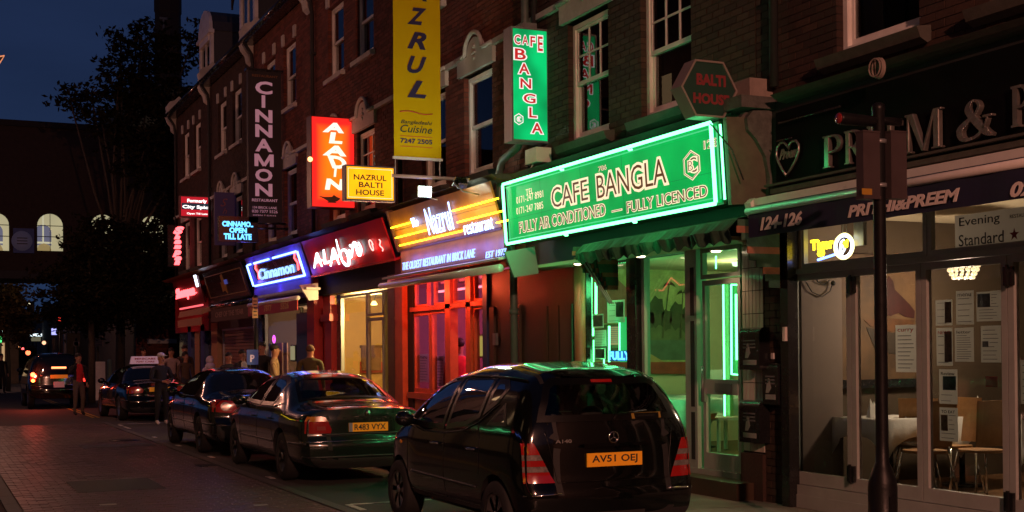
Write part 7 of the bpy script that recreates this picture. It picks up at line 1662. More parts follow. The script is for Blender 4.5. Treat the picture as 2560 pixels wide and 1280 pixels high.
p = hit(0, .905, 'B', .01); q = MB(); q.lathe([(.001, -.012), (.032, -.012), (.036, -.004), (.036, 0)], (p.x, p.y, p.z), 18, 'y'); q.build('badge', 'chrome', t)
p = hit(.5, .90, 'B', .005); q = MB(); text(q, '523i', (p.x-.08, p.y-.005, p.z-.02), (1, .03, 0), (0, 0, 1), .17, .038, .004, bold=.03); q.build('model_badge', 'chrome', t)
q = MB(); p = hit(0, 1.65, 'T', 0); q.tube([p, p+Vector((0, -.1, .1))], .004, 5); q.build('aerial', 'trim', t)

SM6 = saloon(4.67, 1.44, .885, 'paint_blue', plate='', chrome=[[(3.4, .97), (2.35, .95), (1.6, .955)]], chm='chrome', plate_z=.82, spokes=10)
SM6['lines'] += []
t, patch, hit, strip, h = car('parked_car', 'blue-black saloon with round clear reversing lamps, ahead of the dark green saloon', 'car', 5.10, 21.0, 0, SM6)
for s in (-1, 1):
    m_ = lambda P: P if s < 0 else [(-a, b) for a, b in P][::-1]
    o = patch('tail_lamp', m_([(-.80, .73), (-.43, .70), (-.40, .76), (-.48, .90), (-.74, .925), (-.79, .90)]), 'B', 'lamp_red', .008)
    patch('reversing_light', [(s*(-.60) + .075*math.cos(2*PI*i/14), .81+.075*math.sin(2*PI*i/14)) for i in range(14)], 'B', 'lamp_clear', .014, o)
q = MB(); p = hit(0, .40, 'B', .0); patch('lower_bumper', [(-.8, .30), (.8, .30), (.8, .5), (-.8, .5)], 'B', 'bumper', .006)

STX = saloon(4.5, 1.42, .87, 'paint_black', plate='X', plate_z=.80, spokes=9); STX['plate'] = ''
t, patch, hit, strip, h = car('parked_car', 'black saloon minicab with a pale lit-looking roof sign, behind the man in the white cap', 'car', 5.32, 33.2, .05, STX)
for s in (-1, 1):
    m_ = lambda P: P if s < 0 else [(-a, b) for a, b in P][::-1]
    patch('tail_lamp', m_([(-.79, .70), (-.42, .72), (-.40, .80), (-.50, .88), (-.78, .86)]), 'B', 'lamp_red', .008)
p = hit(0, 1.9, 'T', 0); q = MB(); z = p.z; y = p.y
for s, m_ in ((-1, 0),): q.prism([(-.38, y-.1, z+.04), (.38, y-.1, z+.04), (.33, y-.06, z+.24), (-.33, y-.06, z+.24)], (0, .16, 0))
rs = q.build('roof_sign', mat('roof sign plastic', (.5, .36, .42), .4, emit=(.7, .38, .45), es=.22), t)
q = MB(); text(q, 'MINICABS', (-.27, y-.088, z+.15), (1, 0, 0), (0, .18, 1), .54, .05, .002, bold=.03); text(q, '7247 7247'[:4]+' CARS', (-.24, y-.1, z+.075), (1, 0, 0), (0, .18, 1), .48, .045, .002, bold=.03); q.build('lettering', 'maroon', rs)
# --- off-roader ahead in the lane
SV = dict(L=4.5, wr=.36, axles=(.85, 3.6), track=.78, paint='paint_black', zlow=.32,
    top=[(0, 1.15), (.08, 1.3), (.28, 1.66), (.45, 1.74), (1.6, 1.77), (2.5, 1.72), (2.8, 1.66), (3.35, 1.18), (3.8, 1.1), (4.3, 1.0), (4.5, .85)],
    rear=[(.32, .05), (.45, .0), (.65, .0), (.7, .04), (1.05, .06), (1.3, .12), (1.7, .28)], front=[(.3, .08), (.5, 0), (.9, .06), (1.7, .2)],
    width=[(.3, .84), (.5, .90), (.8, .915), (1.05, .89), (1.2, .85), (1.5, .76), (1.7, .68), (1.8, .62)], plan=[(0, .95), (.3, .99), (.9, 1), (3.4, 1), (4.1, .96), (4.5, .86)],
    side_windows=[[(3.1, 1.2), (2.7, 1.58), (2.0, 1.63), (2.0, 1.14)], [(1.93, 1.63), (1.15, 1.63), (1.15, 1.14), (1.93, 1.14)], [(1.08, 1.62), (.5, 1.58), (.35, 1.2), (1.08, 1.14)]], trims=[],
    rear_window=[(-.68, 1.2), (.68, 1.2), (.6, 1.56), (.54, 1.62), (-.54, 1.62), (-.6, 1.56)], windscreen=[(-.68, 1.2), (.68, 1.2), (.56, 1.6), (-.56, 1.6)], lines=[], rub=[], handles=[(1.1, 1.0), (2.1, 1.0)], mirror=(3.0, 1.18), plate_z=1.02, plate='', spokes=6, parked=0,
    rear_lines=[[(-.74, 1.15), (-.7, .7), (.7, .7), (.74, 1.15)]])
t, patch, hit, strip, h = car('moving_car', 'black off-roader driving away with red tail lamps lit, left of the man in red', 'car', 3.86, 42.6, 0, SV)
for s in (-1, 1):
    m_ = lambda P: P if s < 0 else [(-a, b) for a, b in P][::-1]
    patch('tail_lamp', m_([(-.84, .86), (-.68, .86), (-.67, 1.12), (-.82, 1.14)]), 'B', 'lamp_red', .01)
    p = hit(s*.76, 1.08, 'B', .03); q = MB(); q.ball(tuple(p), .075, .03, .075, 10, 6)
    if s < 0: q.build('tail_light', 'tail_lit', t); light('bulb', 'POINT', (p.x, p.y-.15, p.z), 60, (1, .08, .04), t, .06)
    p = hit(s*.76, .90, 'B', .03); q = MB(); q.ball(tuple(p), .055, .03, .055, 10, 6)
    if s < 0: q.build('tail_light', glow('amber lit lamp', (1, .35, .06), 5), t)
    else: q.build('tail_light', 'tail_red', t)
p = hit(0, 1.30, 'B', .02); q = MB(); q.box(-.22, .22, p.y-.02, p.y, 1.27, 1.33); q.build('brake_light', glow('brake strip', (1, .22, .08), 4), t)
p = hit(0, .8, 'B', .01); q = MB(); q.box(-.16, .16, p.y-.02, p.y, .68, .86); q.build('rear_notice', mat('pinkish card', (.5, .32, .34), .6, emit=(.5, .3, .32), es=.1), t)
# far vehicle with its lamps lit
VANx = onY(55, 885, 96); t = thing('far_van', 'small far vehicle showing two orange lamps beyond the bridge', 'van', None, (VANx.x, 96, 0)); LOCAL.add(t.name)
q = MB(); q.box(-.95, .95, 0, 4.5, .35, 2.25); q.box(-.85, .85, .1, 4.0, 2.25, 2.4); q.build('body', 'paint_black', t)
for s in (-1, 1): wheel(t, s*.85, 3.6, .34, .2, 'rim', 6, s); wheel(t, s*.85, .8, .34, .2, 'rim', 6, s)
for px, py, cc in ((40, 882, (1, .42, .1)), (70, 882, (1, .16, .06)), (57, 872, (1, .1, .1)), (48, 867, (1, .4, .15))):
    p = onY(px, py, 96); q = MB(); q.ball((p.x-VANx.x, -.05, p.z), .17 if py > 875 else .09, .05, .17 if py > 875 else .09, 10, 6); q.build('tail_light', glow('far lamp glow', cc, 3.5), t)
q = MB(); q.box(-.7, .7, -.02, 0, 1.3, 1.9); q.build('rear_window', 'car_glass', t)
M['litter'] = M['paper']
# ================================================================ people
SKIN = mat('skin', (.42, .20, .13), .55, var=.1, scale=12); SKIND = mat('dark skin', (.22, .10, .06), .55, var=.1, scale=12); HAIR = mat('black hair', (.012, .009, .008), .6, bump=.5, bscale=80)
def cloth(n, c): return mat('cloth '+n, c, .85, var=.2, scale=10, bump=.35, bscale=18)
def person(label, x, y, z0, face, Hgt=1.75, top=None, legs=None, shoes=None, skin=SKIN, hair='short', pose='stand', hairm=HAIR, build=1.0, group=None, fingers=False, inner=None):
    """face = direction faced, degrees, 0 = towards -y (the camera's end of the street)"""
    t = thing('person', label, 'person', group, (x, y, z0), math.radians(face)); LOCAL.add(t.name); k = Hgt/1.78
    J, E_, Rr, tag_ = [], [], [], []
    def j(p, r, par=None, tg='top'):
        J.append(Vector(p)*k); Rr.append(r if isinstance(r, tuple) else (r, r))
        if par is not None: E_.append((par, len(J)-1)); tag_.append(tg)
        return len(J)-1
    b = build
    pel = j((0, .0, .95), (.155*b, .115*b)); wst = j((0, .01, 1.10), (.145*b, .105*b), pel); ch = j((0, .01, 1.28), (.165*b, .115*b), wst); sh = j((0, .015, 1.42), (.11*b, .085*b), ch); nk = j((0, .01, 1.50), (.056, .06), sh, 'skin'); hd0 = j((0, -.008, 1.575), (.072, .088), nk, 'skin'); hd = j((0, .0, 1.675), (.084, .104), hd0, 'skin'); j((0, .005, 1.745), (.05, .06), hd, 'skin')
    A = {'stand': [((.215, .02, 1.38), (.25, .04, 1.12), (.255, -.06, .88)), ((-.215, .02, 1.38), (-.25, .04, 1.12), (-.255, -.06, .88))],
         'phone': [((.215, .02, 1.38), (.25, .04, 1.12), (.20, -.10, .93)), ((-.215, .02, 1.38), (-.32, -.08, 1.20), (-.13, -.12, 1.50))],
         'hands': [((.215, .02, 1.38), (.29, -.02, 1.13), (.09, -.24, 1.08)), ((-.215, .02, 1.38), (-.29, -.02, 1.13), (-.10, -.24, 1.08))],
         'walk': [((.215, .02, 1.38), (.25, .10, 1.14), (.26, .02, .92)), ((-.215, .02, 1.38), (-.25, -.03, 1.13), (-.24, -.20, .96))]}[pose]
    for (s, e, w) in A:
        a = j(s, .062*b, sh); c = j(e, .046*b, a); d = j(w, .03, c); hv = (Vector(w)-Vector(e)).normalized(); hp = Vector(w)+hv*.06
        hn = j(tuple(hp), (.036, .022), d, 'skin')
        if fingers:
            side = hv.cross(Vector((0, 1, 0.3))).normalized()
            for q_ in range(4):
                f0 = hp+side*(.027-.018*q_)+hv*.03; f1 = f0+hv*(.04-.004*abs(q_-1.4)); f2 = f1+(hv*.6+Vector((0, -.5, -.4))).normalized()*.03
                a1 = j(tuple(f0), .0105, hn, 'skin'); a2 = j(tuple(f1), .0095, a1, 'skin'); j(tuple(f2), .008, a2, 'skin')
            th = hp+side*.045+hv*.0; a1 = j(tuple(th), .012, hn, 'skin'); j(tuple(th+side*.012+hv*.035), .0095, a1, 'skin')
        else: j(tuple(hp+hv*.07), (.03, .016), hn, 'skin')
    st = .12 if pose == 'walk' else .0
    for s in (-1, 1):
        hp_ = j((s*.10, .0, .90), .095*b, pel, 'legs'); kn = j((s*.115, -.03+s*st, .50), .066*b, hp_, 'legs'); an = j((s*.12, .02+s*st*1.8, .10), .045, kn, 'legs'); j((s*.125, -.10+s*st*1.6, .045), .042, an, 'shoes')
    me = bpy.data.meshes.new('body'); me.from_pydata([tuple(p) for p in J], E_, []); ob = bpy.data.objects.new('body', me); COL.objects.link(ob)
    md = ob.modifiers.new('skin', 'SKIN'); md.use_smooth_shade = True; md.branch_smoothing = .4
    sv = me.skin_vertices[0].data
    for i, r in enumerate(Rr): sv[i].radius = (r[0]*k, r[1]*k)
    sv[0].use_root = True
    ms = ob.modifiers.new('sub', 'SUBSURF'); ms.levels = ms.render_levels = 2
    bpy.context.view_layer.update(); nm = bpy.data.meshes.new_from_object(ob.evaluated_get(bpy.context.evaluated_depsgraph_get())); bpy.data.objects.remove(ob)
    nm.materials.clear(); sl = {'skin': 0, 'top': 1, 'legs': 2, 'shoes': 3, 'inner': 4}
    for m_ in (skin, top, legs, shoes, inner or top): nm.materials.append(m_)
    segs = [(J[a], J[b_], tg) for (a, b_), tg in zip(E_, tag_)]
    for p in nm.polygons:
        c = p.center; best = None; bd = 9
        for a, b_, tg in segs:
            ab = b_-a; u = max(0, min(1, (c-a).dot(ab)/max(ab.length_squared, 1e-9))); dd_ = (a+ab*u-c).length
            if dd_ < bd: bd, best = dd_, tg
        if c.z < .93*k and best == 'top' and abs(c.x) < .2: best = 'legs'
        if best == 'skin' and c.z < 1.475*k and c.z > 1.3*k and abs(c.x) < .1: best = 'top'
        if inner and best == 'top' and abs(c.x) < .085*k and c.y < 0: best = 'inner'
        p.material_index = sl[best]; p.use_smooth = True
    nm.name = 'body'; link('body', nm, t)
    hc = J[hd]+Vector((0, .0, 0)); q = MB()
    if hair == 'cap':
        q.ball((hc.x, hc.y+.005, hc.z+.045), .093*k, .112*k, .075*k, 14, 8); q.lathe([(.02, 0), (.085, 0), (.085, .012), (.02, .012)], (hc.x, hc.y-.10, hc.z+.03), 12); q.build('cap', cloth('white cap', (.62, .60, .66)), t)
    elif hair == 'hood':
        q.ball((hc.x, hc.y+.03, hc.z-.01), .125*k, .13*k, .145*k, 14, 8); q.ball((hc.x, hc.y+.04, hc.z-.17), .16*k, .14*k, .12*k, 14, 8); q.build('hood', top, t)
    elif hair == 'bald':
        q.ball((hc.x, hc.y+.02, hc.z-.01), .084*k, .098*k, .08*k, 14, 8); q.build('hair', cloth('cropped hair', (.10, .05, .035)), t)
    elif hair == 'long':
        q.ball((hc.x, hc.y+.035, hc.z+.02), .10*k, .11*k, .12*k, 14, 8); q.ball((hc.x, hc.y+.06, hc.z-.12), .115*k, .075*k, .16*k, 14, 8); q.build('hair', hairm, t)
    elif hair == 'curly':
        random.seed(int(x*100))
        for i in range(34):
            a, b2 = random.uniform(0, 2*PI), random.uniform(.1, 1.5); q.ball((hc.x+.1*math.cos(a)*math.sin(b2), hc.y+.03+.1*math.sin(a)*math.sin(b2), hc.z+.03+.1*math.cos(b2)), .035, None, None, 6, 4)
        q.build('hair', hairm, t)
    else:
        q.ball((hc.x, hc.y+.022, hc.z+.028), .088*k, .105*k, .088*k, 14, 8); q.build('hair', hairm, t)
    q = MB(); q.ball((hc.x, hc.y-.092*k, hc.z-.035), .014, .02, .024, 8, 6)
    for s in (-1, 1): q.ball((hc.x+s*.078*k, hc.y+.005, hc.z-.03), .014, .025, .034, 8, 5)
    q.build('nose_and_ears', skin, t)
    q = MB()
    for s in (-1, 1): q.ball((hc.x+s*.031, hc.y-.083*k, hc.z-.008), .012, .006, .007, 6, 4); q.box(hc.x+s*.031-.018, hc.x+s*.031+.018, hc.y-.088*k, hc.y-.08*k, hc.z+.014, hc.z+.021)
    q.box(hc.x-.022, hc.x+.022, hc.y-.088*k, hc.y-.08*k, hc.z-.078, hc.z-.070); q.build('face_features', 'black_matt', t)
    return t
blk = cloth('black', (.012, .012, .014)); den = cloth('dark denim', (.03, .035, .05)); shoe = mat('black shoe', (.02, .018, .016), .5); wshoe = mat('white trainer', (.65, .58, .55), .5)
p = onG(197, 1040); person('man in a red jumper and black jacket with a hand raised to his ear', p.x, p.y, 0, 24, 1.74, blk, cloth('khaki', (.14, .10, .08)), shoe, hair='short', pose='phone', fingers=True, inner=cloth('red jumper', (.6, .03, .03)))
p = onG(404, 1063); person('man in a white baseball cap and dark clothes, white trainers, hands together', p.x, p.y, 0, 20, 1.72, cloth('navy jacket', (.014, .014, .02)), blk, wshoe, hair='cap', pose='hands', fingers=True, build=1.12)
PP = [('curly-haired person in a dark top with a pale strap, behind the minicab roof sign', 359, 6.8, 1.78, blk, 'curly', 'stand', 30, None),
      ('person in a pale shirt standing just behind the white-capped man', 428, 6.75, 1.76, cloth('pale shirt', (.42, .30, .30)), 'short', 'stand', 0, None),
      ('woman with long dark hair and a brown jacket beside the white-capped man', 464, 6.6, 1.62, cloth('brown jacket', (.10, .06, .04)), 'long', 'stand', 20, None),
      ('person with short fair-lit face right behind the long-haired woman', 462, 7.2, 1.84, cloth('dark brown coat', (.05, .03, .025)), 'short', 'stand', 10, None),
      ('small figure in a pale hooded top by the blue pilaster', 523, 6.9, 1.5, cloth('white hoodie', (.60, .50, .60)), 'hood', 'walk', 200, None),
      ('man in a dark jacket in front of the lowered shutter', 572, 6.8, 1.60, cloth('charcoal jacket', (.03, .025, .022)), 'short', 'stand', 15, None),
      ('person holding a hand near the face, left of the blue P sign', 606, 7.0, 1.66, cloth('black coat', (.02, .015, .015)), 'short', 'phone', 25, cloth('white shirt', (.5, .42, .4))),
      ('tall dark-haired figure in black right of the blue P sign', 655, 7.1, 1.84, blk, 'short', 'stand', -40, None),
      ('dark-haired man in a striped beige shirt seen from the side', 688, 6.75, 1.76, None, 'short', 'walk', 70, None),
      ('cropped-haired man in an olive jacket facing the ALADIN shop', 776, 7.0, 1.77, cloth('olive jacket', (.07, .06, .025)), 'bald', 'stand', 150, None)]
for (lb, px, X_, Hh, tp_, hr, ps, fc, inn) in PP:
    if tp_ is None:
        tp_ = cloth('striped beige shirt', (.42, .28, .16)); nt = tp_.node_tree; b2 = nt.nodes['Principled BSDF']; tcx = nt.nodes.new('ShaderNodeTexCoord'); wv = nt.nodes.new('ShaderNodeTexWave'); wv.inputs['Scale'].default_value = 9; wv.bands_direction = 'X'
        nt.links.new(tcx.outputs['Object'], wv.inputs['Vector']); rpm = nt.nodes.new('ShaderNodeValToRGB'); rpm.color_ramp.elements[0].color = (.46, .31, .18, 1); rpm.color_ramp.elements[0].position = .7; rpm.color_ramp.elements[1].color = (.2, .12, .07, 1); nt.links.new(wv.outputs[0], rpm.inputs[0]); nt.links.new(rpm.outputs[0], b2.inputs['Base Color'])
    person(lb, X_, Yx(px, X_, 885), .12, fc, Hh, tp_, den, shoe, hair=hr, pose=ps, inner=inn, build=.95 if Hh < 1.65 else 1.08)
person('person in a red top seen from behind inside the red-lit shop', 8.2, Yx(1149, 8.2, 880), .15, 170, 1.76, cloth('red shirt', (.7, .04, .04)), blk, shoe, hair='short')
person('dark silhouetted passer-by at the far left edge of the photo', onG(4, 985).x, onG(4, 985).y, 0, 20, 1.8, blk, blk, shoe)
# ================================================================ street furniture
LP = (6.35, 7.37); zt_l = onX(2206, 264, 6.35).z
t = thing('signal_post', 'black cast post before the glass shopfront, carrying two grey boxes and a side light', 'post', None, (LP[0], LP[1], .12))
q = MB(); q.lathe([(.15, .12), (.15, .2), (.105, .24), (.105, .66), (.098, .72), (.07, .80), (.05, .84), (.046, 1.0), (.045, zt_l-.03), (.05, zt_l-.02), (.045, zt_l+.015), (.02, zt_l+.03)], (LP[0], LP[1], 0), 28); q.build('column', 'iron', t)
q = MB(); q.box(LP[0]-.03, LP[0]+.03, LP[1]-.109, LP[1]-.1, .28, .6); q.build('access_door', 'iron', t)
for s, yy_, in ((-1, 0), (1, 0)):
    a = onY(2143 if s < 0 else 2222, 490, LP[1]-.02); b = onY(2192 if s < 0 else 2259, 334, LP[1]-.02)
    a.x += .035 if s < 0 else 0; q = MB(); q.box(a.x, b.x, LP[1]-.05, LP[1]+.03, a.z, b.z); q.box(a.x-.004, b.x+.004, LP[1]-.055, LP[1]+.035, b.z, b.z+.012); q.box(a.x-.004, b.x+.004, LP[1]-.055, LP[1]+.035, a.z-.02, a.z+.005)
    bx_ = q.build('control_box', mat('grey pink box', (.045, .03, .032), .5, var=.15), t)
    if s < 0: q = MB(); c0, c1 = onY(2155, 486, LP[1]-.052), onY(2180, 472, LP[1]-.052); q.box(c0.x, c1.x, LP[1]-.053, LP[1]-.0505, c0.z, c1.z); st = q.build('sticker', mat('yellow sticker', (.35, .19, .02), .5), bx_)
    q = MB(); q.lathe([(.047, 0), (.056, 0), (.056, .03), (.047, .03)], (LP[0], LP[1], b.z-.07 if s < 0 else a.z+.06), 20); q.build('strap', 'grey_metal', t)
a = onY(2098, 296, LP[1]); q = MB(); q.lathe([(.018, a.x-.01), (.042, a.x), (.046, a.x+.01), (.038, LP[0]-.06), (.03, LP[0])], (0, LP[1], a.z), 18, 'x'); q.build('side_lamp', 'iron', t)
q = MB(); q.lathe([(.002, a.x-.014), (.036, a.x-.012), (.04, a.x-.004)], (0, LP[1], a.z), 18, 'x'); q.build('lens', mat('red lens', (.2, .015, .015), .2, coat=1, emit=(.8, .05, .04), es=.01), t)
q = MB(); q.lathe([(.018, LP[0]), (.03, LP[0]+.05), (.03, LP[0]+.2), (.01, LP[0]+.21)], (0, LP[1], a.z+.01), 14, 'x'); q.build('side_lamp', 'iron', t)
# parking sign and slim posts on the kerb
PX_ = 6.45; yk = Yx(640, PX_, 800)
t = thing('sign_post', 'dark kerbside post with tan plates above and a blue P parking sign low down', 'sign post', None, (PX_, yk, .1))
q = MB(); q.tube([(PX_, yk, .1), (PX_, yk, Zx(640, 738, PX_))], .05, 8); q.build('post', 'iron', t)
fr_ = Fr(tuple(onY(631, 795, yk-.07)), (1, 0, 0), (0, 0, 1)); a = fr_.uv(631, 795); b = fr_.uv(644, 743); q = MB(); fr_.box(q, a[0], b[0], a[1], (a[1]+b[1])/2-.01, 0, .01); fr_.box(q, a[0], b[0], (a[1]+b[1])/2+.01, b[1], 0, .01); pl = q.build('plate', mat('tan plate', (.5, .28, .12), .5), t)
q = MB()
for i in range(6): fr_.box(q, a[0]+.02, b[0]-.02, a[1]+.05+i*.075, a[1]+.075+i*.075, .01, .012)
q.build('print', 'ink', pl)
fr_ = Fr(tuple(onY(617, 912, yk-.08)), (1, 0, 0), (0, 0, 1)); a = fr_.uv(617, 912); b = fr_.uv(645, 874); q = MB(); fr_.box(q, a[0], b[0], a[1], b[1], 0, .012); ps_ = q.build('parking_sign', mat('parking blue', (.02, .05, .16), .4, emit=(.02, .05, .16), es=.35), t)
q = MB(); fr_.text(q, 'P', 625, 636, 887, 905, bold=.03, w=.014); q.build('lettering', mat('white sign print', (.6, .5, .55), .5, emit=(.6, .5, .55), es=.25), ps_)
for lb, px, pt, X_ in (('dark lamp column between the red-neon shop and the dark fascia board', 511, 540, 6.6), ('dark slim column right of the blue neon sign', 664+116, 560, 6.5)):
    y_ = Yx(px, X_, 800); q = MB(); q.tube([(X_, y_, .1), (X_, y_, Zx(px, pt, X_))], .07, 8); q.lathe([(.12, .1), (.12, 1.1), (.08, 1.2)], (X_, y_, 0), 12); o = q.build('lamp_column', 'iron'); o['label'] = lb; o['category'] = 'lamp column'
    bpy.data.objects.remove(o)
# ================================================================ restaurant interior behind the glass front
def chair(label, x, y, rz, z0=.25):
    t = thing('chair', label, 'chair', 'plywood chairs round the dining tables', (x, y, z0), rz); LOCAL.add(t.name)
    q = MB(); n = 8
    for i in range(n):
        a0, a1 = -.9+1.8*i/n, -.9+1.8*(i+1)/n
        for (za, zb_) in ((.50, .93),):
            P = [(.24*math.sin(a0), .24-.10*math.cos(a0)), (.24*math.sin(a1), .24-.10*math.cos(a1))]
            q.add([(P[0][0]*.9, P[0][1], za), (P[1][0]*.9, P[1][1], za), (P[1][0], P[1][1]+.06, zb_), (P[0][0], P[0][1]+.06, zb_), (P[0][0]*.9, P[0][1]+.012, za), (P[1][0]*.9, P[1][1]+.012, za), (P[1][0], P[1][1]+.072, zb_), (P[0][0], P[0][1]+.072, zb_)], [(0, 1, 2, 3), (7, 6, 5, 4), (3, 2, 6, 7), (0, 4, 5, 1)])
    q.build('backrest', 'beech', t)
    q = MB(); q.prism([(.2*math.cos(a)*1.0, .02+.21*math.sin(a), .44) for a in [2*PI*i/16 for i in range(16)]], (0, 0, .025)); q.build('seat', 'beech', t)
    for sx in (-1, 1):
        for sy in (-1, 1): q = MB(); q.tube([(sx*.15, .02+sy*.14, .44), (sx*.22, .02+sy*.22, 0)], .011, 6); q.build('leg', 'chrome', t)
    return t
def table(label, x, y, z0=.3, w=.8):
    t = thing('dining_table', label, 'table', 'dining tables behind the glass front', (x, y, z0)); LOCAL.add(t.name)
    q = MB(); q.box(-w/2, w/2, -w/2, w/2, .70, .73); q.build('table_top', 'beech', t)
    q = MB(); q.tube([(0, 0, .02), (0, 0, .70)], .03, 8); q.lathe([(.22, 0), (.22, .02), (.03, .03)], (0, 0, 0), 16); q.build('leg', 'black_paint', t)
    q = MB(); e = w/2+.01; n = 40; top_, bot = [], []
    for i in range(n):
        a = 2*PI*i/n; c_, s_ = math.cos(a), math.sin(a); m_ = max(abs(c_), abs(s_)); px, py = e*c_/m_, e*s_/m_; cor = (abs(c_)*abs(s_)/(m_*m_)); fl = .03+.05*math.sin(i*1.9)*(.4+cor)
        top_.append((px, py, .738)); bot.append((px*(1+fl), py*(1+fl), .738-.17-.24*cor**3))
    q.smooth = True; q.add(top_+bot, [tuple(range(n))]+[((i+1) % n, i, n+i, n+(i+1) % n) for i in range(n)]); tc_ = q.build('tablecloth', 'linen', t)
    return t
def napkin(label, x, y, z):
    t = MB(); t.smooth = False; n = 8
    for k_ in range(2):
        c_ = k_*.045; t.add([(x-.07+c_, y-.05, z), (x+.05+c_, y-.05+k_*.03, z), (x-.01+c_, y+.02, z+.19-.03*k_), (x-.02+c_, y+.07, z)], [(0, 1, 2), (1, 3, 2), (3, 0, 2), (0, 3, 1)])
    o = t.build('napkin', 'linen'); o['label'] = label; o['category'] = 'napkin'; o['group'] = 'folded napkins on the tables'; return o
table('white-clothed dining table behind the leftmost folding door', 8.7, 9.98, .25); table('white-clothed dining table behind the third glass leaf', 9.75, 10.1, .25)
table('white-clothed dining table nearest the right edge', 9.3, 8.1, .25)
napkin('folded napkin at the left of the leftmost dining table', 8.5, 10.0, .99); napkin('folded napkin at the right of the leftmost dining table', 8.85, 9.9, .99)
napkin('folded napkin behind the post on the middle dining table', 9.5, 10.1, .99); napkin('folded napkin right of the stuck-up clippings on the middle table', 9.9, 10.0, .99)
chair('plywood chair at the camera side of the leftmost table', 8.55, 9.35, PI*1.0, .25); chair('plywood chair between the leftmost and the middle table', 9.2, 9.7, -PI/2, .25)
chair('plywood chair with a linen napkin by the third glass leaf', 9.05, 9.15, PI*.95, .25); chair('plywood chair behind the clippings', 9.0, 9.95, PI*.8, .25)
t = thing('wall_painting', 'dark framed painting with a red figure shape on the beige wall behind the glass front', 'painting', None, (9.3, 10.8, 1.2))
a_, b_ = onY(2098, 950, 10.8), onY(2290, 640, 10.8); q = MB(); q.box(a_.x, b_.x, 10.79, 10.82, a_.z, b_.z); q.build('canvas', mat('dark canvas', (.10, .055, .025), .7, var=.5, scale=3), t)
fr_ = Fr((a_.x, 10.788, a_.z), (1, 0, 0), (0, 0, 1))
for nm, c, pts in (('red_shape', (.035, .004, .003), ((2212, 705), (2222, 690), (2232, 704), (2236, 724), (2254, 742), (2272, 760), (2286, 778), (2284, 796), (2262, 792), (2246, 782), (2226, 790), (2206, 786), (2200, 768), (2208, 745))), ('ochre_shape', (.09, .035, .01), ((2160, 800), (2215, 795), (2285, 800), (2280, 820), (2230, 830), (2175, 815))), ('dark_shape', (.03, .02, .012), ((2165, 818), (2230, 832), (2285, 825), (2285, 890), (2190, 880)))):
    q = MB(); q.prism([fr_.P(*fr_.uv(*p_), .004 if nm == 'red_shape' else .002) for p_ in pts], fr_.N*.004); q.build(nm, mat('painted '+nm, c, .6, var=.4, scale=6), t)
q = MB(); q.box(a_.x-.03, b_.x+.03, 10.76, 10.82, a_.z-.09, a_.z); q.box(a_.x-.03, a_.x, 10.76, 10.82, a_.z, b_.z); q.build('frame', 'black_paint', t)
c = onX(2408, 680, 9.45); t = thing('chandelier', 'small glowing crystal chandelier seen through the third glass leaf', 'chandelier', None, tuple(c)); LOCAL.add(t.name)
CRY = glow('lit crystal', (1, .66, .34), 1.6); 
for r_, z_, n_ in ((.15, .06, 16), (.14, .02, 15), (.12, -.02, 13), (.10, -.055, 10)):
    q = MB()
    for i in range(n_): q.ball((r_*math.cos(2*PI*i/n_), r_*math.sin(2*PI*i/n_), z_), .017, .017, .02, 6, 4)
    q.build('crystal_tier', CRY, t)
q = MB(); q.lathe([(.15, .08), (.16, .1), (.03, .12), (.01, .3)], (0, 0, 0), 16); q.build('mount', 'chrome', t); light('bulb', 'POINT', (0, 0, -.12), 85, (1, .72, .5), t, .1)
# white blind panel close behind the first glass leaf
q = MB(); a_, b_ = onY(1996, 1200, 10.36), onY(2104, 700, 10.36); q.box(7.93, b_.x, 10.36, 10.40, .16, 3.0); o = q.build('screen_panel', mat('pinkish partition', (.22, .165, .14), .8, var=.05)); o['label'] = 'plain pinkish partition just inside the leftmost folding door'; o['category'] = 'screen'
q = MB(); pts = [(2008, 695), (2015, 705), (2030, 730), (2055, 742), (2075, 728), (2082, 708)]; q.tube([tuple(onY(a, b, 10.34)) for a, b in pts], .006, 5); pts = [(2035, 690), (2045, 705), (2060, 712), (2074, 700)]; q.tube([tuple(onY(a, b, 10.34)) for a, b in pts], .006, 5); c = onY(2083, 708, 10.32); q.ball(tuple(c), .025)
o = q.build('wall_camera', 'black_matt'); o['label'] = 'dangling black cable and small camera inside the leftmost pane'; o['category'] = 'camera'
# cafe interior
def simple_table(label, x, y):
    t = table(label, x, y, .3, .9); t['group'] = 'tables in the cafe'; return t
simple_table('white-clothed cafe table lit green behind the second cafe window', 9.2, 14.2); simple_table('cafe table deeper inside beneath the mural', 10.0, 15.4)
t = thing('chair', 'white high-backed chair in front of the mural', 'chair', None, (9.9, 14.7, .3)); LOCAL.add(t.name)
q = MB(); q.prism([(-.2, .2, .45), (.2, .2, .45), (.2, .2, .95), (.14, .2, 1.0), (.16, .2, 1.1), (-.2, .2, 1.1)], (0, .04, 0)); q.build('backrest', 'white_metal', t); q = MB(); q.box(-.2, .2, -.2, .2, .42, .46); q.build('seat', 'white_metal', t)
for sx in (-1, 1):
    for sy in (-1, 1): q = MB(); q.box(sx*.17-.02, sx*.17+.02, sy*.17-.02, sy*.17+.02, 0, .42); q.build('leg', 'white_metal', t)

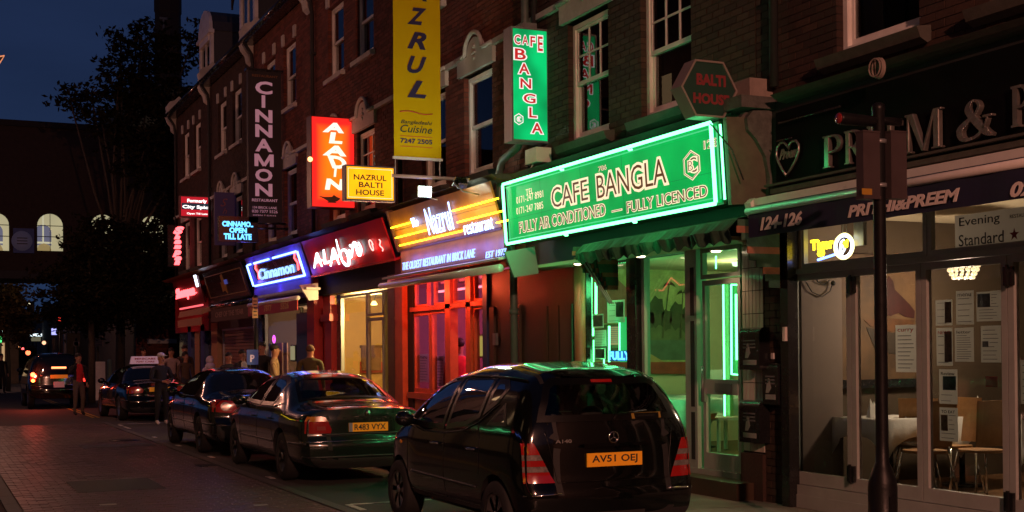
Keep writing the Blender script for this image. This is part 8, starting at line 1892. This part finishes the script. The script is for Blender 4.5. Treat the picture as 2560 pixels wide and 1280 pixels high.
# ================================================================ opposite side of the street (seen in reflections) and street lamps
def lamp_post(label, x, y, hgt, energy, arm=1.2, col=SODIUM):
    t = thing('street_lamp', label, 'street lamp', 'sodium street lamps on the near side', (x, y, 0)); LOCAL.add(t.name)
    q = MB(); q.tube([(0, 0, 0), (0, 0, hgt), (arm*.3, 0, hgt+.3), (arm, 0, hgt+.35)], [.07, .05, .04, .035], 8); q.build('post', 'iron', t)
    q = MB(); q.ball((arm+.25, 0, hgt+.33), .32, .16, .09, 14, 6); q.build('lantern', 'grey_metal', t)
    q = MB(); q.ball((arm+.25, 0, hgt+.27), .22, .11, .07, 12, 6); q.build('lens', glow('sodium lens', SODIUM, 12), t)
    light('bulb', 'POINT', (arm+.25, 0, hgt+.12), energy, col, t, .12); return t
lamp_post('sodium street lamp on the near pavement behind the camera', -.9, -9, 7.6, 9000)
lamp_post('sodium street lamp on the near pavement half way down the terrace', -.9, 29, 7.6, 240)
lamp_post('sodium street lamp on the near pavement before the bridge', -.9, 41, 7.0, 380)
lamp_post('sodium street lamp beyond the bridge', 1.5, 72, 6.0, 300)
for lb, b in (('house beside the camera on the restaurants side, out of the picture', (7.8, 18, -14, 5.38)), ('building closing the street behind the camera', (-20, 30, -42, -36))):  # unseen masses; the rear block is added to shut sky out of reflections
    q = MB(); q.box(b[0], b[1], b[2], b[3], 0, 11); o = q.build('brick_building', 'brick_dark'); o['label'] = lb; o['category'] = 'building'
random.seed(5)
NS = [('red', -8), ('yellow', -2.5), ('red', 3), ('blue', 8.5), ('red', 14), ('green', 19.5), ('red', 25), ('yellow', 30.5)]
for i, (nc, y0) in enumerate(NS):
    t = thing('opposite_house', 'brick house across the street with a %s neon line, %s of the row' % (nc, ('first', 'second', 'third', 'fourth', 'fifth', 'sixth', 'seventh', 'last')[i]), 'house', 'houses on the near side of the street', (-1.6, y0, 0)); LOCAL.add(t.name)
    q = MB(); q.box(-6, 0, 0, 5.4, 0, 12.5); q.build('wall', 'mortar_dark', t)
    for k in range(2):
        for z in (4.4, 7.2): q = MB(); q.box(0, .03, .9+k*2.2, 2.0+k*2.2, z, z+1.6); q.build('window', 'win_warm' if (i*2+k+int(z)) % 5 == 0 else 'car_glass', t)
    q = MB(); q.box(0, .05, .4, 5.0, .7, 2.6); q.build('shop_window', glow('opposite shop window', (1, .5, .22), .05), t)
    q = MB(); q.box(0, .25, .2, 5.2, 2.9, 3.7); q.build('fascia', 'black_paint', t)
    q = MB(); q.tube([(.3, .5, 3.3), (.3, 2.2, 3.3), (.3, 2.6, 3.5), (.3, 3.0, 3.2), (.3, 4.8, 3.35)], .02, 6); q.build('neon_line', 'neon_'+nc, t)
# lit hanging sign whose corner enters the photograph at the upper left
pc = onY(5, 150, 18); t = thing('projecting_sign', 'orange-edged sign corner just entering at the upper left edge', 'sign', None, (pc.x, 18, pc.z))
q = MB(); P = [onY(-60, 152, 18), onY(11, 140, 18), onY(-2, 160, 18), onY(-60, 176, 18)]; q.prism([tuple(p) for p in P], (0, .1, 0)); q.build('panel', 'black_matt', t)
q = MB(); q.tube([tuple(Vector(p)+Vector((0, -.02, 0))) for p in P]+[tuple(Vector(P[0])+Vector((0, -.02, 0)))], .009, 5); q.build('edge_light', glow('orange edge', (1, .35, .16), .9), t)
for o in list(COL.objects):       # the setting's own sheets keep plain names
    if o.type == 'MESH' and o.parent is None and 'category' not in o and 'kind' not in o: o['kind'] = 'structure'
